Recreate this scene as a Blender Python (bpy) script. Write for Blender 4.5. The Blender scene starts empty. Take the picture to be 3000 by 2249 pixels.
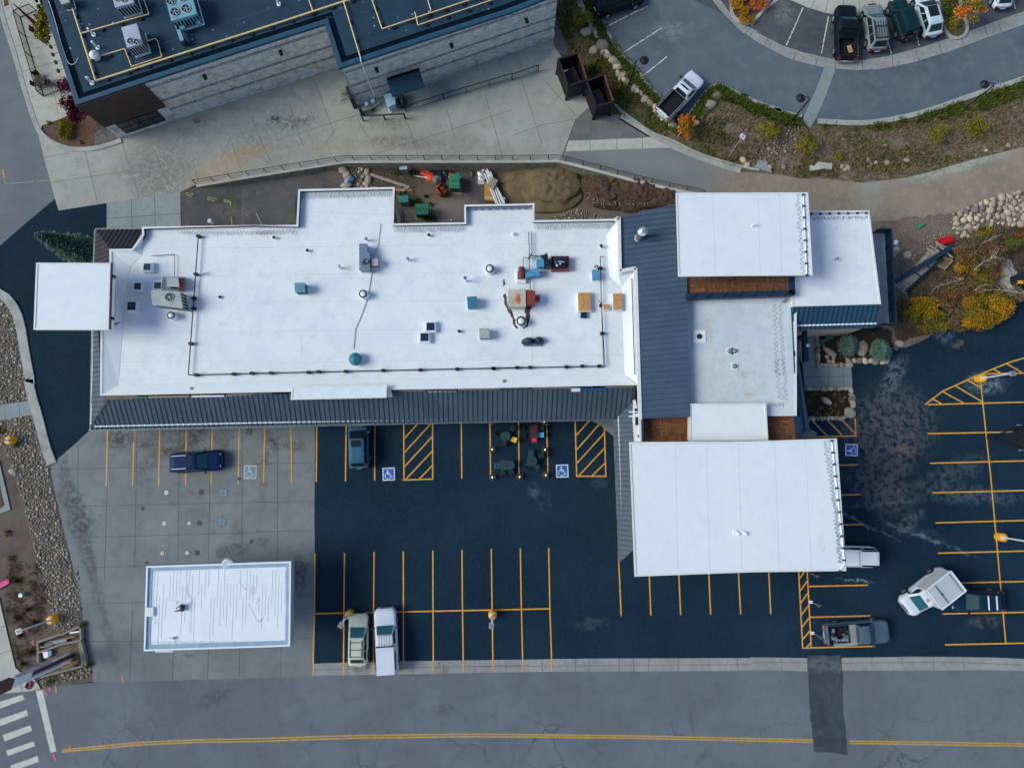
import bpy, bmesh, math, random
from mathutils import Vector, Matrix, noise
from mathutils.geometry import tessellate_polygon
R = math.radians
random.seed(7)
S = bpy.context.scene
COL = S.collection
# ------------------------------------------------------------ camera
CAMH, FPX, TILT = 66.0, 2083.0, math.atan(216/2083)
cd = bpy.data.cameras.new('camera'); cam = bpy.data.objects.new('camera', cd); COL.objects.link(cam)
cam.location = (0, 0, CAMH); cam.rotation_euler = (TILT, 0, 0)
cd.sensor_width = 36; cd.lens = 36*FPX/3000; cd.clip_end = 6000; cd.clip_start = .5
S.camera = cam
# ------------------------------------------------------------ sky and sun
SUN_EL, SUN_AZ = 40, 268      # compass azimuth of the sun (0 = +Y, clockwise)
w = bpy.data.worlds.new('World'); S.world = w; w.use_nodes = True
nt = w.node_tree; bg = nt.nodes['Background']
sky = nt.nodes.new('ShaderNodeTexSky'); sky.sky_type = 'NISHITA'; sky.sun_disc = False
sky.sun_elevation = R(SUN_EL); sky.sun_rotation = R(SUN_AZ); sky.altitude = 2500; sky.dust_density = 2.5; sky.air_density = 1.1; sky.ozone_density = .6
nt.links.new(sky.outputs[0], bg.inputs[0]); bg.inputs[1].default_value = .09
sl = bpy.data.lights.new('sun', 'SUN'); so = bpy.data.objects.new('sun', sl); COL.objects.link(so)
sl.energy = 1.46; sl.angle = R(30); sl.color = (.97, 1, .9)
d = Vector((math.sin(R(SUN_AZ))*math.cos(R(SUN_EL)), math.cos(R(SUN_AZ))*math.cos(R(SUN_EL)), math.sin(R(SUN_EL))))
so.rotation_euler = (-d).to_track_quat('-Z', 'Y').to_euler()
S.render.engine = 'CYCLES'
S.view_settings.view_transform = 'Standard'; S.view_settings.look = 'None'; S.view_settings.gamma = 1
S.view_settings.exposure = .9
S.cycles.max_bounces = 5
# ------------------------------------------------------------ survey: picture readings to ground metres
TL = dict(F=(0,0,1.3562), a=(0,0,.3618), b=(700,0,.3618), c=(1500,0,.3618), d=(2200,0,.3618),
          e=(0,550,.3618), f=(750,450,.3618), g=(1400,500,.3618), h=(2200,500,.3618),
          i=(0,1100,.3618), j=(750,1050,.3618), k=(1400,1050,.3618), l=(2200,1050,.3618),
          m=(0,1649,.3618), n=(750,1649,.3618), o=(1400,1649,.3618), p=(2200,1549,.3618),
          s=(1450,1110,.18091), t=(980,470,.22604), u=(0,1820,.14473), v=(2300,880,.13568),
          w=(2560,640,.199), x=(1340,720,.16282), y=(0,0,.19293), z=(2600,1640,.18091), P=(0,0,1))
ct, st_ = math.cos(TILT), math.sin(TILT)
def W(k, x, y, z=0.0):
    ox, oy, s = TL[k]; u, v = ox+x*s, oy+y*s
    a, b, c = (u-1500)/FPX, -(v-1124.5)/FPX, -1.0
    dx, dy, dz = a, b*ct-c*st_, b*st_+c*ct
    t = (z-CAMH)/dz
    return Vector((dx*t, dy*t, z))
def Ws(spec, z=0.0):
    """'a 10,20 30,40 b 5,6' -> list of points on the plane z"""
    out = []; k = None
    for tok in spec.split():
        if tok.isalpha(): k = tok
        else:
            x, y = tok.split(','); out.append(W(k, float(x), float(y), z))
    return out
# ------------------------------------------------------------ pit (sunken back yard) depth along X
def wx(u, v=520): return W('P', u, v).x
PIT = [(wx(528),0), (wx(575),-.12), (wx(700),-.85), (wx(1000),-.9), (wx(1100),-1.4), (wx(1206),-2.0), (wx(1500),-1.9),
       (wx(1750),-1.7), (wx(1860),-1.35), (wx(1980),-.9), (wx(2060),-.6)]
def pz(X):
    if X <= PIT[0][0]: return 0
    for (x0,z0),(x1,z1) in zip(PIT, PIT[1:]):
        if X <= x1: return z0+(z1-z0)*(X-x0)/(x1-x0)
    return PIT[-1][1]
def Wp(k, x, y, h=0.0):
    z = -1
    for _ in range(6): z = pz(W(k,x,y,z+h).x)
    return W(k, x, y, z+h)
# ------------------------------------------------------------ materials
def lnk(nt, a, b): nt.links.new(a, b)
def mat(name, c, c2=None, sc=.6, rough=.8, metal=0, c3=None, sc3=8, a3=.5, bump=0, bsc=20, blobs=None, bcol=(.03,.03,.03), extra=None, rand=0, spec=.4, coat=0, lo=.35, hi=.65, emit=0, wave=None, cracks=None, objc=False, nr=(.33,.62,2.2)):
    m = bpy.data.materials.new(name); m.use_nodes = True; nt = m.node_tree; N = nt.nodes
    b = N['Principled BSDF']; b.inputs['Roughness'].default_value = rough; b.inputs['Metallic'].default_value = metal
    b.inputs['Specular IOR Level'].default_value = spec; b.inputs['Coat Weight'].default_value = coat; b.inputs['Coat Roughness'].default_value = .06
    if objc: g = N.new('ShaderNodeTexCoord'); pos = g.outputs['Object']
    else: g = N.new('ShaderNodeNewGeometry'); pos = g.outputs['Position']
    def rgb(c):
        n = N.new('ShaderNodeRGB'); n.outputs[0].default_value = (*c[:3], 1); return n.outputs[0]
    def mix(f, A, B, mode='MIX'):
        n = N.new('ShaderNodeMix'); n.data_type = 'RGBA'; n.blend_type = mode
        if isinstance(f, (int, float)): n.inputs[0].default_value = f
        else: lnk(nt, f, n.inputs[0])
        lnk(nt, A, n.inputs[6]); lnk(nt, B, n.inputs[7]); return n.outputs[2]
    def nz(s, det=6, dist=0, ro=.6):
        n = N.new('ShaderNodeTexNoise'); n.inputs['Scale'].default_value = s; n.inputs['Detail'].default_value = det
        n.inputs['Roughness'].default_value = ro; n.inputs['Distortion'].default_value = dist; lnk(nt, pos, n.inputs['Vector']); return n
    def mr(v, a, b_, c_=0, d_=1, smooth=True):
        n = N.new('ShaderNodeMapRange'); n.inputs[1].default_value = a; n.inputs[2].default_value = b_; n.inputs[3].default_value = c_; n.inputs[4].default_value = d_
        if smooth: n.interpolation_type = 'SMOOTHSTEP'
        lnk(nt, v, n.inputs[0]); return n.outputs[0]
    def mth(op, A, B):
        n = N.new('ShaderNodeMath'); n.operation = op
        for i, q in enumerate((A, B)):
            if isinstance(q, (int, float)): n.inputs[i].default_value = q
            else: lnk(nt, q, n.inputs[i])
        return n.outputs[0]
    col = rgb(c)
    if c2: col = mix(mr(nz(sc).outputs[0], lo, hi), col, rgb(c2))
    if c3: col = mix(mth('MULTIPLY', mr(nz(sc3, 4).outputs[0], .45, .7), a3), col, rgb(c3))
    if rand:
        at = N.new('ShaderNodeAttribute'); at.attribute_name = 'rnd'
        col = mix(at.outputs['Fac'], col, rgb(rand))
        hs = N.new('ShaderNodeHueSaturation'); lnk(nt, col, hs.inputs['Color'])
        at2 = N.new('ShaderNodeAttribute'); at2.attribute_name = 'rnd2'
        lnk(nt, mr(at2.outputs['Fac'], 0, 1, .55, 1.35, False), hs.inputs['Value']); col = hs.outputs[0]
    if wave:                       # (scale, angle, colour, width)
        mp = N.new('ShaderNodeMapping'); mp.inputs['Rotation'].default_value = (0, 0, wave[1]); lnk(nt, pos, mp.inputs[0])
        wv = N.new('ShaderNodeTexWave'); wv.inputs['Scale'].default_value = wave[0]; wv.inputs['Distortion'].default_value = wave[4] if len(wave) > 4 else 0; lnk(nt, mp.outputs[0], wv.inputs['Vector'])
        col = mix(mr(wv.outputs['Fac'], 1-wave[3], 1), col, rgb(wave[2]))
    if cracks:                     # (cell scale, width, colour, amount)
        nn = nz(.9, 3); va = N.new('ShaderNodeVectorMath'); va.operation = 'SCALE'; va.inputs[3].default_value = .9; lnk(nt, nn.outputs['Color'], va.inputs[0])
        vb = N.new('ShaderNodeVectorMath'); lnk(nt, pos, vb.inputs[0]); lnk(nt, va.outputs[0], vb.inputs[1])
        vo = N.new('ShaderNodeTexVoronoi'); vo.feature = 'DISTANCE_TO_EDGE'; vo.inputs['Scale'].default_value = cracks[0]; lnk(nt, vb.outputs[0], vo.inputs['Vector'])
        f = mth('MULTIPLY', mr(vo.outputs[0], cracks[1], 0), mth('MULTIPLY', mr(nz(.16, 2).outputs[0], .42, .62), cracks[3]))
        if len(cracks) > 4:
            sx = N.new('ShaderNodeSeparateXYZ'); lnk(nt, pos, sx.inputs[0]); f = mth('MULTIPLY', f, mr(sx.outputs[1], cracks[4], cracks[4]-3, .25, 1))
        col = mix(f, col, rgb(cracks[2]))
    if blobs:                      # stains at known spots: (point, rx, ry, rot, strength[, colour])
        wob = N.new('ShaderNodeVectorMath'); wob.operation = 'SCALE'; wob.inputs[3].default_value = 1.1; lnk(nt, nz(1.3, 5).outputs['Color'], wob.inputs[0])
        off = N.new('ShaderNodeVectorMath'); lnk(nt, pos, off.inputs[0]); lnk(nt, wob.outputs[0], off.inputs[1])
        o2 = N.new('ShaderNodeVectorMath'); o2.operation = 'SUBTRACT'; lnk(nt, off.outputs[0], o2.inputs[0]); o2.inputs[1].default_value = (.55, .55, .55)
        nm = mr(nz(nr[2], 8, .5, .7).outputs[0], nr[0], nr[1])
        for bl in blobs:
            p, rx, ry, ro, stg = bl[:5]
            mp = N.new('ShaderNodeMapping'); mp.vector_type = 'TEXTURE'; mp.inputs['Location'].default_value = (p.x, p.y, 0)
            mp.inputs['Rotation'].default_value = (0, 0, ro); mp.inputs['Scale'].default_value = (rx, ry, 1e4); lnk(nt, o2.outputs[0], mp.inputs[0])
            ln = N.new('ShaderNodeVectorMath'); ln.operation = 'LENGTH'; lnk(nt, mp.outputs[0], ln.inputs[0])
            fc = mth('MULTIPLY', mr(ln.outputs['Value'], 1, .3), stg)
            if len(bl) <= 6: fc = mth('MULTIPLY', fc, nm)
            col = mix(fc, col, rgb(bl[5] if len(bl) > 5 and bl[5] else bcol))
    lnk(nt, col, b.inputs['Base Color'])
    if bump:
        bp = N.new('ShaderNodeBump'); bp.inputs['Strength'].default_value = bump; bp.inputs['Distance'].default_value = .03
        lnk(nt, nz(bsc, 3).outputs[0], bp.inputs['Height']); lnk(nt, bp.outputs[0], b.inputs['Normal'])
    if emit: b.inputs['Emission Color'].default_value = (*c[:3], 1); b.inputs['Emission Strength'].default_value = emit
    return m
def hx(s):
    s = s.lstrip('#'); o = []
    for q in (0,2,4):
        v = int(s[q:q+2],16)/255; o.append(v/12.92 if v <= .04045 else ((v+.055)/1.055)**2.4)
    return o
# ------------------------------------------------------------ mesh building
class MB:
    def __init__(s): s.v=[]; s.f=[]; s.m=[]; s.r=[]; s.r2=[]; s.sm=[]
    def add(s, vs, fs, m=0, r=0.0, r2=.5, sm=False):
        o = len(s.v); s.v += [tuple(q) for q in vs]
        for f in fs: s.f.append([o+q for q in f]); s.m.append(m); s.r.append(r); s.r2.append(r2); s.sm.append(sm)
        return s
    def poly(s, pts, m=0):
        """flat outline, cut into triangles (keeps concave outlines right)"""
        pts = [Vector(q) for q in pts]
        t = tessellate_polygon([pts])
        n = (pts[t[0][1]]-pts[t[0][0]]).cross(pts[t[0][2]]-pts[t[0][0]]) if t else Vector((0,0,1))
        s.add(pts, [tuple(q) if n.z >= 0 else tuple(reversed(q)) for q in t], m); return s
    def slab(s, pts, z0, z1, m=0, ms=None, bottom=False):
        """prism over a plan outline between heights z0 and z1"""
        if ms is None: ms = m
        xy = [(q[0], q[1]) for q in pts]; n = len(xy)
        ar = sum(xy[i][0]*xy[(i+1)%n][1]-xy[(i+1)%n][0]*xy[i][1] for i in range(n))
        if ar < 0: xy = xy[::-1]
        s.poly([(x,y,z1) for x,y in xy], m)
        s.add([(x,y,z0) for x,y in xy]+[(x,y,z1) for x,y in xy], [(i,(i+1)%n,n+(i+1)%n,n+i) for i in range(n)], ms)
        if bottom: s.poly([(x,y,z0) for x,y in xy], m)
        return s
    def hull(s, bot, top, m=0, ms=None, r=0.0, cap=True):
        n = len(bot)
        s.add(list(bot)+list(top), [(i,(i+1)%n,n+(i+1)%n,n+i) for i in range(n)], m if ms is None else ms, r)
        if cap: s.add(list(top), [tuple(range(n))], m, r); s.add(list(bot), [tuple(range(n-1,-1,-1))], m, r)
        return s
    def box(s, c, sz, rz=0, m=0, M=None, r=0.0, r2=.5):
        x,y,z = sz[0]/2, sz[1]/2, sz[2]/2
        T = M if M is not None else Matrix.Translation(Vector(c)) @ Matrix.Rotation(rz,4,'Z')
        vs = [T @ Vector(q) for q in ((-x,-y,-z),(x,-y,-z),(x,y,-z),(-x,y,-z),(-x,-y,z),(x,-y,z),(x,y,z),(-x,y,z))]
        s.add(vs, [(0,3,2,1),(4,5,6,7),(0,1,5,4),(1,2,6,5),(2,3,7,6),(3,0,4,7)], m, r, r2); return s
    def beam(s, a, b, w_, h_, m=0, r=0.0):
        a, b = Vector(a), Vector(b); d_ = b-a; L = d_.length
        if L < 1e-5: return s
        T = Matrix.Translation((a+b)/2) @ d_.to_track_quat('X','Z').to_matrix().to_4x4()
        return s.box(None, (L, w_, h_), M=T, m=m, r=r)
    def cyl(s, a, b, r0, r1=None, n=12, m=0, cap=True, sm=True):
        a, b = Vector(a), Vector(b); r1 = r0 if r1 is None else r1
        q = (b-a).to_track_quat('Z','Y')
        ring = [q @ Vector((math.cos(2*math.pi*k/n), math.sin(2*math.pi*k/n), 0)) for k in range(n)]
        s.add([a+v*r0 for v in ring]+[b+v*r1 for v in ring], [(k,(k+1)%n,n+(k+1)%n,n+k) for k in range(n)], m, sm=sm)
        if cap:
            if r1 > 1e-4: s.add([b+v*r1 for v in ring], [tuple(range(n))], m)
            if r0 > 1e-4: s.add([a+v*r0 for v in ring], [tuple(range(n-1,-1,-1))], m)
        return s
    def tube(s, pts, r, n=6, m=0):
        for a, b in zip(pts, pts[1:]): s.cyl(a, b, r, n=n, m=m)
        return s
    def lathe(s, c, prof, n=20, m=0):
        vs = []; c = Vector(c)
        for r_, z_ in prof: vs += [c+Vector((r_*math.cos(2*math.pi*k/n), r_*math.sin(2*math.pi*k/n), z_)) for k in range(n)]
        fs = [(j*n+k, j*n+(k+1)%n, (j+1)*n+(k+1)%n, (j+1)*n+k) for j in range(len(prof)-1) for k in range(n)]
        return s.add(vs, fs, m, sm=True)
    def ribbon(s, pts, wd, z, m=0):
        """flat painted stripe along points"""
        P = [Vector((q[0],q[1],0)) for q in pts]; L=[]; Rr=[]
        for i,q in enumerate(P):
            t = (P[min(i+1,len(P)-1)]-P[max(i-1,0)]).normalized(); nn = Vector((-t.y,t.x,0))*wd/2
            L.append((q.x+nn.x,q.y+nn.y,z)); Rr.append((q.x-nn.x,q.y-nn.y,z))
        n=len(P); return s.add(Rr+L, [(i,i+1,n+i+1,n+i) for i in range(n-1)], m)
    def build(s, name, mats, parent=None, smooth=False):
        me = bpy.data.meshes.new(name); ofs = Vector((0,0,0))
        if parent is not None:
            p = parent
            while p: ofs += p.location; p = p.parent
        me.from_pydata([(x-ofs.x,y-ofs.y,z-ofs.z) for x,y,z in s.v], [], s.f)
        if not isinstance(mats, (list,tuple)): mats = [mats]
        for q in mats: me.materials.append(q)
        me.polygons.foreach_set('material_index', s.m)
        me.polygons.foreach_set('use_smooth', [True]*len(s.f) if smooth else s.sm)
        if any(s.r) or any(x != .5 for x in s.r2):
            for nm, arr in (('rnd', s.r), ('rnd2', s.r2)):
                at = me.attributes.new(nm, 'FLOAT', 'FACE'); at.data.foreach_set('value', arr)
        me.update()
        o = bpy.data.objects.new(name, me); COL.objects.link(o)
        if parent is not None: o.parent = parent
        return o
def tag(o, label=None, cat=None, group=None, kind=None):
    if label: o['label'] = label
    if cat: o['category'] = cat
    if group: o['group'] = group
    if kind: o['kind'] = kind
    return o
def thing(name, label, cat, loc=(0,0,0), group=None):
    o = bpy.data.objects.new(name, None); COL.objects.link(o); o.location = loc; o.empty_display_size = .3
    return tag(o, label, cat, group)
def recentre(o, loc):
    loc = Vector(loc); o.data.transform(Matrix.Translation(-loc)); o.location = loc; return o
def struct(o): o['kind'] = 'structure'; return o
def copy_tree(o, parent=None):
    c = o.copy(); COL.objects.link(c); c.parent = parent
    for ch in list(KIDS(o)): copy_tree(ch, c)
    return c
def KIDS(o): return [q for q in bpy.data.objects if q.parent is o]
def inpoly(x, y, P):
    c = False; j = len(P)-1
    for i in range(len(P)):
        if (P[i][1] > y) != (P[j][1] > y) and x < (P[j][0]-P[i][0])*(y-P[i][1])/(P[j][1]-P[i][1])+P[i][0]: c = not c
        j = i
    return c
def lerp(a, b, t): return Vector(a)*(1-t)+Vector(b)*t
def resample(P, n):
    P = [Vector(q) for q in P]; L = [0]
    for a, b in zip(P, P[1:]): L.append(L[-1]+(b-a).length)
    out = []
    for i in range(n):
        t = L[-1]*i/(n-1); k = 0
        while k < len(L)-2 and L[k+1] < t: k += 1
        out.append(P[k].lerp(P[k+1], (t-L[k])/max(1e-6, L[k+1]-L[k])))
    return out
def smooth(P, it=2):
    P = [Vector(q) for q in P]
    for _ in range(it):
        Q = [P[0]]
        for a, b in zip(P, P[1:]): Q += [a.lerp(b,.25), a.lerp(b,.75)]
        Q.append(P[-1]); P = Q
    return P
# ------------------------------------------------------------ palette (picture tone -> surface colour under this sky)
ILL = (.77, .9, 1.05)
def T(s): return [min(.85, q/i) for q, i in zip(hx(s), ILL)]
P0 = lambda k,x,y: W(k,x,y,0)
def B(k,x,y,rx,ry=None,rot=0,s=.8,c=None,raw=None):
    t = (W(k,x,y), rx, ry or rx, R(rot), s, c)
    return t+(1,) if raw else t
M = {}
M['lot'] = mat('black_sealed_asphalt', T('10273a'), T('172f43'), .12, .85, c3=T('213a4b'), sc3=3, a3=.35, bump=.3, bsc=30, spec=.1, nr=(.40,.59,1.8),
  blobs=[B('l',1120,560,6.0,5.0,20,.95,T('525660')), B('l',1080,900,5,3.2,60,.9,T('4a525c')), B('l',920,1000,3,1.6,-25,.8,T('4d5862')), B('l',1600,950,6,1.6,25,.75,T('44525e')),
   B('l',1120,1120,3,2.6,0,.85,T('555a60')), B('l',1150,150,3,1.2,60,.8,T('5a6c7c')), B('l',1300,1400,4,.9,-15,.55,T('43566a')), B('l',1290,1310,2.2,.8,35,.7,T('5b6670')),
   B('l',1800,1110,6,1.2,-3,.6,T('4c6074')), B('l',1900,200,2.4,1.4,0,.8,T('6f8898')), B('l',1240,740,1.6,.9,0,.7,T('6a5f55')),
   B('k',450,1070,.8,.9,0,.35,T('5a7388')), B('k',530,1150,1.0,1.8,30,.22,T('48617a')), B('k',980,1000,1.2,.8,0,.3,T('4a6070')), B('j',1500,1300,9,5,0,.12,T('2c4456')), B('n',600,150,6,4,0,.12,T('0a1c2a')), B('o',900,250,5,6,0,.12,T('2c4254')), B('p',300,900,4,3,0,.2,T('2c4254')), B('l',1400,1450,6,.25,-20,.6,T('6a8496')), B('l',900,1330,5,.2,-25,.6,T('6a8496')), B('p',850,420,2.4,.15,-5,.7,T('7a94a6')), B('l',1000,1180,9,.3,5,.5,T('54697c')),
   B('o',920,490,2.2,.7,10,.35,T('4a6072')), B('p',1900,750,2.4,.7,0,.55,T('5f666c')), B('h',1560,1330,1.2,1.6,50,.6,T('4f687e')), B('h',1680,1400,.8,.5,30,.7,T('6a5c50'))])
M['lot_w'] = mat('black_asphalt_drive', T('0e2436'), T('142c3e'), .15, .85, c3=T('1e3646'), sc3=2.4, a3=.3, bump=.3, bsc=30, spec=.1)
M['street'] = mat('weathered_road_asphalt', T('57636f'), T('606c7b'), .15, .85, c3=T('4c5764'), sc3=.9, a3=.4, bump=.6, bsc=12, cracks=(.34,.028,T('3b454f'),.8,W('n',0,1150).y),
  blobs=[B('m',1740,1080,3,1.2,25,.6,T('363f4a')), B('n',1540,1190,1.4,.8,0,.6,T('3a424c')), B('p',1850,1400,9,9,0,.5,T('64737f')), B('o',1410,1560,4.4,5,0,.5,T('60727c')), B('p',100,1500,9,6,80,.45,T('60727c')), B('m',1300,1250,3,9,-30,.4,T('47525f'))])
M['street_l'] = mat('smooth_street_asphalt', T('5a6672'), T('66727e'), .2, .85, c3=T('505b66'), sc3=6, a3=.4, bump=.3)
M['lot_n'] = mat('grey_lot_asphalt', T('48596a'), T('536373'), .12, .85, c3=T('687380'), sc3=.7, a3=.35, bump=.3,
  blobs=[B('c',1280,250,2.2,1.4,0,.6,T('7a848e')), B('c',1000,350,3,2,40,.4,T('68727c')), B('d',260,100,1.5,1.8,0,.5,T('7a828a'))])
M['stall'] = mat('dark_stall_asphalt', T('3d4550'), T('48505b'), .3, .85, c3=T('58606a'), sc3=1.5, a3=.4, bump=.3, blobs=[B('d',260,100,1.5,1.8,0,.5,T('7a828a')), B('d',655,260,.35,.5,0,1,T('20242a'))])
M['patch'] = mat('road_patch_asphalt', T('2b3843'), T('36434e'), .3, .85, c3=T('4c5862'), sc3=1.5, a3=.4, blobs=[B('p',590,1090,3.6,1,0,.8,T('5e6872'))])
M['conc'] = mat('old_forecourt_concrete', T('66737a'), T('727f87'), .18, .85, c3=T('59636a'), sc3=1.1, a3=.5, bump=.25,
  blobs=[B('i',650,1190,1.6,1.9,0,1,T('3c4145')), B('i',580,1000,1.5,2.2,30,.95,T('44494c')), B('i',530,800,.8,2.4,10,.8,T('474c50')), B('i',690,1380,1.1,2.4,10,.85,T('454a4e')), B('i',740,1540,.7,2.6,15,.8,T('4a4f53')),
   B('m',760,150,.6,3,12,.7,T('4a5054')), B('m',830,380,.6,3.5,12,.6,T('4c5256')), B('m',900,650,.7,3.5,15,.5,T('505659')), B('i',970,510,2.1,1.3,0,.95,T('3a3d40')), B('i',1360,520,4,2.2,0,.55,T('45484a')), B('i',1580,500,2,1.2,40,.9,T('3f4245')),
   B('i',1200,560,1.2,1,0,.8,T('484b4d')), B('i',1220,700,1.4,.9,60,.7,T('4c5052')), B('i',1820,510,1.4,1.2,0,.8,T('484b4e')), B('i',1380,610,1.8,.8,30,.8,T('3b3e41')), B('j',130,670,.9,1.6,30,1,T('3c3f42')), B('j',310,710,1.7,.8,0,.9,T('4a4642')), B('j',75,820,.5,1,0,.9,T('3c4043')),
   B('i',1900,1410,2,1.1,0,.75,T('474c50')), B('i',1920,1240,.8,1.4,0,.6,T('4e5357')), B('i',1150,810,1.2,2,35,.5,T('50565a')), B('n',350,40,1.4,1.2,0,.8,T('40464a')), B('n',350,150,.8,2.6,0,.6,T('474d52')), B('m',1530,750,.5,.4,0,.9,T('33383c')), B('j',60,1060,.5,2.4,5,.6,T('50565a')), B('j',40,1480,1.2,.7,20,.6,T('4d5357'))])
M['conc2'] = mat('alley_concrete', T('87908f'), T('969fa0'), .15, .85, c3=T('7a8384'), sc3=.9, a3=.55, bump=.2,
  blobs=[B('a',1290,1400,5.5,4,-10,.85,T('666d6d')), B('a',1500,1200,8,3.5,15,.5,T('737c80')), B('a',1850,1330,6,1.6,25,.75,T('96866f')), B('b',300,1090,7,4,10,.6,T('687379')), B('b',300,965,1.0,.6,0,1,T('20272c')), B('b',480,980,2.5,1,12,.7,T('4a5358')), B('b',860,780,.6,.9,10,1,T('342f2d')), B('b',900,1180,8,.7,0,.7,T('8f8873')),
   B('b',60,1240,4,1,12,.6,T('8c8063')), B('b',1350,1150,5,.9,-3,.8,T('665f5e')), B('b',1750,1190,4,1.5,10,.55,T('74757a')), B('b',1600,1100,7,2,15,.4,T('798285')), B('b',1150,1000,5,1.4,8,.5,T('807d78')), B('c',150,900,5,6,0,.35,T('8c979b')), B('b',1250,1010,1.6,.7,0,.6,T('6b6866')), B('a',1590,975,.5,.4,0,.8,T('55423c'))])
M['walk'] = mat('pale_sidewalk_concrete', T('98a2a0'), T('a6afae'), .3, .85, c3=T('88918f'), sc3=2, a3=.4, bump=.15)
M['walk_b'] = mat('blue_grey_slab_concrete', T('758790'), T('82939b'), .35, .85, c3=T('68797f'), sc3=2, a3=.35, bump=.15)
M['kerb'] = mat('kerb_concrete', T('8a9599'), T('9ba5a8'), .5, .85, c3=T('727d80'), sc3=1.6, a3=.5, bump=.15)
M['gutter'] = mat('gutter_pan_concrete', T('7d868d'), T('8c959b'), .4, .85, c3=T('6a737a'), sc3=2.2, a3=.5, blobs=[B('n',870,850,1.3,.7,0,.9,T('464c50')), B('n',1510,850,1.2,1,30,.6,T('505659'))])
M['joint'] = mat('joint_grey', T('505b62'), rough=.95)  # plain dark grey of slab joints and cover frames
M['joint2'] = mat('joint_dirt', T('626c70'), rough=.95)
M['sandroad'] = mat('dusty_road', T('86827b'), T('77756f'), .25, .95, c3=T('8f8a80'), sc3=1.4, a3=.6, bump=.5, bsc=9,
  blobs=[B('c',1200,1330,9,3.2,-17,1,T('667079'),1), B('c',700,1270,8,2.2,-8,.95,T('67717a'),1), B('c',1000,1260,9,2.0,-14,.9,T('727c84'),1), B('d',980,1500,1.8,1.3,0,.9,T('8aa09b')), B('d',960,1610,1.4,1.8,0,.7,T('8a9f9a')), B('d',1700,1330,8,.9,17,.8,T('98a9a8')), B('d',0,1490,6,2.4,0,.5,T('6f6f6d')), B('h',700,170,9,3,0,.5,T('6d6d69'))])
M['apron'] = mat('enclosure_asphalt', T('5a5c62'), T('666a70'), .3, .9, c3=T('75787c'), sc3=1, a3=.4)
M['soil'] = mat('bare_hill_soil', T('57524a'), T('69645c'), .35, .95, c3=T('857d70'), sc3=2.4, a3=.8, bump=1, bsc=6)
M['grassy'] = mat('hillside_turf', T('3c4426'), T('57512f'), .35, .95, c3=T('66604f'), sc3=1.6, a3=.8, bump=1, bsc=6)
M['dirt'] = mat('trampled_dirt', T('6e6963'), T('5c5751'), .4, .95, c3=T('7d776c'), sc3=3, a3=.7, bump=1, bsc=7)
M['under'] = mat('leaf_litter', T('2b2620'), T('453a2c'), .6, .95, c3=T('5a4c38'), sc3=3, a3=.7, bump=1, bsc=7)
M['bed'] = mat('west_bed_dirt', T('5b5956'), T('4d4a47'), .5, .95, c3=T('655b4c'), sc3=1.2, a3=.7, bump=.8, bsc=9)
M['mulch'] = mat('dark_mulch', T('211d1c'), T('2d2521'), .9, .95, c3=T('3c2f28'), sc3=5, a3=.7, bump=1, bsc=14)
M['mulch_r'] = mat('red_mulch', T('4a3732'), T('5a453c'), .9, .95, c3=T('6a564c'), sc3=5, a3=.7, bump=1, bsc=14)
M['gravel'] = mat('dark_gravel', T('454b50'), T('565c60'), 2.5, .95, c3=T('70767a'), sc3=7, a3=.8, bump=1, bsc=14)
M['pit'] = mat('back_yard_asphalt', T('474b51'), T('52565c'), .25, .9, c3=T('62605f'), sc3=1.4, a3=.5, bump=.4,
  blobs=[(W('f',1150,260), 9,5.4,0,1,T('514c47'),1), (W('f',1400,420), 5,5,0,1,T('5c5550'),1), (W('f',1550,450),5,2.4,0,.9,T('7f7f7b'),1), (W('c',60,1440),3.4,6,0,1,T('5d5446'),1), (W('c',300,1560),7,5,0,.9,T('5a5142'),1), (W('f',560,200),3,4,0,.6,T('3f4045')), (W('e',1850,180),3,1.2,0,.7,T('6b6a68')), (W('f',500,420),4,1.2,5,.7,T('6c655c')), (W('f',600,130),3,1,15,.7,T('6a625a')), (W('g',700,350),8,2,0,1,T('6a645a'),1)])
M['yellow'] = mat('yellow_paint', T('d8952a'), T('e2a438'), 3, .65, c3=T('8a6c38'), sc3=7, a3=.6)
M['yellow_o'] = mat('worn_yellow_paint', T('b98a44'), T('cf9a40'), 3, .65, c3=T('94825c'), sc3=6, a3=.7)
M['yellow_r'] = mat('road_centre_paint', T('a88a42'), T('b5944a'), 2, .7, c3=T('7c7458'), sc3=5, a3=.8)
M['white_p'] = mat('white_road_paint', T('b7c3c4'), T('a7b3b6'), 1.5, .7, c3=T('808a8e'), sc3=8, a3=.55)
M['white_f'] = mat('flaking_white_paint', T('b2bac0'), T('5c6670'), 3.5, .7, lo=.5, hi=.62)
# ------------------------------------------------------------ ground and paving
SH = []
def sheet(name, pts, z, m, lines=(), lw=.05, lm='joint', sm=0, rough=0):
    if isinstance(pts, str): pts = Ws(pts)
    if rough:
        L = sum((b-a).length for a, b in zip(pts, pts[1:]+pts[:1])); P2 = resample(pts+[pts[0]], int(L/.3))[:-1]
        pts = [p+Vector((noise.noise(Vector((p.x*.9,p.y*.9,z*50)))+.5*noise.noise(Vector((p.x*3,p.y*3,7))), noise.noise(Vector((p.x*.9,p.y*.9,31)))+.5*noise.noise(Vector((p.x*3,p.y*3,17))), 0))*rough for p in P2]
    if sm: pts = smooth(pts+[pts[0]], sm)[:-1]
    q = MB(); q.poly([(p.x,p.y,z) for p in pts], 0)
    for n_, l in enumerate(lines):
        q.ribbon(Ws(l), lw, z+.004+.0007*(n_ % 4), 1)
    o = struct(q.build(name, [M[m], M[lm]])); return o
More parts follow.
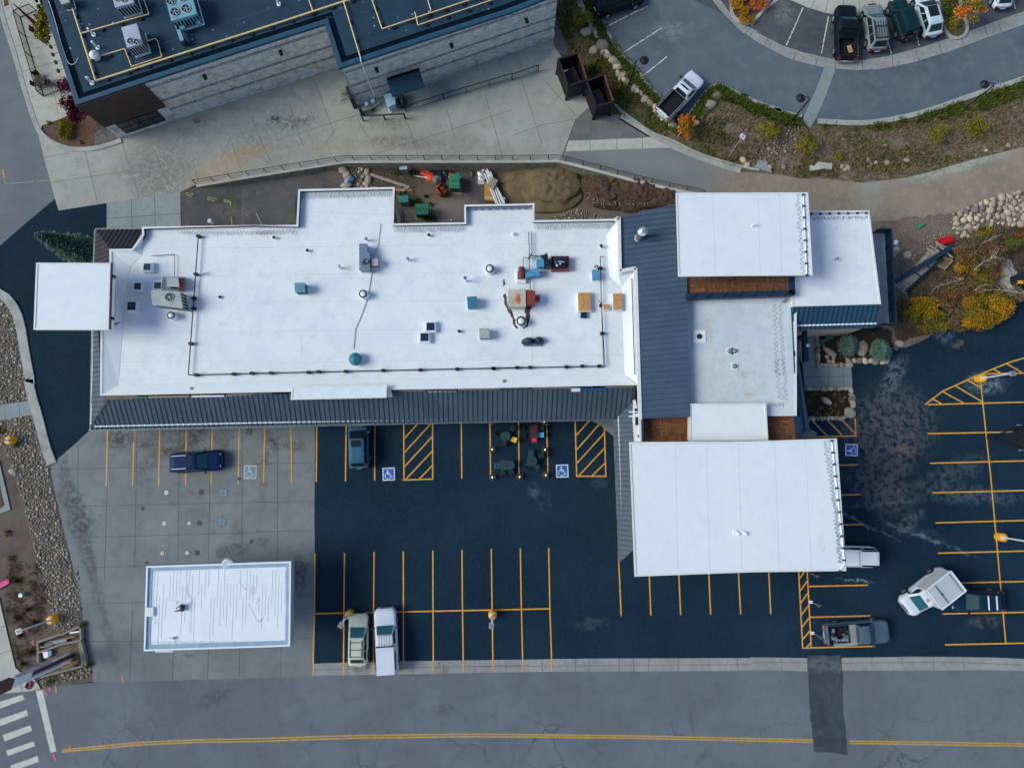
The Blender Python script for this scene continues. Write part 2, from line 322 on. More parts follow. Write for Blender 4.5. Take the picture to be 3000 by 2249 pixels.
# pit outline (world plan); its south side runs under the building
pitN_px = 'e 1460,35 P 575,541 b 0,1437 b 850,1302 b 1100,1299 b 2211,1299 c 380,1294 c 700,1376 c 1000,1456 c 1330,1532 c 1500,1562 P 2058,572'
pitN = Ws(pitN_px)
pitS = [W('P', 2058, 640), W('P', 1995, 640), W('P', 1995, 690), W('P', 1200, 720), W('P', 700, 720), W('P', 690, 672), W('e', 1465, 330)]
pit = pitN + pitS
def ring_ground():
    B_ = 900
    outer = [Vector((-B_,-B_,0)), Vector((B_,-B_,0)), Vector((B_,B_,0)), Vector((-B_,B_,0))]
    hole = [Vector((p.x,p.y,0)) for p in pit]
    t = tessellate_polygon([outer, hole]); vs = outer+hole
    q = MB(); q.add([(v.x,v.y,-.03) for v in vs], [tuple(f) for f in t], 0)
    o = struct(q.build('ground', M['dirt'])); 
    bm = bmesh.new(); bm.from_mesh(o.data); bmesh.ops.recalc_face_normals(bm, faces=bm.faces)
    for f in bm.faces:
        if f.normal.z < 0: f.normal_flip()
    bm.to_mesh(o.data); bm.free()
ring_ground()
# pit floor
def pit_floor():
    n = 90; A = resample(pitN, n); Bq = resample(list(reversed(pitS)), n)
    # match by X so that rows run north-south
    x0, x1 = pitN[0].x, pitN[-1].x
    def at(P, x):
        for a, b in zip(P, P[1:]):
            if a.x <= x <= b.x and b.x > a.x: return a.y+(b.y-a.y)*(x-a.x)/(b.x-a.x)
        return P[-1].y if x > P[-1].x else P[0].y
    q = MB(); vs = []; K = 8
    for i in range(n+1):
        x = x0+(x1-x0)*i/n; yn = at(pitN, x)+.12; ys = W('P', 1200, 722).y
        ys = min(ys, yn-.1) if i else yn-9
        for k in range(K+1): vs.append((x, yn+(ys-yn)*k/K, pz(x)-.005))
    fs = [(i*(K+1)+k, i*(K+1)+k+1, (i+1)*(K+1)+k+1, (i+1)*(K+1)+k) for i in range(n) for k in range(K)]
    q.add(vs, fs); struct(q.build('back_yard_ground', M['pit']))
pit_floor()
# fields
sheet('hillside_ground', 'c 378,-400 360,180 345,385 410,460 620,870 860,930 1000,1010 1125,1110 1290,1195 1500,1290 1850,1395 d 0,1395 150,1405 400,1445 620,1450 900,1480 1250,1440 1450,1392 1800,1292 2211,1190 3200,930 3200,200 2211,600 1900,720 1700,790 1500,860 1300,920 1050,970 850,985 590,970 420,930 330,910 160,860 0,790 c 2000,820 1850,750 1760,710 1710,670 1640,670 1570,720 1500,820 1440,910 1370,930 1300,910 1200,780 1100,680 1000,540 880,420 790,290 740,150 640,-20 560,-400', 0, 'grassy')
sheet('field_soil', 'c 1560,1000 1650,900 1760,830 1900,900 2100,960 2211,990 d 100,1000 300,1050 600,1060 900,1065 1100,1050 1300,1060 1700,960 1950,870 2211,770 3200,500 3200,930 2211,1185 1800,1285 1450,1385 1250,1430 900,1470 600,1440 400,1430 150,1390 c 2211,1380 1900,1350 1700,1280 1600,1180 1530,1080', .004, 'soil', sm=1, rough=.6)
sheet('gravel_bed', 'c 375,165 400,260 470,400 405,462 345,385 340,180', .008, 'gravel')
# alley, streets, lots
sheet('west_street', 'a -900,-600 -80,-300 20,140 130,480 205,760 290,1010 360,1290 445,1610 e 440,95 230,270 0,470 -900,1250', .004, 'street_l')
sheet('alley_pavement', 'a 290,1010 360,1290 445,1610 e 475,185 e 865,125 e 1460,35 P 575,541 b 0,1434 b 850,1299 b 1100,1296 b 2211,1296 c 380,1291 c 395,1285 515,965 620,870 800,950 640,780 410,455 345,388 c 330,300 b 1500,400 a 1500,700 a 900,1100 a 780,1190 650,1205 520,1190 400,1110', .008, 'conc2',
  lines=['b 210,1165 740,1000 990,922', 'b 620,675 740,1000 770,1065 700,1160', 'b 410,840 480,1080 520,1180', 'b 955,960 1050,1120', 'b 1350,970 1400,1100 1460,1290', 'b 1680,880 1750,1120', 'b 1990,760 2060,1000 2140,1290', 'b 1100,1250 1720,1050 2211,890',
   'a 985,1150 1060,1380 1130,1600', 'a 690,1230 790,1640', 'a 1260,1240 1330,1440', 'a 1560,1300 1610,1480', 'a 1850,1080 1960,1400', 'a 360,1275 560,1240', 'a 410,1480 1060,1380', 'b 100,950 280,1370', 'c 0,1100 250,1010 520,965', 'c 80,660 240,1160', 'c 250,640 520,940', 'c 180,460 215,590', 'c 360,800 420,740'], lw=.045, lm='joint2')
sheet('slab_pavement', 'e 865,125 1460,35 1465,345 865,345', .012, 'walk_b', lines=['e 1062,90 1072,340','e 1252,65 1258,340','e 865,250 1465,208'])
sheet('west_drive', 'e 440,95 475,185 865,125 865,345 1000,400 1000,900 i 760,430 725,445 600,560 447,693 400,562 350,352 300,182 265,0 e 290,1600 230,1330 200,1130 165,1000 100,910 0,830 -200,700 -200,560 0,470 230,270', .012, 'lot_w')
sheet('forecourt_pavement', 'i 405,740 447,693 600,560 725,445 900,200 1500,200 j 480,200 478,600 473,1300 n 478,0 470,815 463,912 m 1930,935 755,960 690,560 655,330 600,30 i 600,1600 545,1350 440,930', .016, 'conc',
  lines=['i 637,560 628,1000 618,1310','i 868,895 845,1650','i 1110,440 1090,1550','i 1455,440 1440,1500','i 1705,420 1690,1480','i 1965,420 1957,1490','j 175,550 172,1650','i 405,760 2211,715','i 500,1062 2211,1020','i 575,1312 2211,1265','i 605,1553 1180,1540','m 655,330 1180,318','m 700,632 1165,630','m 1075,330 1050,950','m 1405,705 1395,940','m 1690,700 1680,935','m 1942,700 1937,930','j 0,850 478,845','j 0,1165 475,1155','j 0,1400 473,1390','n 205,680 200,920','n 315,263 470,260','n 315,607 468,604','m 805,880 800,958'], lw=.05)
sheet('parking_lot', 'n 470,812 j 473,1300 478,600 480,200 P 1800,1150 P 2030,1150 P 2030,840 P 2620,840 h 1150,1250 h 1150,1440 1260,1430 1400,1372 1520,1285 1600,1268 1700,1230 1900,1180 2080,1060 2211,1032 3200,1000 p 3200,1190 2211,1050 2000,1040 1700,1034 1300,1032 735,1041 455,1043 0,1036 o 2211,766 900,771 0,784 n 2211,779 1500,788 945,796', .012, 'lot')
sheet('street', 'm -1200,1150 -300,1080 0,1057 240,1036 335,1020 560,985 740,960 1930,935 n 0,925 463,911 1000,901 2211,880 o 0,884 590,877 2211,869 p 0,1140 450,1149 735,1144 1500,1144 1900,1140 2211,1150 3300,1230 3300,3000 m -1200,3000', .004, 'street')
sheet('gutter_pavement', 'n 470,812 945,796 1500,788 2211,779 o 0,784 900,771 2211,766 p 0,1036 455,1043 p 457,1149 0,1140 o 2211,869 590,877 0,884 n 2211,880 1000,901 463,911', .0165, 'gutter',
  lines=['n 740,800 737,905','n 998,795 997,902','n 1272,790 1270,897','n 1518,788 1520,893','n 1772,783 1768,890','n 2022,780 2024,885','o 226,782 226,882','o 518,777 520,878','o 789,772 791,875','o 900,771 900,875','o 1142,769 1144,873','o 1260,768 1262,872','o 1383,768 1384,872','o 1624,768 1626,871','o 1870,767 1871,870','o 2100,766 2105,869','p 243,1040 245,1145','n 470,862 2211,825','o 0,838 2211,818','p 0,1078 455,1080'], lw=.04)
sheet('gutter_pavement', 'p 735,1041 1300,1032 1700,1034 2000,1040 2211,1050 3200,1190 3200,1290 2211,1150 1900,1140 1500,1144 735,1144', .0165, 'gutter',
  lines=['p 980,1040 978,1100','p 1225,1036 1227,1110','p 1480,1034 1475,1142','p 1712,1034 1724,1138','p 735,1085 1300,1076 1700,1078 2211,1100'], lw=.04)
sheet('road_patch', 'p 455,1020 735,1020 740,1290 752,1500 P 2484,2209 P 2384,2200 p 480,1500 470,1300', .0205, 'patch', rough=.1)
# upper right
sheet('upper_lot', 'c 640,-20 740,150 790,290 880,420 1000,540 1100,680 1200,780 1300,910 1370,930 1440,910 1500,820 1570,720 1640,670 1710,670 1760,710 1850,750 2000,820 d 0,790 160,860 330,910 420,930 590,970 850,985 1050,970 1300,920 1500,860 1700,790 1900,720 2211,600 3200,200 3200,-1400 c 560,-900 560,-300', .0, 'lot_n')
sheet('stall_pavement', 'd -1300,-400 20,235 60,268 250,368 430,428 660,478 900,488 1100,458 1400,378 1700,278 2000,168 2211,93 3200,-300 3200,-900 -1300,-900', .004, 'stall')
sheet('ring_pavement', 'c 1550,-100 1620,0 1700,100 1850,250 2000,350 2211,460 d 350,490 600,550 850,570 1050,560 1300,510 1600,420 1900,310 2211,200 3200,-150 3200,-300 2211,93 2000,168 1700,278 1400,378 1100,458 900,488 660,478 430,428 250,368 60,268 20,235 c 2211,375 1900,210 1780,130 1690,0 1630,-100', .008, 'gutter',
  lines=['d 370,415 340,490','d 545,460 520,535','d 690,480 680,560','d 900,488 905,568','d 1145,450 1150,548','d 1330,400 1360,495','d 1520,340 1545,440','d 1700,280 1720,375','d 1890,215 1920,305','c 1800,145 1740,170','c 1930,225 1880,285','c 2080,300 2040,375','d 30,240 -20,310','d 175,325 140,400','d 2000,168 2030,265'], lw=.05)
sheet('plaza_pavement', 'd 310,-3 450,60 600,105 740,130 900,130 1060,90 1140,60 1330,20 1480,-100 1480,-600 200,-600', .012, 'walk', lines=['d 600,105 640,-60','d 740,130 752,-60','d 880,130 870,-60','d 480,70 560,-60','d 1010,105 960,-60','d 1140,60 1080,-60'], lw=.04)
sheet('cross_gutter', 'd 600,530 690,545 620,740 520,970 480,1035 415,990 430,940 520,740', .0125, 'walk_b')
sheet('enclosure_apron', 'c 460,1140 515,965 620,870 840,935 1125,1110 1050,1118 640,1135', .012, 'apron')
sheet('pavement_strip', 'c 460,1140 640,1135 1050,1118 1125,1110 1290,1197 430,1226', .0125, 'walk', lines=['c 630,1135 633,1222','c 848,1128 852,1212','c 1055,1118 1058,1204'], lw=.04)
sheet('dusty_road', 'c 395,1287 430,1226 1290,1197 1500,1290 1850,1395 d 0,1395 150,1405 400,1445 620,1450 900,1480 1250,1440 1450,1392 1800,1292 2211,1190 3200,930 h 3200,-100 2211,160 1900,250 1640,350 1300,400 1050,410 980,420 900,600 P 2440,640 P 2060,640 P 2058,572 c 1500,1560 c 1330,1529 c 1000,1453 c 700,1373 c 380,1291', .009, 'sandroad')
# kerbs as real steps
def kerb(name, spec, wd, ht, m='kerb', sm=1, z0=-.02):
    P = Ws(spec) if isinstance(spec, str) else spec
    P = smooth([Vector((p.x,p.y,0)) for p in P], sm) if sm else P
    q = MB(); L=[]; Rr=[]
    for i,p in enumerate(P):
        t = (P[min(i+1,len(P)-1)]-P[max(i-1,0)]).normalized(); nn = Vector((-t.y,t.x,0))*wd/2
        L.append(p+nn); Rr.append(p-nn)
    n=len(P); vs=[(p.x,p.y,z0) for p in Rr]+[(p.x,p.y,ht) for p in Rr]+[(p.x,p.y,ht) for p in L]+[(p.x,p.y,z0) for p in L]
    fs=[]
    for i in range(n-1):
        for a in range(3): fs.append((a*n+i, a*n+i+1, (a+1)*n+i+1, (a+1)*n+i))
    fs += [(0,n,2*n,3*n),(n-1,4*n-1,3*n-1,2*n-1)]
    q.add(vs, [tuple(reversed(f)) for f in fs]); return struct(q.build(name, M[m]))
kerb('kerb','c 640,-40 740,165 790,305 880,435 1000,555 1100,695 1200,790 1290,900 1300,915', .28, .13)
kerb('kerb','c 1440,930 1500,835 1570,735 1640,690 1710,690 1760,728 1850,768 2000,838 2211,908 d 160,878 330,928 410,945', .3, .13)
kerb('kerb','d 540,985 590,988 850,1003 1050,988 1300,938 1500,878 1700,808 1900,738 2211,640 3200,250', .5, .13)
kerb('kerb','c 830,850 900,915 1125,1080 1300,1140 1450,1220 1600,1280 1930,1370 2000,1378', .22, .14)
kerb('kerb_apron','c 880,945 1125,1096 1290,1178 1500,1265 1700,1335 1850,1378', .6, .012)
kerb('kerb','d 1480,-150 1535,130 1560,220 1590,285 1640,318 1700,308 1742,270 1750,210 1720,130 1640,-150', .3, .14)
kerb('kerb','c 2160,-150 2050,60 1975,158 1920,195 1850,190 1795,148 1768,80 1800,-150', .3, .14)
kerb('kerb','c 2170,-20 d 130,60 0,205', .25, .02, sm=0)
kerb('kerb','a -80,-300 25,140 135,480 205,740 290,1000 330,1080 400,1145 520,1200 650,1215 780,1205 900,1170 985,1140', .45, .13)
kerb('kerb','i 425,715 370,565 312,330 255,140 232,0 e 258,1600 200,1300 175,1130 140,1010 70,900 0,860 -200,740', .85, .14)
# landscaped fills
sheet('planting_bed', 'd 1480,-150 1535,130 1560,220 1590,285 1640,318 1700,308 1742,270 1750,210 1720,130 1640,-150', .05, 'grassy')
sheet('planting_bed', 'c 2160,-150 2050,60 1975,158 1920,195 1850,190 1795,148 1768,80 1800,-150', .05, 'mulch_r')
sheet('sidewalk', 'a -60,-300 40,140 145,480 215,740 300,990 335,1060 345,1020 520,960 640,900 640,300 400,-300', .1, 'walk',
  lines=['a 120,105 10,-200','a 60,170 120,105 190,20','a 100,390 230,350','a 190,585 340,540','a 255,795 330,765','a 165,150 250,420 290,520 400,660 445,760 480,950','a 285,400 420,360','a 340,540 470,500'], lw=.035, lm='joint2')
sheet('planting_bed', 'a 345,1020 520,960 700,830 880,1030 980,1135 900,1162 780,1198 650,1206 520,1190 410,1130', .104, 'mulch_r')
sheet('gravel_bed', 'a 770,1085 850,1020 960,1120 880,1150 770,1180', .11, 'gravel')
sheet('brick_paving', 'a 30,-10 65,-20 80,45 42,62', .106, 'mulch_r')
# west beds
sheet('planting_bed', 'e -400,700 0,885 90,990 140,1100 165,1250 195,1450 235,1650 i 210,0 240,150 275,290 330,480 380,680 405,740 440,930 545,1350 600,1600 m 600,30 655,330 690,560 755,965 560,985 335,1020 300,950 240,880 130,850 20,380 0,280 i -200,1500 -200,0', .004, 'bed')
sheet('sidewalk', 'i -300,270 0,240 245,203 277,315 0,365 -300,400', .1, 'walk_b', lines=['i 45,235 50,355','i 158,218 168,335'], lw=.04)
sheet('sidewalk', 'm -300,0 0,280 20,380 130,840 160,870 300,950 335,1015 240,1034 0,1055 -300,1080', .1, 'walk', lines=['m 0,517 70,500','m 0,730 110,695','m 160,870 185,1040'], lw=.04)
sheet('sidewalk', 'i -300,560 0,690 25,800 90,1082 0,1122 -300,1200', .1, 'walk_b')
sheet('brick_paving', 'i -300,830 0,860 45,1050 20,1070 -300,1150', .106, 'mulch_r')
# east entry walk and planters
sheet('entry_walk', 'v 200,600 1170,600 1170,690 655,690 690,1410 1420,1410 h 815,1640 l 822,235 435,240 420,60 v 300,1200', .02, 'walk_b', lines=['v 490,770 660,770','v 520,1055 665,1055','v 400,1425 690,1425','l 505,60 512,235','l 625,60 628,235','l 745,60 750,235','l 420,148 820,145','v 520,1200 700,1400'], lw=.035)
sheet('planting_bed', 'v 660,690 1180,690 1180,640 1250,620 2211,620 h 1140,1300 1140,1530 1100,1555 815,1555 805,1580 530,1580', .03, 'mulch')
sheet('planting_bed', 'l 435,245 800,245 825,330 830,440 790,490 470,495', .03, 'mulch')
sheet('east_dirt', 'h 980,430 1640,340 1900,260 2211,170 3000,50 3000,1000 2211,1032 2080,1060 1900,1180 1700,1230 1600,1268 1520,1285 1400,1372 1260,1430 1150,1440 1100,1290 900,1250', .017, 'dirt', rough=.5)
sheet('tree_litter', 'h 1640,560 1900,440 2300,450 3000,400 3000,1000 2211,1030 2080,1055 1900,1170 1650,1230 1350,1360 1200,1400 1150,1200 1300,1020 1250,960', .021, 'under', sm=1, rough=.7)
# ------------------------------------------------------------ painted lines
def paint(name, mname, specs, wd, z=.026):
    q = MB()
    for n_, l in enumerate(specs): q.ribbon(Ws(l), wd, z+.0011*(n_ % 9))
    return struct(q.build(name, M[mname]))
paint('parking_line', 'yellow_o', ['i 872,380 862,897','i 1088,380 1074,892','i 1296,380 1286,890','i 1510,380 1504,885','i 1722,380 1709,880','i 1938,380 1931,875','i 2146,380 2135,870','j 283,480 289,1005'], .13)
paint('parking_line', 'yellow', ['j 493,480 488,998','j 731,480 725,992','j 963,480 961,988','j 1197,480 1198,983','j 1190,983 1436,975','j 1430,475 1431,980','j 1330,505 1203,645','j 1425,517 1203,760','j 1428,630 1203,875','j 1428,748 1215,975','j 1428,865 1325,972','j 1662,475 1666,970','j 1893,475 1900,955','j 2125,470 2130,945',
  'k 555,465 568,955','k 786,460 800,958','k 795,952 1040,952','k 1024,565 1036,955','k 905,500 798,620','k 980,535 800,738','k 1022,605 803,845','k 1025,725 815,950','k 1030,845 925,948'], .115)
paint('parking_line', 'yellow', ['j 478,1575 n 474,400 463,812','j 717,1570 n 713,300 709,800','j 957,1565 n 953,300 952,798','j 1193,1558 n 1194,300 1195,795','j 1432,1552 n 1433,300 1436,790','j 1668,1546 n 1671,300 1678,785','j 1905,1540 n 1912,370 1918,780','j 2140,1535 n 2149,370 2159,778','k 573,1533 o 583,368 597,775','n 472,408 o 586,368'], .115)
paint('parking_line', 'yellow_o', ['n 467,812 462,912','n 709,800 709,908','n 952,798 951,900','n 1195,795 1195,893','n 1436,790 1436,888','n 1678,785 1678,885','n 1918,780 1918,882','n 2159,778 2160,878','o 596,775 598,874'], .13)
paint('parking_line', 'yellow', ['k 1137,1560 o 1160,425','o 1386,60 1400,422','o 1626,60 1641,418','o 1868,60 1884,415','o 2108,60 2127,412','p 141,300 160,687','p 383,300 418,962','p 452,300 487,955','p 413,962 983,948','p 392,400 440,335','p 400,497 455,420','p 402,600 458,520','p 407,695 463,622','p 412,795 470,718','p 417,893 475,825','p 450,955 482,920','p 462,464 947,453','p 478,713 965,701'], .115)
paint('parking_line', 'yellow_o', ['l 640,865 870,859','l 660,1106 892,1100','l 680,1347 911,1341','l 412,637 855,625','l 842,485 850,625','l 498,503 615,625','l 617,498 735,618','l 735,495 848,612'], .12)
paint('parking_line', 'yellow', ['l 1855,140 1875,350 1912,700 1940,950 2000,1620 p 2062,922','l 1410,372 1550,265 1850,130 2080,35 2300,-30','l 1430,373 3300,325','l 1850,125 3300,95','l 1465,325 1540,365','l 1555,270 1720,360','l 1655,222 1870,350','l 1750,175 1860,235','l 1955,83 2020,118','l 2068,42 2190,110','l 1428,608 3300,570','l 1448,847 3300,800','l 1470,1086 3300,1040','l 1492,1329 3300,1280','l 1513,1574 3300,1530','p 1700,435 3300,400','p 1552,686 3300,650','p 1570,935 3300,900'], .12)
paint('centre_line', 'yellow_r', ['m 510,1510 1100,1450 1600,1428 2211,1415 n 800,1393 1700,1383 o 0,1382 600,1388 1300,1396 P 2383,2166','m 500,1527 1100,1470 1600,1448 n 0,1441 800,1414 1700,1402 o 0,1402 600,1406 1300,1415 P 2384,2173','P 2489,2169 2700,2172 3000,2177 3400,2184','P 2490,2176 2700,2179 3000,2184 3400,2191'], .13, .012)
def quads(name, mname, polys, z):
    q = MB()
    for s_ in polys: q.poly([(p.x,p.y,z) for p in Ws(s_)])
    return struct(q.build(name, M[mname]))
quads('crosswalk', 'white_p', ['m -60,1140 185,1062 200,1103 -40,1190','m -40,1275 218,1187 228,1232 5,1315','m 20,1390 245,1310 262,1355 40,1440','m 50,1515 275,1440 285,1478 62,1560','m 85,1637 305,1557 317,1605 95,1682','m 120,1760 335,1680 347,1728 130,1805'], .012)
quads('stop_line', 'white_p', ['m 290,1032 345,1024 458,1520 410,1535'], .013)
paint('parking_line', 'white_f', ['c 765,218 1035,82','c 1040,82 1095,55','c 887,438 1150,268 1210,230','c 1040,633 1255,460','c 1425,600 1460,567','d 285,370 370,182','d 372,180 420,65','d 570,435 628,135','d 868,460 855,230','d 1140,445 1090,270','d 1362,372 1340,290','d 2140,75 2120,-10'], .13, .012)
M['pink'] = mat('pink_marking_paint', T('d8508c'), T('8a5a78'), 4, .7); M['ypaint'] = mat('yellow_marking_paint', T('a8a845'), T('8a9068'), 3, .7); M['opaint'] = mat('orange_marking_paint', T('d9744e'), T('8f7466'), 4, .7)
paint('marking_paint', 'ypaint', ['a 15,1370 45,1490 85,1487','a 375,1462 510,1452','a 740,1420 840,1412','a 910,1412 985,1410','a 1120,1445 1195,1472','a 1505,1575 1560,1592','a 1505,1560 1570,1575','a 1680,1600 1760,1612','a 1680,1615 1740,1628','a 1810,1618 1860,1628','a 1812,1632 1870,1640','e 1868,110 1868,155','e 1872,235 1877,300'], .06, .02)
paint('marking_paint', 'white_f', ['a 85,1487 375,1462','a 1070,1418 1130,1428','a 1185,1445 1240,1468','a 540,1445 635,1428','a 1330,1500 1415,1530'], .035, .02)
paint('marking_paint', 'opaint', ['a 28,1370 38,1450','m 450,990 458,1045','m 985,905 1000,970','m 1120,1435 1132,1478','m 567,1465 572,1525','m 505,1505 530,1500'], .14, .021)
paint('marking_paint', 'pink', ['m 350,1018 385,1075','m 400,1003 408,1030','m 215,540 225,580','m 265,625 268,665','m 430,1540 455,1600','k 5,1680 6,1680','m 245,675 255,690'], .2, .021)
# ------------------------------------------------------------ building materials
M['white'] = mat('white_roof_membrane', (.80,.81,.82), (.74,.76,.78), .35, .7, c3=(.66,.69,.71), sc3=1.4, a3=.5, spec=.3,
  blobs=[B('f',870,1000,.5,3.0,0,.35,(.75,.66,.4)), B('x',960,970,1.2,2,20,.2,(.6,.62,.65)), B('e',1400,950,2,1.5,0,.3,(.5,.52,.55)), B('F',430,520,1.2,4,0,.12,(.6,.62,.65))])
M['white_d'] = mat('soiled_roof_membrane', (.58,.62,.66), (.66,.69,.72), .3, .7, c3=(.50,.53,.55), sc3=1.6, a3=.5, spec=.3,
  blobs=[B('k',1850,230,6,4,0,.6,(.52,.54,.5)), B('k',2030,340,.9,.3,0,.8,(.5,.36,.22)), B('g',1720,1380,.7,2,0,.7,(.5,.47,.38)), B('k',1990,190,.5,.5,0,.5,(.4,.4,.4))])
M['white_s'] = mat('clean_roof_membrane', (.83,.84,.84), (.79,.8,.81), .5, .65, c3=(.75,.76,.77), sc3=1, a3=.3)
M['whitetop'] = mat('white_tower_membrane', (.80,.81,.82), (.76,.78,.8), .3, .7, c3=(.70,.73,.75), sc3=1.1, a3=.45, blobs=[B('l',275,1460,.25,.25,0,.9,(.55,.45,.3)), B('l',265,1400,.3,.8,0,.4,(.6,.55,.45))])
M['cream'] = mat('cream_stucco', T('b9b0a2'), T('aca396'), .8, .9)
M['capw'] = mat('parapet_cap', (.78,.76,.72), (.7,.69,.66), 1, .6)
M['navy'] = mat('navy_fascia_metal', T('183350'), T('1d3953'), 1, .45, metal=.2)
M['teal_m'] = mat('teal_grey_gutter', T('6c8088'), T('5a6c74'), 1, .5, metal=.3)
M['mg'] = mat('charcoal_standing_seam', T('394b5e'), T('415266'), .15, .55, c3=T('4b5a6a'), sc3=.7, a3=.5, metal=.1)
M['mgs'] = mat('charcoal_seam_rib', T('17242f'), rough=.5)  # rib colours here and below darkened: seam shade and dirt put into the colour
M['mb'] = mat('blue_standing_seam', T('304862'), T('38506a'), .22, .55, c3=T('415871'), sc3=.6, a3=.4, metal=.1)
M['mbs'] = mat('blue_seam_rib', T('1c3552'), rough=.5)
M['md'] = mat('dark_standing_seam', T('26262e'), T('2c2d36'), .4, .5, metal=.1); M['mds'] = mat('black_seam_rib', T('0d0f14'), rough=.5)
M['mt'] = mat('teal_blue_standing_seam', T('1c4560'), T('224c66'), .4, .5, metal=.1); M['mts'] = mat('navy_seam_rib', T('0c1c3c'), rough=.5)
M['snow'] = mat('bright_steel_rail', (.85,.86,.88), rough=.45)
M['cable'] = mat('grey_heat_cable', T('84909a'), rough=.8); M['cablel'] = mat('blue_grey_cable', T('5a7292'), rough=.8)
M['blackp'] = mat('black_iron_pipe', T('1e2630'), rough=.6); M['black'] = mat('matte_black_metal', T('15181d'), T('1d2127'), 2, .55)
M['glass'] = mat('dark_window_glass', (.012,.03,.05), rough=.25, spec=.5)
M['parq'] = mat('interlocking_teak_tiles', T('5c4230'), T('6d4f38'), 1.5, .7)
M['parq2'] = mat('pale_teak_tiles', T('8a6040'), T('744d30'), 1.5, .7); M['parq3'] = mat('dark_teak_tiles', T('4d301f'), rough=.8)
M['deckg'] = mat('grey_deck_boards', (.50,.53,.57), (.42,.45,.5), .8, .75, wave=(3.1,0,T('4a4e58'),.25))
M['galv'] = mat('galvanised_steel', T('8a99a3'), T('9aa8b0'), 1, .4, metal=.35); M['chrome'] = mat('bright_metal', (.75,.78,.8), rough=.2, metal=.9)
M['white_pl'] = mat('white_painted_metal', (.78,.8,.8), rough=.5)
def offset(P, d_):
    xy = [Vector((p[0],p[1])) for p in P]; n = len(xy)
    ar = sum(xy[i].x*xy[(i+1)%n].y-xy[(i+1)%n].x*xy[i].y for i in range(n)); sg = 1 if ar > 0 else -1
    out = []
    for i in range(n):
        a, b, c = xy[i-1], xy[i], xy[(i+1)%n]
        t1 = (b-a).normalized(); t2 = (c-b).normalized(); n1 = Vector((-t1.y,t1.x))*sg; n2 = Vector((-t2.y,t2.x))*sg
        k = n1+n2; den = max(.35, 1+n1.dot(n2)); out.append(b+k*(d_/den))
    return [Vector((q.x,q.y,0)) for q in out]
def ringslab(q, P, d_, z0, z1, m):
    I = offset(P, d_); n = len(P)
    for i in range(n):
        j = (i+1)%n
        q.slab([P[i],P[j],I[j],I[i]], z0, z1, m)
def metal_roof(name, pts, dirv, spacing, parent, top, rib, off=0.0, th=.09, side=None):
    """sloped standing-seam sheet over 3D outline pts; ribs run along dirv (plan direction)"""
    q = MB(); t = tessellate_polygon([[Vector((p.x,p.y,0)) for p in pts]])
    o = Vector(pts[0]); nn = Vector((0,0,0)); n = len(pts)
    for i in range(n):
        a, b = Vector(pts[i]), Vector(pts[(i+1)%n]); nn += Vector(((a.y-b.y)*(a.z+b.z), (a.z-b.z)*(a.x+b.x), (a.x-b.x)*(a.y+b.y)))
    nn.normalize(); nn = nn if nn.z > 0 else -nn
    zf = lambda x,y: o.z-((x-o.x)*nn.x+(y-o.y)*nn.y)/nn.z
    pl = [Vector((p.x,p.y,zf(p.x,p.y))) for p in pts]
    fl = [tuple(f) if (pl[f[1]]-pl[f[0]]).cross(pl[f[2]]-pl[f[0]]).z > 0 else tuple(reversed(f)) for f in t]
    q.add(pl, fl, 0); q.add([p-Vector((0,0,th)) for p in pl], [tuple(reversed(f)) for f in fl], 2)
    q.add([p-Vector((0,0,th)) for p in pl]+pl, [(i,(i+1)%n,n+(i+1)%n,n+i) for i in range(n)], 2)
    dv = Vector((dirv[0],dirv[1])).normalized(); pv = Vector((-dv.y,dv.x))
    s0 = min(p.x*pv.x+p.y*pv.y for p in pl); s1 = max(p.x*pv.x+p.y*pv.y for p in pl)
    s = s0+spacing*.5+off
    while s < s1:
        hits = []
        for i in range(n):
            a, b = pl[i], pl[(i+1)%n]; sa = a.x*pv.x+a.y*pv.y-s; sb = b.x*pv.x+b.y*pv.y-s
            if sa*sb < 0:
                u = sa/(sa-sb); hits.append((a.x+(b.x-a.x)*u)*dv.x+(a.y+(b.y-a.y)*u)*dv.y)
        hits.sort()
        for a, b in zip(hits[::2], hits[1::2]):
            A = Vector((dv.x*a+pv.x*s, dv.y*a+pv.y*s, 0)); Bv = Vector((dv.x*b+pv.x*s, dv.y*b+pv.y*s, 0))
            A.z = zf(A.x,A.y)+.02; Bv.z = zf(Bv.x,Bv.y)+.02
            if (Bv-A).length > .08: q.beam(A, Bv, .045, .05, 1)  # ribs take the darker colour, which stands in for their shade
        s += spacing
    return q.build(name, [top, rib, side or top], parent)
def zigzag(k, a, b, amp, n, z, parent, m='cable', rw=.014, jit=.12, side=1):
    q = MB(); A, Bv = W(k,*a,z), W(k,*b,z); t = (Bv-A); nn = Vector((t.y,-t.x,0)).normalized()*side
    pts = []
    for i in range(n+1):
        c = A+t*(i/n)+Vector((random.uniform(-jit,jit),0,0)); pts.append(c+nn*(amp*(1 if i % 2 else .05)*random.uniform(.85,1.1)))
    pts = smooth(pts, 2)
    for a_, b_ in zip(pts, pts[1:]): q.cyl(a_, b_, rw, n=4)
    return q.build('heat_cable', M[m], parent)
BLD = thing('commercial_building', 'long low commercial building with white flat roofs, square white towers and grey metal canopy roofs', 'building', W('F',1000,800))
RZ = 5.3                                   # main membrane
outl = Ws('i 815,160 e 818,1150 e 890,1100 e 890,500 1070,497 1156,378 1151,320 2211,300 f 0,584 330,580 345,293 1120,275 1113,570 1690,560 1688,418 2211,408 g 455,265 455,405 1140,393 1150,835 1275,795 1300,1660 k 1295,212 k 0,240 j 1090,250 j 0,272', 5.75)
q = MB(); q.slab(offset(outl,.45), -2.3, 5.2, 0)
q.build('wall', M['cream'], BLD)
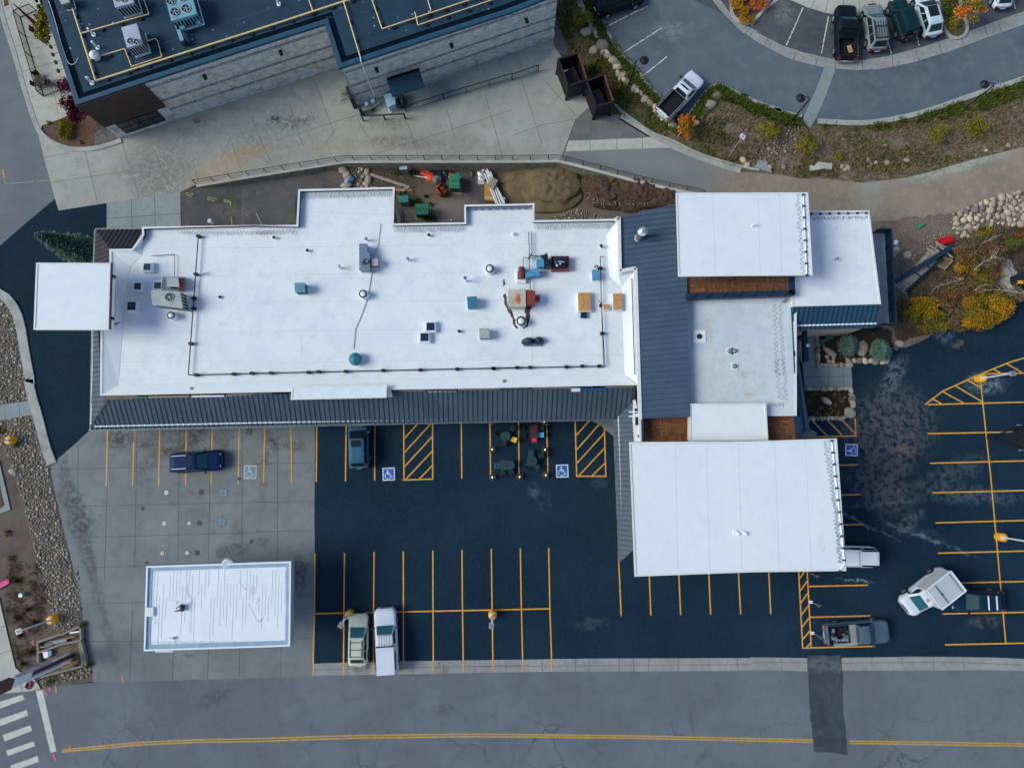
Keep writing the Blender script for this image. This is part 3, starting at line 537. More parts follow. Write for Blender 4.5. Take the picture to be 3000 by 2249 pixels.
q = MB(); q.slab(offset(outl,.06), 4.95, RZ, 0, 1)
ringslab(q, outl, .09, 4.95, 5.72, 1); ringslab(q, offset(outl,-.03), .17, 5.72, 5.78, 2)
# sloped perimeter of the membrane
def strip(q, A, Bv, za, zb, m=0):
    A = Ws(A, za); Bv = Ws(Bv, zb); q.add(A+Bv, [(i,i+1,len(A)+i+1,len(A)+i) for i in range(len(A)-1)], m)
strip(q, 'i 830,150 j 0,262 1090,240 k 0,230 1275,203', 'i 958,76 j 0,185 1090,158 k 0,150 1180,122', 5.74, RZ+.01, 3)
strip(q, 'e 830,1150 i 830,150', 'e 1000,1085 i 958,76', 5.74, RZ+.012, 3)
strip(q, 'e 898,510 898,1100', 'e 1055,640 985,1085', 5.74, RZ+.014, 3)
strip(q, 'e 898,510 1070,508', 'e 1055,640 1150,545', 5.74, RZ+.015, 3)
strip(q, 'e 1070,508 1160,385 1163,330', 'e 1150,545 1156,450 1165,335', 5.74, RZ+.016, 3)
strip(q, 'g 1130,402 1140,840 1268,803 1290,1660 k 1285,205', 'g 1040,520 1062,860 1165,945 1188,1640 k 1180,122', 5.74, RZ+.013, 3)
# membrane seams
for n_, l in enumerate(['e 1180,490 2211,488 f 0,480','e 1560,712 2211,720','f 0,762 1690,735','e 1590,930 2211,940','f 0,980 2211,958','e 1000,1170 2211,1170','f 0,1200 2211,1190','e 980,1410 2211,1400','f 0,1435 2211,1420','j 0,40 2211,0','f 345,470 1110,495','g 0,420 450,415','g 0,595 1030,600','g 440,1000 440,1640','g 0,1500 1180,1490','f 370,1440 370,1650']):
    q.ribbon(Ws(l, RZ), .035, RZ+.006+.0006*(n_%5), 4)
M['wseam'] = mat('membrane_lap_line', (.62,.65,.68), rough=.8)
q.build('roof', [M['white'], M['navy'], M['capw'], M['white_s'], M['wseam']], BLD)
# south storefront glazing below the canopy
sw = offset(outl,.45)
a0, a1 = Vector(sw[0]), Vector(sw[-4])
dirS = (a1-a0).normalized(); Ls = (a1-a0).length
for n_ in range(15):
    c = a0+dirS*(Ls*(n_+.5)/15)
    wq = MB(); wq.box((c.x,c.y-.03,1.75), (2.4,.10,2.3), math.atan2(dirS.y,dirS.x), 0); wn = wq.build('window', M['glass'], BLD)
    fq = MB(); an = math.atan2(dirS.y,dirS.x)
    for dx, sx, dz, sz in ((0,2.56,2.96,.1),(0,2.56,.55,.1),(-1.24,.08,1.75,2.5),(1.24,.08,1.75,2.5),(0,.06,1.75,2.3)):
        fq.box((c.x+dirS.x*dx, c.y+dirS.y*dx-.07, dz), (sx,.08,sz), an, 0)
    fq.build('frame', M['black'], wn)
# window in the east face of the rear projection
wq = MB(); pw = W('f',1150,480,3.6); wq.box((pw.x+.2,pw.y,2.2),(.16,1.1,1.2),0,0); wn = wq.build('window', M['glass'], BLD)
wq = MB(); wq.box((pw.x+.22,pw.y,2.85),(.2,1.3,.1),0,0); wq.box((pw.x+.22,pw.y,1.55),(.2,1.3,.1),0,0); wq.build('frame', M['teal_m'], wn)
# ---- canopies
metal_roof('canopy_roof', [W('i',728,440,3.2), W('j',0,548,3.2), W('k',0,511,3.2), W('k',1103,490,3.2), W('k',1268,332,4.95), W('k',1270,236,4.95), W('k',0,258,4.95), W('j',0,292,4.95), W('i',868,195,4.95)], (0.022,1), .43, BLD, M['mg'], M['mgs'], side=M['teal_m'])
metal_roof('canopy_roof', [W('i',726,436,3.2), W('i',866,193,4.95), W('i',812,60,4.95), W('e',806,1150,4.95), W('e',768,1150,4.4), W('i',745,100,3.9)], (1,0.0), .43, BLD, M['mg'], M['mgs'], side=M['teal_m'])
metal_roof('canopy_roof', [W('k',1103,492,3.2), W('k',1148,1645,3.2), W('k',1262,1550,4.6), W('k',1300,1500,4.95), W('k',1300,700,4.95), W('k',1283,500,4.95), W('k',1268,336,4.95)], (1,0.02), .42, BLD, M['mg'], M['mgs'], side=M['teal_m'])
metal_roof('canopy_roof', [W('e',778,337,3.6), W('e',1150,334,3.6), W('e',1072,495,5.3), W('e',890,492,5.3)], (0,1), .42, BLD, M['md'], M['mds'], side=M['teal_m'])
metal_roof('canopy_roof', [W('e',775,340,3.6), W('e',888,495,5.3), W('e',890,640,5.3), W('e',764,640,3.6)], (1,0.02), .42, BLD, M['md'], M['mds'], side=M['teal_m'])
def gutter(spec, z, m='teal_m', w_=.14, name='gutter'):
    q = MB(); P = Ws(spec, z)
    for a, b in zip(P, P[1:]): q.beam(a, b, w_, .13)
    return q.build(name, M[m], BLD)
gutter('i 722,441 j 0,552 k 0,515 1100,494', 3.13); gutter('k 1100,496 1145,1648', 3.13); gutter('i 735,435 e 748,1155', 3.25); gutter('e 772,336 1150,331', 3.55); gutter('e 771,338 760,640', 3.55)
def snow_guard(spec, z, n, h=.12):
    q = MB(); P = Ws(spec, z)
    for a, b in zip(P, P[1:]): q.beam(a, b, .075, .07)
    for p in resample(P, n): q.box(p, (.09,.16,.1))
    return q.build('snow_guard', M['snow'], BLD)
snow_guard('i 775,411 j 0,520 k 0,484 1125,463', 3.52, 96); snow_guard('k 1137,475 1180,1590', 3.55, 70); snow_guard('i 737,385 e 758,1158', 3.62, 4)
# canopy posts and storefront fascia signs standing on the canopy head
for n_, (k_, x_, y_) in enumerate([('i',760,425),('i',1300,425),('i',1850,412),('j',100,540),('j',640,530),('j',1190,515),('j',1760,508),('k',150,500),('k',700,490),('k',1110,700),('k',1125,1100),('k',1140,1500)]):
    q = MB(); p = W(k_,x_,y_,3.0); q.box((p.x+(.5 if k_=='k' and y_>600 else 0), p.y+.45, 1.5), (.22,.22,3.0)); q.build('post', M['cream'], BLD)
M['signw'] = mat('white_sign_face', (.75,.76,.77), rough=.5); M['signb'] = mat('blue_sign_letters', T('1a56b0'), T('2468c0'), 5, .4); M['signg'] = mat('dark_green_sign_top', T('16463f'), T('3f7f72'), 6, .6); M['signt'] = mat('tan_sign_box', T('8a8a85'), rough=.7)
for sp, m_, zz in [('j 0,285 130,283','signg',5.1), ('i 1075,177 1190,175','signg',5.1), ('i 1200,174 1530,166','signt',5.05), ('i 1550,168 1815,164','signw',5.1), ('i 1830,158 2060,152','signt',5.05), ('j 1110,266 1370,262','signt',5.1), ('j 1385,268 1625,264','signw',5.1), ('j 1635,258 1975,250','signt',5.1), ('k 190,254 430,250','signg',5.12), ('k 440,244 760,238','signt',5.1), ('k 1035,235 1265,228','signt',5.1)]:
    P = Ws(sp, zz); q = MB(); q.box((P[0]+P[1])/2-Vector((0,0,.3)), ((P[1]-P[0]).length,.16,.62), math.atan2((P[1]-P[0]).y,(P[1]-P[0]).x)); q.build('sign_panel', M[m_], BLD)
q = MB()
x = 832
for n_, (w_, kind) in enumerate([(22,0),(20,1),(17,2),(20,3),(12,4),(18,5),(19,1),(20,6)]):
    p = W('k', x+w_/2, 250, 5.0); ww = w_*.3618/31*.85; hh = .55; an = .022
    q.box((p.x,p.y,p.z-hh/2+.02), (ww,.12,.10), an, 0); q.box((p.x,p.y,p.z+.38), (ww,.12,.10), an, 0)
    for s_ in ((-1,) if kind in (1,4,6) else (1,) if kind == 2 else (-1,1)): q.box((p.x+s_*(ww/2-.05),p.y,p.z+.04), (.1,.13,.62), an, 0)
    if kind % 2: q.box((p.x,p.y,p.z+.08), (ww,.11,.09), an, 0)
    x += w_+6
q.build('sign_letters', M['signb'], BLD)
q = MB(); p = W('k',793,253,5.25); q.box((p.x,p.y,5.0),(.75,.3,.5),.022); q.build('sign_panel', M['signw'], BLD)
# entrance block on the south side
q = MB(); P = Ws('j 283,333 290,228 1058,212 1055,316', 6.2); q.slab(P, 5.95, 6.2, 0, 1); ringslab(q, offset(P,-.02), .15, 6.2, 6.24, 1); q.slab(offset(P,.4), 4.6, 5.95, 1)
P = Ws('j 1058,250 1085,250 1098,303 1055,306', 5.95); q.slab(P, 4.8, 5.9, 1); q.build('entrance_roof', [M['white'], M['capw']], BLD)
# ---- higher roofs
def tier(spec, z, wz0, top='white', side='navy', wall='cream', inset=.35, th=.35, cap='capw', name='roof', ex=None, lip=.05, capw=.14):
    P = Ws(spec, z); q = MB(); q.slab(P, z-th, z, 0, 1, bottom=True)
    if cap: ringslab(q, offset(P,-.02), capw, z+.002, z+lip, 2)
    if inset is not None: 
        wq = MB(); wq.slab(offset(P,inset), wz0, z-th+.02, 0); wq.build('wall', M[wall], BLD)
    if ex: ex(q)
    return q.build(name, [M[top], M[side], M[cap or 'capw'], M['wseam']], BLD)
def ne_seams(q):
    for n_, l in enumerate(['g 1900,185 1925,852','h 60,182 75,850','h 230,182 250,850']): q.ribbon(Ws(l, 9.0), .03, 9.004+.0006*(n_%4), 3)
tier('e 297,610 917,612 902,1150 276,1148', 8.2, 0, top='whitetop', side='capw', inset=1.2)
q = MB(); P = Ws('e 912,612 897,1150', 8.2); 
q.beam(P[0]-Vector((.02,0,.02)), P[1]-Vector((.02,0,.02)), .12, .4); [q.box(W('e',x_,y_,8.15),(.22,.22,.3)) for x_,y_ in ((920,720),(908,1058))]; q.build('trim', M['black'], BLD)
tier('g 1602,183 h 460,180 h 497,849 h 0,851 g 1622,858', 9.0, 0, top='whitetop', side='navy', inset=1.0, ex=ne_seams)
def se_seams(q):
    for n_, l in enumerate(['k 1600,672 o 1620,90','k 1850,668 o 1880,82','k 2110,665 o 2140,74','l 190,664 p 230,335','l 440,656 p 490,336','k 1245,700 l 620,668','k 1245,700 o 1290,90']): q.ribbon(Ws(l, 8.0), .03, 8.004+.0006*(n_%4), 1 if n_ > 90 else 3)
tier('k 1226,678 l 0,671 l 692,648 p 768,337 p 0,347 o 1270,106', 8.0, 0, top='whitetop', side='teal_m', inset=1.2, ex=se_seams)
tier('h 330,330 955,325 1050,1080 335,1100 325,900', 6.4, 0, top='white', side='capw', inset=.3)
tier('g 1685,1030 h 0,1010 308,1008 368,462 l 368,462 l 120,464 P 1960,1218 g 1700,1400', 6.0, 0, top='white_d', side='navy', inset=.25)
tier('k 1716,367 l 0,362 l 120,362 l 138,662 k 1712,668', 6.7, 5.5, top='white_s', side='capw', inset=.1)
# blue metal roof of the east wing
metal_roof('metal_roof', [W('g',1138,387,6.0), W('g',1600,270,6.7), W('g',1660,300,6.8), W('g',1690,870,6.8), W('k',1700,0,6.8), W('k',1714,472,6.8), W('k',1312,487,6.0), W('k',1300,0,6.0), W('g',1300,1650,6.0), W('g',1276,792,6.0), W('g',1150,815,5.95)], (1,.07), .47, BLD, M['mb'], M['mbs'], th=.25, side=M['navy'])
q = MB(); q.slab(Ws('g 1160,400 1640,290 1680,860 k 1700,400 1335,470 g 1310,1650 g 1290,815 1165,830', 5.9), -2, 5.75, 0); q.build('wall', M['cream'], BLD)
q = MB(); P = Ws('g 1112,400 1141,385 1150,815 1276,792 1302,1660 k 1320,670', 6.1)
for a, b in zip(P, P[1:]): q.beam(a, b, .28, .35)
q.build('parapet', M['capw'], BLD)
# small wall strip with windows between canopy and balcony
q = MB(); q.slab(Ws('k 1276,330 1305,480 1322,672 1285,672 1272,480', 6.0), 3, 6.0, 0); q.build('wall', M['capw'], BLD)
for x_, y0, y1 in ((1283,405,445),(1288,470,540)):
    q = MB(); a, b = W('k',x_,y0,6.03), W('k',x_,y1,6.03); q.beam(a, b, .28, .04); wn = q.build('window', M['glass'], BLD)
for y_ in (432,468):
    q = MB(); q.beam(W('k',1222,y_,6.1), W('k',1295,y_,6.1), .1, .1); q.build('pipe', M['snow'], BLD)
q = MB(); q.box(W('k',1305,627,6.1),(.16,.2,.2)); q.build('wall_light', M['black'], BLD)
# teak balconies
def deck(spec, z, wz=0):
    P = Ws(spec, z); q = MB(); q.slab(P, z-.25, z, 2, 2)
    xs = [p.x for p in P]; ys = [p.y for p in P]; t_ = .62; nx = int((max(xs)-min(xs))/t_)+1; ny = int((max(ys)-min(ys))/t_)+1
    for i in range(nx):
        for j in range(ny):
            x0 = min(xs)+i*t_; y0 = min(ys)+j*t_
            for s_ in range(6):
                f0, f1 = (s_/6+.02)*t_, ((s_+1)/6-.02)*t_
                r_ = (x0+f0, y0, x0+f1, y0+t_-.02) if (i+j) % 2 else (x0, y0+f0, x0+t_-.02, y0+f1)
                cx, cy = (r_[0]+r_[2])/2, (r_[1]+r_[3])/2
                if inpoly(cx, cy, P): q.slab([(r_[0],r_[1]),(r_[2],r_[1]),(r_[2],r_[3]),(r_[0],r_[3])], z, z+.03, random.choice((0,0,1)))
    q.build('deck', [M['parq'], M['parq2'], M['parq3']], BLD)
deck('g 1660,790 h 330,785 h 310,985 g 1682,1010', 6.7); deck('k 1318,470 1720,465 1712,690 1325,690', 5.2); deck('l 130,450 375,450 366,680 136,680', 5.4)
q = MB(); q.slab(Ws('g 1660,790 h 345,785 h 330,1015 g 1682,1040', 6.4), 2, 6.35, 0); q.build('wall', M['navy'], BLD); q = MB(); q.slab(Ws('k 1318,470 1720,465 1712,690 1325,690', 4.9), 2, 4.9, 0); q.build('wall', M['navy'], BLD); q = MB(); q.slab(Ws('l 130,450 375,450 366,680 136,680', 5.1), 2, 5.1, 0); q.build('wall', M['navy'], BLD)
def railing(spec, z, h, n, name='railing', parent=BLD, m='black', balusters=0, rw=.06, loc=None, top=None):
    P = [Vector(p) for p in (Ws(spec, z) if isinstance(spec, str) else spec)]; q = MB()
    for a, b in zip(P, P[1:]):
        U = Vector((0,0,h)); q.beam(a+U, b+U, rw*1.4, rw); q.beam(a+U*.12, b+U*.12, rw*.8, rw*.8)
        L = (b-a).length; k_ = max(1, int(round(L/n)))
        for i in range(k_+1):
            c = a.lerp(b, i/k_); q.cyl(c, c+U, rw*.75, n=6)
        if balusters:
            k_ = int(L/balusters)
            for i in range(k_): c = a.lerp(b, (i+.5)/k_); q.beam(c+U*.12, c+U, .022, .022)
    return q.build(name, M[m], parent)
q = MB(); a, b = W('g',1684,1018,7.1), W('h',352,988,7.1)
q.beam(a,b,.5,.06,0); q.beam(a-Vector((0,.15,.45)),b-Vector((0,.15,.45)),.08,.9,0)
for i in range(7): c = a.lerp(b,(i+.5)/7); q.beam(c+Vector((-.25,-.32,.06)),c+Vector((.3,.3,.06)),.06,.05,1)
q.build('deck_railing', [M['navy'], M['black']], BLD)
q = MB(); a, b = W('h',330,858,7.1), W('h',335,1000,7.1); q.beam(a,b,.5,.06,0)
for y_ in (875,985): c = W('h',332,y_,7.2); q.beam(c+Vector((-.3,-.2,0)),c+Vector((.3,.2,0)),.06,.05,1)
q.build('deck_railing', [M['navy'], M['black']], BLD)
q = MB(); a, b = W('k',1328,492,6.1), W('k',1332,668,6.1); q.beam(a,b,.2,.5,0); q.build('deck_railing', M['navy'], BLD); q = MB(); a, b = W('l',372,468,6.0), W('l',392,655,6.0); q.beam(a,b,.45,.3,0); q.build('deck_railing', M['navy'], BLD)
# east apron roof, grey deck with railing, slanted blue wall
metal_roof('metal_roof', [W('h',336,1104,6.3), W('h',1052,1084,6.3), W('h',1000,1272,5.2), W('h',350,1290,5.2)], (-.0,1), .42, BLD, M['mt'], M['mts'], th=.15, side=M['teal_m'])
q = MB(); P = Ws('h 343,1255 1008,1237', 5.45); q.beam(P[0],P[1],.08,.08); [q.box(p,(.1,.16,.1)) for p in resample(P,21)]; q.build('snow_guard', M['snow'], BLD)
q = MB(); q.slab(Ws('h 360,1110 1020,1095 975,1250 365,1265', 5.2), 0, 5.0, 0); q.build('wall', M['cream'], BLD)
q = MB(); q.slab(Ws('h 960,500 1085,500 1122,1262 940,1262', 3.0), 2.7, 3.0, 0, 1, bottom=True); q.build('deck', [M['deckg'], M['navy']], BLD)
for x_, y_ in ((1095,520),(1105,760),(1115,1010),(1125,1250)):
    q = MB(); p = W('h',x_,y_,2.7); q.box((p.x-.25,p.y,1.35),(.2,.2,2.7)); q.build('post', M['black'], BLD)
M['railp'] = mat('dark_railing_panel', T('12293a'), rough=.4); P = Ws('h 975,505 1083,505 1122,1255 1000,1258', 3.0); U = Vector((0,0,1.15)); q = MB()
for a, b in zip(P, P[1:]):
    q.beam(a+U, b+U, .12, .07, 0); q.beam(a+U*.08, b+U*.08, .08, .06, 0)
    q.add([a+U*.15,b+U*.15,b+U*.94,a+U*.94], [(0,1,2,3),(3,2,1,0)][:1], 1)
a, b = P[1], P[2]
for i in range(7): c = a.lerp(b, i/6); q.beam(c, c+U*1.02, .1, .1, 2)
q.build('deck_railing', [M['navy'], M['railp'], M['black']], BLD)
q = MB(); q.hull([W('l',345,-60,5.4),W('l',372,-60,5.4),W('l',475,562,4.2),W('l',410,568,4.2)], [W('l',335,-60,6.0),W('l',378,-60,5.9),W('l',470,560,4.6),W('l',408,566,4.9)], 0); q.beam(W('l',352,-60,6.05),W('l',438,560,4.85),.08,.06,1)
q.slab(Ws('l 345,-60 372,-60 465,560 405,640 366,640', 4.2), 0, 4.1, 0)
q.hull([W('h',335,1010,5.6),W('h',350,1010,5.6),W('h',395,1640,5.4),W('h',352,1640,5.4)], [W('h',318,1010,6.05),W('h',332,1010,6.05),W('h',385,1640,5.9),W('h',350,1640,6.05)],0)
q.build('slanted_roof', [M['mt'], M['mts']], BLD)
q = MB(); q.slab(Ws('l 360,470 470,560 540,610 520,625 400,640 366,655', 3.2), 3.0, 3.2, 0); q.build('glass_canopy', [M['teal_m']], BLD)
q = MB(); P = Ws('h 425,1290 455,1290 470,1535 430,1555', 3.3); q.slab(P, 2.9, 3.3, 0, 1, bottom=True); q.cyl(W('v',385,1005,3.0),W('v',490,970,3.4),.09,n=8,m=1); q.cyl(W('v',490,970,3.45),W('v',490,970,3.7),.14,n=10,m=2); q.build('entry_beam', [M['navy'], M['black'], M['snow']], BLD)
# heat cables
zigzag('e',(1440,335),(2211,335),.62,60,5.5,BLD); zigzag('f',(0,600),(322,592),.85,26,5.5,BLD); zigzag('f',(352,305),(1112,288),.85,78,5.5,BLD); zigzag('f',(1116,580),(1690,572),.85,56,5.5,BLD); zigzag('g',(458,418),(1120,405),.85,62,5.5,BLD)
zigzag('h',(405,190),(445,845),.5,36,9.03,BLD,'cablel',side=1); zigzag('h',(440,190),(480,845),.35,40,9.05,BLD,'cablel',side=1); zigzag('h',(485,365),(945,355),.5,40,6.43,BLD,'cablel',side=1)
zigzag('l',(632,665),(765,1658),.6,66,8.03,BLD,'cablel'); zigzag('l',(655,665),(745,1655),.45,60,8.04,BLD,'cablel'); zigzag('h',(215,1080),(245,1650),.6,30,6.03,BLD,'cable'); zigzag('h',(260,1080),(290,1650),.45,34,6.04,BLD,'cable'); zigzag('l',(235,0),(262,330),.6,16,6.03,BLD,'cable'); zigzag('l',(280,0),(300,330),.5,18,6.04,BLD,'cable'); zigzag('l',(135,348),(265,345),.5,9,6.04,BLD,'cable')
def roofline(spec, z, r_, m, name, clips=0, cm='black', cs=.15):
    P = Ws(spec, z); q = MB()
    q.tube(P, r_, 6, 0)
    if clips:
        for c in resample(P, clips): q.box((c.x,c.y,c.z-.06),(cs*1.2,cs,.22),0,1)
    return q.build(name, [M[m], M[cm]], BLD)
roofline('l 655,665 760,1655 p 722,340', 8.12, .045, 'snow', 'snow_rail', 12, 'navy'); roofline('h 425,195 452,845', 9.12, .045, 'snow', 'snow_rail', 8, 'navy'); roofline('h 490,350 935,342', 6.5, .03, 'cablel', 'snow_rail', 7, 'navy'); roofline('f 1705,448 2211,438 g 440,300', 5.55, .035, 'cablel', 'snow_rail', 10, 'cablel')
# roof gas piping
roofline('e 1605,400 1525,1512 1540,1515 2211,1500 j 0,120 2211,72 k 0,82 1015,62 1028,62 g 1028,1578', RZ+.3, .05, 'blackp', 'gas_pipe', 0)
roofline('g 1028,1575 1000,1060 992,695 1022,695', RZ+.3, .035, 'blackp', 'gas_pipe'); roofline('g 1018,1565 1010,1330 1000,1080 975,1042', RZ+.3, .03, 'blackp', 'gas_pipe'); roofline('g 412,495 425,960', RZ+.3, .035, 'blackp', 'gas_pipe'); roofline('g 432,495 438,690 510,692', RZ+.3, .03, 'blackp', 'gas_pipe'); roofline('g 365,780 368,705 510,700', RZ+.3, .025, 'blackp', 'gas_pipe'); roofline('e 1225,552 1412,540 1414,720', RZ+.2, .028, 'blackp', 'gas_pipe'); roofline('g 408,715 438,672', RZ+.5, .06, 'blackp', 'gas_pipe')
for s_ in ['e 1610,395','e 1590,700','e 1572,895','e 1570,978','e 1548,1262','e 1593,1515','e 1896,1508','e 2042,1502','j 125,118','j 427,112','j 510,108','j 730,105','j 1032,97','j 1332,93','j 1630,86','j 1925,82','j 2113,74','k 127,80','k 423,72','k 718,68','k 845,62','k 982,62','g 992,792','g 1000,1092','g 1007,1318']:
    p = Ws(s_, RZ+.22)[0]; q = MB(); q.box((p.x,p.y,RZ+.2),(.26,.26,.4)); q.cyl((p.x-.2,p.y,RZ+.32),(p.x+.2,p.y,RZ+.32),.08,n=8); q.build('pipe_support', M['black'], BLD)
roofline('f 905,780 935,800 945,835 930,1020 905,1170 850,1320 805,1420 790,1580', RZ+.05, .025, 'cable', 'cable'); roofline('f 1010,565 990,740 945,835', RZ+.05, .02, 'cable', 'cable'); roofline('g 1247,870 1262,1400 1272,1650', 5.85, .04, 'blackp', 'conduit')
# skylights
for k_,x_,y_,s_ in [('e',1191,640,52),('e',1114,797,50),('e',1276,791,50),('e',1065,957,62),('f',1413,1400,60),('f',1364,1486,60)]:
    z = RZ+.45; sz = s_*.3618/32; p = W(k_,x_,y_,z); q = MB()
    q.box((p.x,p.y,RZ+.2),(sz+.28,sz+.28,.4),0,1); q.box((p.x,p.y,RZ+.42),(sz+.1,sz+.1,.08),0,1); q.box((p.x,p.y,RZ+.44),(sz,sz,.08),0,0); q.build('skylight', [M['glass'], M['white_pl']], BLD)
# ------------------------------------------------------------ rooftop equipment (things standing on the roof)
M['hv'] = mat('grey_cabinet_metal', T('8d9ca4'), T('9aa8ae'), 1.5, .5, c3=T('74828a'), sc3=4, a3=.4); M['hvt'] = mat('teal_cabinet_metal', T('5b93a6'), T('4c8398'), 1.2, .5); M['hvb'] = mat('blue_cabinet_metal', T('3f84b0'), T('4c92ba'), 1.5, .5)
M['hvd'] = mat('slate_cabinet_metal', T('66819b'), T('5c7790'), 1.2, .5); M['rust'] = mat('rusty_red_metal', T('8a3a26'), T('733024'), 1.6, .7); M['maroon'] = mat('maroon_metal', T('6b3338'), T('5a2a30'), 2, .6)
M['rusted'] = mat('rust_streaked_steel', T('a3aba6'), T('b0b6b0'), 2, .6, blobs=[(W('x',1110,900,8),.35,.75,0,1,T('a8572c'),1),(W('x',980,930,8),.5,.45,0,.8,T('7a6040'))])
M['osb'] = mat('strand_board', T('b48a54'), T('8d6638'), 9, .85, lo=.4, hi=.6, c3=T('d6b380'), sc3=16, a3=.8); M['tarp'] = mat('black_plastic_tarp', T('10202c'), T('1a2e3a'), 3, .35, bump=1, bsc=8)
M['bluep'] = mat('petrol_blue_paint', T('287490'), T('2a6a88'), 2, .5); M['mould'] = mat('dark_roof_tar', T('3e322f'), T('57473f'), 5, .95)
def louvre(q, c, w_, h_, n, axis='x', m=1):
    for i in range(n):
        z = c[2]-h_/2+h_*(i+.5)/n
        q.box((c[0],c[1],z), (w_,.03,h_/n*.45) if axis == 'x' else (.03,w_,h_/n*.45), 0, m)
def fan(t, c, r_, grille='white_pl'):
    q = MB(); c = Vector(c); q.lathe(c, [(r_*1.08,-.02),(r_*1.08,.06),(r_*.97,.06),(r_*.95,.0)], 24, 0)
    q.cyl(c+Vector((0,0,-.01)), c+Vector((0,0,.005)), r_*.95, n=24, m=1)
    for k in range(5):
        a = k*2*math.pi/5+.3; q.box(None,(r_*.75,r_*.26,.015),M=Matrix.Translation(c+Vector((math.cos(a)*r_*.5,math.sin(a)*r_*.5,.03)))@Matrix.Rotation(a,4,'Z')@Matrix.Rotation(.35,4,'X'),m=2)
    q.cyl(c, c+Vector((0,0,.07)), r_*.2, n=10, m=0); q.build('fan', [M['galv'], M['black'], M['hvd']], t)
def boxunit(name, label, cat, spec, ztop, zb, m, group=None, fans=(), lou=0, extra=None, curb=True, rot=0):
    P = Ws(spec, ztop); c = sum(P, Vector())/len(P); t = thing(name, label, cat, (c.x,c.y,zb), group)
    q = MB(); q.slab(P, zb+(.15 if curb else 0), ztop-.04, 0, 0, bottom=True); q.slab(offset(P,-.03), ztop-.04, ztop, 0, 0, bottom=True); q.build('cabinet', [m], t)
    if curb: q = MB(); q.slab(offset(P,-.04), zb, zb+.15, 0); q.build('curb', M['white_pl'], t)
    for k_, x_, y_, r_ in fans: fan(t, W(k_,x_,y_,ztop)+Vector((0,0,.02)), r_)
    if lou:
        q = MB()
        for i in range(len(P)):
            a, b = P[i], P[(i+1)%len(P)]; d_ = (b-a); L = d_.length
            if L < .5: continue
            nn = Vector((d_.y,-d_.x,0)).normalized(); mid = (a+b)/2
            if (mid+nn*.1-c).length < (mid-c).length: nn = -nn
            for j in range(lou):
                u = (j+.5)/lou; p = a.lerp(b,u)+nn*.012; q.box((p.x,p.y,(zb+ztop)/2), (L/lou*.55,.03,(ztop-zb)*.6), math.atan2(d_.y,d_.x), 0)
        q.build('grille', M['black'], t)
    if extra: extra(t)
    return t
Z = RZ
boxunit('rooftop_unit','large grey rooftop unit with one fan and louvred end, beside the west tower','air handler','e 1225,833 1450,840 1475,975 1235,945',Z+1.5,Z,M['hv'],fans=[('e',1373,886,.36)],lou=5)
boxunit('condensing_unit','small open-framed condenser behind the large grey rooftop unit','condenser','e 1352,730 1440,732 1445,800 1355,798',Z+1.1,Z,M['hv'],lou=5,extra=lambda t:(MB().box(W('e',1410,780,Z+.25),(1.9,1.2,.3)).build('tray',M['hvd'],t), MB().box(W('e',1468,780,Z+.5),(.4,1.0,.7)).build('coil',M['rust'],t)))
boxunit('air_conditioner','pale blue-topped condenser cube with side grilles on the west half of the long roof','air conditioner','f 315,1048 392,1046 395,1120 318,1122',Z+1.0,Z,M['hvt'],lou=5)
boxunit('air_conditioner','light grey condenser cube with bottom grille near the black tarped unit','air conditioner','f 1810,1416 1885,1415 1890,1492 1812,1493',Z+.9,Z,M['hv'],lou=6)
boxunit('roof_box','petrol-blue metal box south of the round white fan','vent box','f 1711,1161 1787,1158 1791,1243 1716,1247',Z+.9,Z,M['bluep'],curb=True)
boxunit('duct_box','long slate-grey duct box with a coiled cable on top','duct','f 838,732 897,730 900,800 917,802 919,945 838,942',Z+1.0,Z,M['hvd'],extra=lambda t:(lambda q:(q.tube([W('f',892+22*math.cos(a/3),872+20*math.sin(a/3),Z+1.05) for a in range(20)],.035,5),q.tube([W('f',872+14*math.cos(a/3),885+14*math.sin(a/3),Z+1.05) for a in range(20)],.02,5),q.build('coiled_cable',M['black'],t)))(MB()))
boxunit('air_conditioner','small beige condenser beside the long slate-grey duct box','air conditioner','f 932,852 985,852 988,905 935,905',Z+.8,Z,M['hv'],lou=4)
boxunit('rooftop_unit','rust-streaked pale steel unit beside the orange-red hood','air handler','x 916,788 1220,785 1225,1085 920,1085',Z+1.4,Z+.2,M['rusted'],curb=False)
boxunit('exhaust_hood','orange-red metal hood joined to the rust-streaked unit','exhaust hood','x 1222,800 1340,800 1392,815 1395,1040 1350,1050 1222,1042',Z+1.3,Z+.2,M['rust'],curb=False)
boxunit('exhaust_fan','small square blue box with rusty top beside the orange-red hood','exhaust fan','x 1398,888 1490,885 1492,998 1402,1000',Z+.8,Z,M['hvb'],extra=lambda t: MB().cyl(W('x',1440,950,Z+.8),W('x',1440,950,Z+.88),.2,n=12).build('cap',M['rust'],t))
def barrel():
    t = thing('exhaust_duct','maroon stepped drum duct lying on the roof','duct',W('x',1150,490,Z)); q = MB(); a,b,c,d_ = W('x',1155,385,Z+.55),W('x',1153,470,Z+.55),W('x',1152,500,Z+.55),W('x',1152,590,Z+.55)
    q.cyl(a,b,.27,n=16); q.build('drum_neck',M['maroon'],t); q = MB(); q.cyl(b,d_,.34,n=16); q.build('drum',M['maroon'],t)
    q = MB(); q.box((c.x,c.y-.1,Z+.15),(.8,1.3,.3)); q.build('cradle',M['white_pl'],t)
barrel()
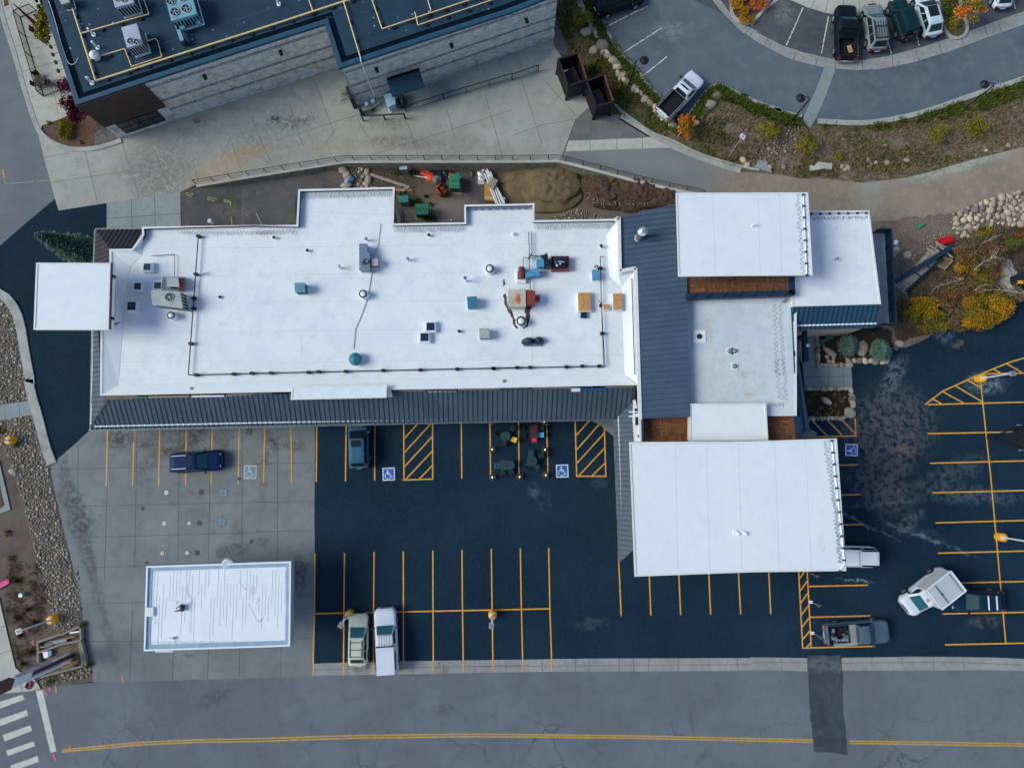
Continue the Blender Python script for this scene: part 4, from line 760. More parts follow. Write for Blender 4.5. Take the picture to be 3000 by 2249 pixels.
t = thing('duct','sky-blue tapering duct running from the maroon drum','duct',W('x',1350,480,Z)); q = MB(); q.slab(Ws('x 1222,500 1380,408 1395,408 1400,535 1222,578',Z+.8),Z+.35,Z+.8,0); q.build('taper',M['hvb'],t); q = MB(); q.slab(Ws('x 1395,400 1480,400 1482,538 1400,538',Z+.9),Z,Z+.9,0); q.build('elbow',M['hvb'],t)
t = thing('exhaust_duct','sky-blue boxed duct with navy section joining the tarped maroon tray','duct',W('x',1540,300,Z)); q = MB(); q.slab(Ws('x 1425,245 1440,237 1550,238 1560,370 1430,378',Z+1),Z+.2,Z+1,0); q.build('blue_duct',M['hvb'],t)
q = MB(); q.slab(Ws('x 1562,232 1680,232 1682,370 1585,375 1565,350',Z+1.05),Z+.2,Z+1.05,0); q.build('dark_duct',M['tarp'],t); q = MB(); q.slab(Ws('x 1500,165 1560,160 1605,120 1635,195 1560,232 1530,215',Z+1.2),Z+.4,Z+1.2,0); q.build('tarped_motor',M['tarp'],t)
t = thing('equipment_tray','maroon metal tray heaped with black plastic and offcuts','tray',W('x',1850,320,Z)); q = MB(); P = Ws('x 1688,195 2010,188 2020,440 1692,450',Z+.5); q.slab(P,Z,Z+.45,0); ringslab(q,P,.08,Z+.45,Z+.6,0); q.build('tray',M['maroon'],t)
def lump(name, c, rx, ry, rz, m, parent=None, n=20, seed=0, amp=.35, ang=0, res=10, cut=True):
    q = MB(); c = Vector(c); vs = [c+Vector((0,0,rz))]; K = res
    for i in range(1, K+1):
        ph = i/K*math.pi/2
        for j in range(n):
            a = 2*math.pi*j/n; s = 1+amp*noise.noise(Vector((math.cos(a)*1.6+seed*3.1, math.sin(a)*1.6, i*.35)))
            x = math.cos(a)*math.sin(ph)*rx*s; y = math.sin(a)*math.sin(ph)*ry*s; z = rz*math.cos(ph)*(1+amp*noise.noise(Vector((x*2.3+seed,y*2.3,3))))
            vs.append(c+Vector((x*math.cos(ang)-y*math.sin(ang), x*math.sin(ang)+y*math.cos(ang), max(z,0) if cut else z)))
    fs = [(0,1+j,1+(j+1)%n) for j in range(n)]+[(1+(i-1)*n+j,1+i*n+j,1+i*n+(j+1)%n,1+(i-1)*n+(j+1)%n) for i in range(1,K) for j in range(n)]
    q.add(vs, fs, 0, sm=True); return q.build(name, m, parent)
lump('tarp',W('x',1850,300,Z+.45),.82,.52,.35,M['tarp'],t,seed=3); q = MB(); q.beam(W('x',1812,280,Z+.85),W('x',1920,292,Z+.85),.05,.04); q.cyl(W('x',1790,355,Z+.8),W('x',1800,350,Z+.85),.12,n=8); q.cyl(W('x',1850,322,Z+.8),W('x',1850,322,Z+.86),.07,n=8); q.build('scrap',M['white_pl'],t)
t = thing('covered_unit','small unit wrapped in black plastic near the lower edge of the long roof','rooftop unit',W('g',445,1385,Z)); lump('tarp',W('g',405,1385,Z+.05),.55,.38,.75,M['tarp'],t,seed=5,amp=.3); lump('tarp',W('g',495,1380,Z+.05),.42,.36,.7,M['tarp'],t,seed=8,amp=.3); q = MB(); q.box(W('g',440,1392,Z+.15),(1.5,.6,.2)); q.build('curb',M['hvd'],t)
t = boxunit('roof_box','sky-blue metal cabinet with bent pipe beside the gas pipe','cabinet','g 928,805 978,803 981,873 932,876',Z+.7,Z,M['hvb']); q = MB(); q.tube([W('g',948,790,Z+.5),W('g',950,770,Z+.6),W('g',970,768,Z+.6),W('g',972,800,Z+.3)],.05,6); q.build('bent_pipe',M['black'],t)
def hatch(spec, label):
    P = Ws(spec,Z+.5); c = sum(P,Vector())/4; t = thing('roof_hatch',label,'hatch',(c.x,c.y,Z),'boarded roof openings'); q = MB(); q.slab(offset(P,-.05),Z,Z+.45,0); q.build('curb',M['white_pl'],t); q = MB(); q.slab(P,Z+.45,Z+.5,0); q.build('board',M['osb'],t)
hatch('g 811,988 910,986 915,1134 817,1137','largest strand-board covered roof opening, left of the gas pipe'); hatch('g 1095,995 1167,993 1168,1125 1097,1127','strand-board covered opening nearest the blue metal roof'); hatch('g 1016,1082 1057,1081 1058,1122 1018,1123','smallest strand-board covered opening between the two larger ones')
q = MB(); P = Ws('g 835,1145 883,1145 882,1192 831,1188',Z+.3); q.slab(P,Z,Z+.28,0); o = recentre(q.build('vent_box',M['mgs']),(P[0].x,P[0].y,Z)); tag(o,'dark square flat vent below the largest strand-board opening','vent')
def roundfan(k_,x_,y_,r_,label,ztop=Z+.75):
    p = W(k_,x_,y_,ztop); t = thing('exhaust_fan',label,'exhaust fan',(p.x,p.y,Z),'round roof fans')
    q = MB(); q.lathe((p.x,p.y,Z),[(r_*1.12,0),(r_*1.12,.3),(r_*1.0,.35),(r_*.98,.62),(r_*.86,.66),(r_*.84,.6)],24); q.build('housing',M['white_pl'],t)
    q = MB(); q.lathe((p.x,p.y,Z),[(r_*.98,.655),(r_*1.0,.72),(r_*.76,.7),(r_*.7,.6)],24); q.build('rim',M['black'],t)
    q = MB(); q.lathe((p.x,p.y,Z),[(r_*.68,.6),(r_*.66,.75),(r_*.4,.8),(.001,.82)],24); q.build('cap',M['white_pl'],t)
roundfan('f',1893,930,.37,'round white fan with black rim above the petrol-blue box'); roundfan('f',866,1134,.36,'round white fan with black rim below the slate-grey duct box'); roundfan('x',1147,1350,.42,'round white fan with black rim ringed by tar stains'); roundfan('e',1393,1036,.32,'round white fan with black rim against the large grey rooftop unit',Z+.5)
p = W('j',797,0,Z+.9); t = thing('exhaust_fan','large domed petrol-blue fan near the lower edge of the long roof','exhaust fan',(p.x,p.y,Z)); q = MB(); q.lathe((p.x,p.y,Z),[(.5,0),(.46,.35),(.3,.4)],20); q.build('base',M['capw'],t); q = MB(); q.lathe((p.x,p.y,Z),[(.56,.4),(.56,.6),(.5,.75),(.3,.86),(.001,.9)],24); q.beam((p.x,p.y-.5,Z+.9),(p.x,p.y+.5,Z+.9),.03,.05); q.build('dome',M['bluep'],t)
VL = 'thin roof vent pipe standing in the white membrane'
for n_,(k_,x_,y_,h_,m_,lb) in enumerate([('f',1694,1005,1.2,'bluep','blue-capped vent pipe above the petrol-blue box'),('f',890,688,.6,'hvd','short grey vent pipe above the slate-grey duct box'),('f',672,912,.7,'galv','pale vent pipe left of the slate-grey duct box'),('f',1228,850,.6,'hvd','short grey vent pipe right of the slate-grey duct box'),('f',415,782,.3,'blackp',VL),('f',145,678,.3,'blackp',VL),('f',1400,658,.3,'blackp',VL),('f',2082,648,.3,'white_pl',VL),('f',1645,1437,.3,'blackp',VL),('g',1000,608,.5,'blackp','dark vent pipe by the bend of the blue metal roof'),('e',1615,683,.6,'white_pl','white capped vent pipe beside the western black gas pipe'),('i',1550,105,.3,'hvd','low blue-grey vent on the south slope of the roof, western end'),('j',2008,183,.3,'hvd','low blue-grey vent on the south slope of the roof, eastern end'),('e',1780,884,.15,'blackp',VL)]):
    p = W(k_,x_,y_,Z+h_); t = thing('vent_pipe',lb,'vent pipe',(p.x,p.y,Z),'small vent pipes on the long roof' if lb == VL else None); q = MB(); q.cyl((p.x,p.y,Z),(p.x,p.y,Z+h_),.09,n=10); q.build('pipe',M['white_pl'],t); q = MB(); q.cyl((p.x,p.y,Z+h_),(p.x,p.y,Z+h_+.06),.15,.09,n=12); q.build('cap',M[m_],t)
# flue on the blue roof
a, b = W('g',1303,545,6.25), W('g',1337,487,8.2); b = Vector((a.x,a.y,8.2)); t = thing('chimney_flue','tall round metal flue with bright cap on the blue metal roof','flue',(a.x,a.y,6.2)); q = MB(); q.cyl(a,b,.3,n=18); q.build('pipe',mat('tarnished_flue',T('6a6460'),T('8a8580'),3,.5,metal=.3),t); q = MB(); q.lathe(b,[(.42,-.3),(.42,-.02),(.3,.0),(.3,.12),(.001,.16)],20); q.build('cap',M['chrome'],t); q = MB(); q.lathe((a.x,a.y,6.1),[(.45,0),(.32,.2)],18); q.build('collar',M['white_pl'],t)
# things on the other roofs
for k_,x_,y_,z_,lb in [('k',2085,1408,8,'left of two white angled vents on the large south-east roof'),('k',2145,1410,8,'right of two white angled vents on the large south-east roof')]:
    p = W(k_,x_,y_,z_); q = MB(); q.cyl(p,p+Vector((.25,-.1,.25)),.12,n=10); q.cyl(p-Vector((0,0,.05)),p+Vector((0,0,.12)),.2,n=12); tag(recentre(q.build('roof_vent',M['white_pl']),p),lb,'vent','angled white vents')
for k_,x_,y_,lb in [('g',2040,1462,'left of two pale domed drains on the soiled lower roof'),('g',2080,1460,'right of two pale domed drains on the soiled lower roof'),('g',2078,1582,'pale domed drain nearest the teak balcony on the soiled lower roof'),('g',1793,1342,'dark drain on a white square pad on the soiled lower roof')]:
    p = W(k_,x_,y_,6.02); t = thing('roof_drain',lb,'drain',p,'drains on the soiled roof'); q = MB(); q.lathe(p,[(.24,0),(.2,.12),(.001,.16)],14); q.build('dome',M['hvd' if 'dark' not in lb else 'black'],t)
    q = MB(); s_ = .55 if 'dark' in lb else .3; q.box(p+Vector((0,0,.015)),(s_*2,s_*2,.03)); q.build('pad',M['white_s'],t)
p = W('h',262,1050,6.3); q = MB(); q.hull([W('h',240,1068,6.02),W('h',268,1072,6.02),W('h',300,1045,6.02),W('h',290,1032,6.02)],[W('h',245,1062,6.3),W('h',268,1066,6.3),W('h',296,1044,6.2),W('h',290,1036,6.2)],0); tag(recentre(q.build('scupper_hood',M['galv']),p),'grey metal hood at the corner of the soiled roof by the balcony','roof hood')
p = W('h',680,722,6.45); q = MB(); q.cyl(p,p+Vector((.1,.05,.35)),.05,n=6); q.cyl(p+Vector((.1,.05,.33)),p+Vector((.1,.05,.4)),.09,n=8); tag(recentre(q.build('vent_pipe',M['hvd']),p),'single thin vent on the square white roof next to the grey deck','vent pipe')
p = W('h',8,450,9.03); q = MB(); q.cyl(p,p+Vector((.05,.05,.4)),.06,n=6); q.cyl(p+Vector((.05,.05,.36)),p+Vector((.05,.05,.45)),.1,n=8); tag(recentre(q.build('vent_pipe',M['white_pl']),p),'single white vent on the highest square roof by the blue metal roof','vent pipe')
# tar stains
q = MB()
def blotch(q, k_, pts, z):
    P = smooth([W(k_,x_,y_,z) for x_,y_ in pts+[pts[0]]],2)[:-1]
    P = [p+Vector((random.uniform(-.05,.05),random.uniform(-.05,.05),0)) for p in P]; q.poly([(p.x,p.y,z) for p in P])
blotch(q,'x',[(820,870),(880,860),(890,1010),(930,1110),(980,1160),(1020,1290),(1060,1330),(1040,1400),(1110,1480),(1080,1500),(1010,1430),(990,1360),(990,1290),(930,1210),(880,1130),(850,1040)],Z+.012)
blotch(q,'x',[(1235,1070),(1390,1050),(1300,1170),(1300,1300),(1290,1400),(1200,1500),(1180,1490),(1230,1420),(1250,1280),(1200,1180)],Z+.013)
blotch(q,'x',[(830,610),(850,610),(850,660),(885,680),(850,690),(830,740),(820,690)],Z+.012); tag(recentre(q.build('tar_stain',M['mould']),W('x',1000,1200,Z)),'dark tar stains curving round the round fan below the rusty unit','stain')
# ------------------------------------------------------------ fuel canopy
GC = thing('fuel_canopy','free-standing white ribbed flat canopy on the concrete forecourt','canopy',W('F',638,1775))
M['rib'] = mat('white_ribbed_sheet', (.80,.83,.85), (.75,.78,.81), .7, .6, c3=(.66,.72,.78), sc3=3, a3=.25)
M['ribl'] = mat('rib_streak_grey', (.66,.71,.76), rough=.8); M['fas'] = mat('pale_blue_fascia', T('a9bccc'), T('9db1c2'), 1, .5); M['fasw'] = mat('white_fascia_edge', (.8,.81,.84), rough=.5); M['gutb'] = mat('blue_inner_gutter', T('7698b4'), T('86a6bf'), 1, .5); M['fase'] = mat('grey_fascia', T('8f97a2'), rough=.6)
P = Ws('m 1184,24 n 283,-15 n 275,672 m 2211,678 m 1163,712', 5.0); q = MB(); q.slab(P,4.0,4.82,0,3,bottom=True); ringslab(q,P,.13,4.82,5.0,1); I = offset(P,.13); ringslab(q,I,.32,4.82,4.86,2)
q.build('roof',[M['rib'],M['fasw'],M['gutb'],M['fase']],GC)
q = MB(); I = offset(P,.5)
x0, x1 = min(p.x for p in I), max(p.x for p in I); ya, yb = W('m',1700,50,4.85).y, W('m',1700,650,4.85).y
nr = 42
for i in range(nr):
    x_ = x0+(x1-x0)*(i+.5)/nr; y1 = ya-random.choice((0,.1,.5,1.2,2.2)); y0 = y1-random.uniform(1.2,5.0); y0 = max(y0,yb)
    q.box((x_,(y0+y1)/2,4.83),(random.uniform(.015,.028),y1-y0,.02))
for i in range(nr*2): 
    x_ = x0+(x1-x0)*(i+.5)/nr/2; q.box((x_,yb+random.uniform(.0,.12),4.83),(.025,random.uniform(.05,.35),.03))
q.build('ribs',M['ribl'],GC)  # thin grey streaks of random length
q = MB(); q.slab(Ws('m 1180,358 1242,360 1240,430 1180,432',5.03),4.8,5.03,0); q.build('access_panel',M['capw'],GC)
q = MB(); a = W('m',1480,360,4.9); q.box((a.x,a.y,5.0),(.22,.5,.4)); q.cyl(W('m',1478,330,5.3),W('m',1425,368,5.05),.045,n=6); q.cyl(W('m',1480,372,5.3),W('m',1420,390,5.05),.055,n=6); q.cyl(a,a+Vector((.05,.3,.5)),.06,n=6); q.build('roof_bracket',M['black'],GC)
q = MB(); q.beam(W('m',1370,608,4.88),W('m',1415,608,4.88),.03,.03); q.cyl(W('m',1408,606,4.85),W('m',1408,606,5.05),.09,n=8); q.beam(W('m',1416,612,4.87),W('m',1418,650,4.87),.02,.02); q.build('vent_stub',M['hvd'],GC)
q = MB(); q.cyl(W('i',1845,1502,4.7)+Vector((0,-.15,0)),W('i',1845,1502,4.95)+Vector((0,-.3,0)),.45,n=24); q.build('round_sign',M['white_pl'],GC)
q = MB(); q.beam(W('m',1262,712,4.6),W('m',1405,712,4.6),.1,.25); q.build('round_sign',M['white_pl'],GC)
for x_,y_ in ((1400,200),(1400,520),(2050,190),(2050,510)):
    q = MB(); p = W('m',x_,y_,4.2); q.box((p.x,p.y,2.05),(.35,.35,4.1)); q.build('post',M['white_pl'],GC)
q = MB()
def wig(spec):
    q.tube(smooth(Ws(spec,4.87),2),.010,4)
wig('m 1425,335 1428,295 1445,330'); wig('m 1505,175 1510,240 1530,290'); wig('m 1520,170 1520,240 1555,300 1545,330'); wig('m 1930,140 1960,190 2000,220 1975,200'); wig('m 2030,250 2035,190 2060,195 2050,260'); wig('m 2010,330 2050,400 2070,455 2110,475 2130,430'); wig('n 5,470 40,480 55,430'); wig('n 20,290 0,330'); q.build('cable',M['cable'],GC)
# ------------------------------------------------------------ retaining wall with cable rail
RW = Ws('P 575,541 b 0,1437 b 850,1302 b 1100,1299 b 1600,1299 b 2211,1299 c 380,1294 c 700,1376 c 1000,1456 c 1330,1532 c 1500,1562 P 2060,572')
M['cwall'] = mat('board_formed_concrete', T('77807f'), T('868f8d'), .8, .9, c3=T('5d6666'), sc3=1.5, a3=.7); M['ccap'] = mat('concrete_wall_top', T('a9b1b0'), T('98a2a1'), .8, .9)
def wall_strip():
    t = thing('retaining_wall','long concrete retaining wall with a thin black rail, holding the alley above the back yard','retaining wall',RW[2])
    P = resample(RW, 110); q = MB(); vs = []
    for i, p in enumerate(P):
        tt = (P[min(i+1,109)]-P[max(i-1,0)]).normalized(); nn = Vector((tt.y,-tt.x,0))
        a = p; b = p+nn*.28; zb = pz(p.x)-.25
        vs += [(a.x,a.y,-.3),(a.x,a.y,.06),(b.x,b.y,.06),(b.x,b.y,zb)]
    fs = []; ms = []
    for i in range(109):
        for k in range(3): fs.append((i*4+k,(i+1)*4+k,(i+1)*4+k+1,i*4+k+1)); ms.append(1 if k == 1 else 0)
    q.add(vs, fs); q.m = ms; q.build('wall', [M['cwall'], M['ccap']], t)
    q = MB(); Pr = [p+Vector((0,.06,0)) for p in P]; up = Vector((0,0,1.0))
    for i in range(109):
        for h_ in (.95,.5): q.beam(Pr[i]+Vector((0,0,h_)), Pr[i+1]+Vector((0,0,h_)), .05 if h_ > .9 else .02, .04)
    for p in resample(Pr, 30): q.cyl(p, p+up, .04, n=6)
    q.build('railing', M['black'], t)
wall_strip()
# ------------------------------------------------------------ north building
NB = thing('brick_building','dark-roofed pale brick building with three dark brick bands and a wood-clad corner','building',W('a',1150,665))
NZ = 6.8
M['nroof'] = mat('dark_blue_roof_membrane', T('0f2f47'), T('14384f'), .5, .75, c3=T('0c2639'), sc3=2, a3=.5); 
def specks(m):
    nt = m.node_tree; N = nt.nodes; b = N['Principled BSDF']; old = b.inputs['Base Color'].links[0].from_socket
    g = N.new('ShaderNodeNewGeometry'); v = N.new('ShaderNodeTexVoronoi'); v.inputs['Scale'].default_value = 1.3; lnk(nt,g.outputs['Position'],v.inputs['Vector'])
    mr = N.new('ShaderNodeMapRange'); mr.inputs[1].default_value = .17; mr.inputs[2].default_value = .08; lnk(nt,v.outputs['Distance'],mr.inputs[0])
    n2 = N.new('ShaderNodeTexNoise'); n2.inputs['Scale'].default_value = .7; lnk(nt,g.outputs['Position'],n2.inputs['Vector']); m2 = N.new('ShaderNodeMapRange'); m2.inputs[1].default_value = .45; m2.inputs[2].default_value = .62; lnk(nt,n2.outputs[0],m2.inputs[0])
    mu = N.new('ShaderNodeMath'); mu.operation = 'MULTIPLY'; lnk(nt,mr.outputs[0],mu.inputs[0]); lnk(nt,m2.outputs[0],mu.inputs[1])
    mx = N.new('ShaderNodeMix'); mx.data_type = 'RGBA'; lnk(nt,mu.outputs[0],mx.inputs[0]); lnk(nt,old,mx.inputs[6]); mx.inputs[7].default_value = (.2,.33,.4,1); lnk(nt,mx.outputs[2],b.inputs['Base Color'])
specks(M['nroof'])
M['npar'] = mat('blue_parapet_flashing', T('1f4a66'), T('1a425c'), 1, .5); M['nblack'] = mat('black_gutter_membrane', T('061522'), rough=.95, spec=.05)  # near-black colour of the band inside the parapet and the awning edge
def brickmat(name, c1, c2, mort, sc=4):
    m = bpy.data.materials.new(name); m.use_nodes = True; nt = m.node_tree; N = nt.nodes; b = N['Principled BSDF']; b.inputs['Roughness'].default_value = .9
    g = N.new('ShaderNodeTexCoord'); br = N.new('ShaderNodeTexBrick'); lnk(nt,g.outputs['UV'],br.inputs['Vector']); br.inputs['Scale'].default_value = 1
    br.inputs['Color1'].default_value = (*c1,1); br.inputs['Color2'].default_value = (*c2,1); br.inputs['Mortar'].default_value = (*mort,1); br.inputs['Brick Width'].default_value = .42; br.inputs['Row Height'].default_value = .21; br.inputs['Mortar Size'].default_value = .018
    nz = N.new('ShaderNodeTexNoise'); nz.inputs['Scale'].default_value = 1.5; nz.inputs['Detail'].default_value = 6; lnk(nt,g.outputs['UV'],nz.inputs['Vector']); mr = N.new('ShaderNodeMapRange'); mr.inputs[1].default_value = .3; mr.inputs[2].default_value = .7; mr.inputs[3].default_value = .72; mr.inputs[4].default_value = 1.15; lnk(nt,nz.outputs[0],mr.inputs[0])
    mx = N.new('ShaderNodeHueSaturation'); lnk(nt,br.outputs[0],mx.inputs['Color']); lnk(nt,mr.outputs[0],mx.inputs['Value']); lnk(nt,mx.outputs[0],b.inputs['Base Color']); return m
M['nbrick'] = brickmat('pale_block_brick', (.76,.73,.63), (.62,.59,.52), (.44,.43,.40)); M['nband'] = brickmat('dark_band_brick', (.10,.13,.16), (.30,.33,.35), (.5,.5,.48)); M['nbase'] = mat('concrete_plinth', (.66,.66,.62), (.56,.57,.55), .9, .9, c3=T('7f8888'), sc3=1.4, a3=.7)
M['nwood'] = mat('dark_timber_cladding', T('40352f'), T('4c4039'), 1, .8, c3=T('2c2624'), sc3=6, a3=.7, wave=(1.6,R(-19),T('1c181a'),.35,2))
def uvwall(a, b, bands, name='wall'):
    """vertical face from a to b split into horizontal bands [(z0,z1,mat,proud)]"""
    a, b = Vector((a.x,a.y,0)), Vector((b.x,b.y,0)); d_ = (b-a).normalized(); nn = Vector((d_.y,-d_.x,0)); L = (b-a).length
    q = MB(); mats = []; uv = []
    for z0, z1, m, pr in bands:
        if m not in mats: mats.append(m)
        P = [a+nn*pr, b+nn*pr, a-nn*.25, b-nn*.25]
        vs = [(p.x,p.y,z) for z in (z0,z1) for p in P]; n = len(q.f)
        q.add(vs, [(0,1,5,4),(4,5,7,6),(1,3,7,5),(2,0,4,6),(1,0,2,3)], mats.index(m))
        uv += [(0,z0),(L,z0),(L,z1),(0,z1)]+[(0,0)]*16
    o = q.build(name, [M[m] for m in mats], NB); u = o.data.uv_layers.new(name='UVMap')
    for i, c in enumerate(uv): u.data[i].uv = c
    return o
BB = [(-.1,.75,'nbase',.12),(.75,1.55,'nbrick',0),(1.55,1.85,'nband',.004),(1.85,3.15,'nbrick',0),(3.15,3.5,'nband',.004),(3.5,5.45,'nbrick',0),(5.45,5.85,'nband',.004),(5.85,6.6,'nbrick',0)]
nout = Ws('a 612,848 1150,668 b 0,413 695,192 808,552 1480,330 2211,96 c 0,94 c 385,-54', NZ)
nfar = W('c',120,-900,NZ); nfar2 = W('a',340,0,NZ)+(W('a',340,0,NZ)-W('a',612,848,NZ))*1.4
NP = nout+[Vector((nout[-1].x-14,nout[-1].y+42,NZ)), nfar2]
ins = offset(NP,.12)
cA, cB, cC, cD, cE = ins[0], ins[1], ins[3], ins[4], ins[8]
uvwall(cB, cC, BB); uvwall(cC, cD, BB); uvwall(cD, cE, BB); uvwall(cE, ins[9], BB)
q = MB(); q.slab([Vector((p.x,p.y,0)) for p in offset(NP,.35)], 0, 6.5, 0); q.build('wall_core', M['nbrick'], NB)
uvwall(cA, cB, [(2.6,6.6,'nwood',.25)],'timber_wall'); uvwall(ins[-1], cA, [(-.1,2.6,'nbase',0),(2.6,6.6,'nwood',.2)],'timber_wall')
dW = (cB-cA).normalized(); LW = (cB-cA).length; nW = Vector((dW.y,-dW.x,0))
def wpt(f, z, pr=0): p = cA+dW*(LW*f)+nW*pr; return Vector((p.x,p.y,z))
uvwall(cA, cB, [(-.1,2.6,'nbase',.1)],'timber_wall')
an = math.atan2(dW.y,dW.x)
q = MB(); p = wpt(.5,1.5,.12); q.box(p, (LW*.66,.12,1.75), an); wn = q.build('window', M['glass'], NB)
q = MB()
for f in (.17,.335,.5,.665,.83): p = wpt(f,1.5,.16); q.box(p,(.08,.1,1.8),an)
for z_ in (.62,1.55,2.38): p = wpt(.5,z_,.165); q.box(p,(LW*.67,.1,.07),an)
q.build('frame', M['mds'], wn)
t = NB; q = MB(); p = wpt(.5,3.2,.3); q.beam(p,p+nW*.9+Vector((0,0,-.15)),.06,.06); q.cyl(p+nW*.9+Vector((0,0,-.15)),p+nW*.9+Vector((0,0,-.3)),.28,.36,n=16); q.build('wall_light', M['black'], NB)
for k_,x_,y_,z_ in (('a',1660,625,5),('b',340,430,5),('b',1117,570,4.9),('b',1722,372,4.9),('c',118,170,4.9)):
    p = W(k_,x_,y_,z_); q = MB(); q.box(p,(.3,.42,.25),an); q.build('wall_light', M['black'], NB)
# roof
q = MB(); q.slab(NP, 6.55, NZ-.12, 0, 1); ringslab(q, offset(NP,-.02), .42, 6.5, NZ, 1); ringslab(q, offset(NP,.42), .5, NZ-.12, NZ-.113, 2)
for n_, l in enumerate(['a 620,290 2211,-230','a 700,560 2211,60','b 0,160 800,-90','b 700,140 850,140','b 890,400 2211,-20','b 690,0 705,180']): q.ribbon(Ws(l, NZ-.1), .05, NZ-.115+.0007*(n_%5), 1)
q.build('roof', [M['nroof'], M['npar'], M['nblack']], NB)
M['npipe'] = mat('cream_gas_pipe', T('e0c992'), T('d2b97e'), 3, .6)
def npipe(spec, r_=.065, sup=8):
    q = MB(); P = Ws(spec, NZ+.12); q.tube(P, r_, 8); g = q.build('gas_pipe', M['npipe'], NB)
    q = MB()
    if sup:
        for p in resample(P, sup)[1:]: q = MB(); q.box((p.x+.05,p.y-.12,NZ-.02),(.24,.2,.16)); q.box((p.x+.05,p.y-.12,NZ-.05),(.34,.3,.06)); q.build('pipe_support', M['black'], g)
npipe('a 500,-180 565,0 775,655 2211,200 b 850,12 900,-2 1400,-170', .075, 22); npipe('a 660,270 1205,115 1165,0 1130,-100', .055, 6); npipe('a 727,480 1010,395 1065,540 1310,460 1275,330 1255,312 1190,335', .045, 7)
npipe('b 540,-80 597,88', .05, 2); npipe('b 848,15 985,470', .055, 4); npipe('b 1050,-80 1160,235 1870,0 2100,-80', .05, 10); npipe('b 1425,100 1450,205 2050,0 2200,-50', .045, 6); npipe('b 1510,-60 1555,85 1535,100', .045, 2)
a = W('b',985,470,NZ+.1); q = MB(); e_ = Vector((a.x+.02,a.y,0))+nW*.0; wl = W('b',985,488,NZ)+nW*.12; q.tube([a, Vector((wl.x,wl.y,NZ+.1)), Vector((wl.x,wl.y,.6))], .06, 8); q.build('gas_pipe', M['capw'], NB)
q = MB(); P = Ws('y 690,-90 770,100 845,350 905,580 980,820 1030,955 1090,990 1150,960 1190,880', NZ-.05); q.tube(smooth(P,1),.03,5); q.build('cable', M['capw'], NB)
def nunit(name,label,spec,fans=(),h_=1.5,m='hv',lou=6): return boxunit(name,label,'air handler',spec,NZ+h_,NZ-.1,M[m],fans=fans,lou=lou)
M['hvl'] = mat('pale_lilac_cabinet', T('9fb0cb'), T('8f9fba'), 1.5, .5); M['hvc'] = mat('cyan_grey_cabinet', T('5c93ad'), T('6aa0b8'), 1.2, .5)
nunit('rooftop_unit','pale lilac roof unit with two round fans inside the loop of cream pipe','a 985,225 1105,195 1145,345 1030,385',[('a',1057,335,.27),('a',1110,342,.27)],m='hvl',lou=6)
nunit('rooftop_unit','pale lilac roof unit cut by the top edge with two round fans','a 900,-60 1045,-90 1080,20 935,60',[('a',950,-8,.27),('a',1005,0,.27)],m='hvl')
t = nunit('rooftop_unit','large cyan-grey roof unit with four round fans and duct legs','a 1330,-60 1535,-90 1590,110 1388,170',[('a',1385,10,.38),('a',1475,-15,.36),('a',1417,100,.38),('a',1507,72,.38)],m='hvc',lou=8)
q = MB()
for sp in ('a 1430,190 1480,340','a 1590,120 1615,200','a 1420,195 1600,150','a 1440,240 1500,225'):
    P = Ws(sp,NZ+.5); q.beam(P[0],P[1],.3,.35)
q.build('duct_leg', M['hvc'], t); q = MB(); q.box(W('a',1492,345,NZ+.25),(.35,.35,.6)); q.build('duct_end', M['black'], t)
nunit('rooftop_unit','small pale roof unit cut by the top edge near the west parapet','a 465,-30 540,-50 560,15 500,35',[],h_=.9,m='hv',lou=4)
p = W('a',740,425,NZ+.9); t = thing('exhaust_fan','round white mushroom fan beside the cream pipes on the dark roof','exhaust fan',(p.x,p.y,NZ)); q = MB(); q.lathe((p.x,p.y,NZ-.1),[(.3,0),(.28,.5),(.4,.55),(.4,.7),(.25,.8),(.22,.9),(.001,.95)],20); q.build('hood', M['white_pl'], t); q = MB(); q.lathe((p.x,p.y,NZ-.1),[(.36,0),(.32,.12)],20); q.build('collar', M['black'], t)
for a_, b_, lb in ((('a',750,675),('a',738,655),'nearest the timber corner'),(('a',795,390),('a',778,370),'above the round mushroom fan'),(('a',762,285),('a',748,268),'inside the fork of the cream pipes'),(('b',325,38),('b',306,5),'by the top edge, right of the fans')):
    A = W(*a_,NZ-.1); q = MB(); q.cyl(A,A+Vector((0,0,1.0)),.09,n=10); q.cyl(A,A+Vector((0,0,.08)),.2,n=12); tag(recentre(q.build('vent_pipe', M['white_pl']),A),'upright white vent pipe on the dark roof '+lb,'vent pipe')
q = MB(); q.lathe(W('a',628,42,NZ-.1),[(.17,0),(.17,.06),(.1,.06),(.1,0)],16); tag(recentre(q.build('roof_drain',M['mgs']),W('a',628,42,NZ)),'dark ring drain on the dark roof','drain')
q = MB(); P = Ws('b 1197,645 1462,562 1503,695 1240,780', 3.1); q.slab(P,2.85,3.1,0,bottom=True); q.beam(P[0]+Vector((0,0,.03)),P[1]+Vector((0,0,.03)),.18,.16,1); q.build('awning', [M['navy'], M['nblack']], NB)
sheet('ramp_pavement','b 1340,905 1310,790 1500,700 2211,430 c 0,430 210,400 345,395 c 210,555 0,640 b 2211,640',.014,'walk_b',lines=['b 1410,750 1440,860','b 1540,700 1570,790','b 1690,650 1720,750','b 1835,600 1865,690','b 1980,560 2010,650','b 2120,520 2150,610','c 60,480 80,590'],lw=.035,lm='joint2')
rp = 'b 1352,905 1660,805 2211,640 c 0,650 212,575'
q = thing('ramp_railing','long black picket railing along the ramp beside the brick wall','railing',W('b',1352,905)); railing(rp,.05,1.05,2.6,'railing',q,'black',.13,.05)
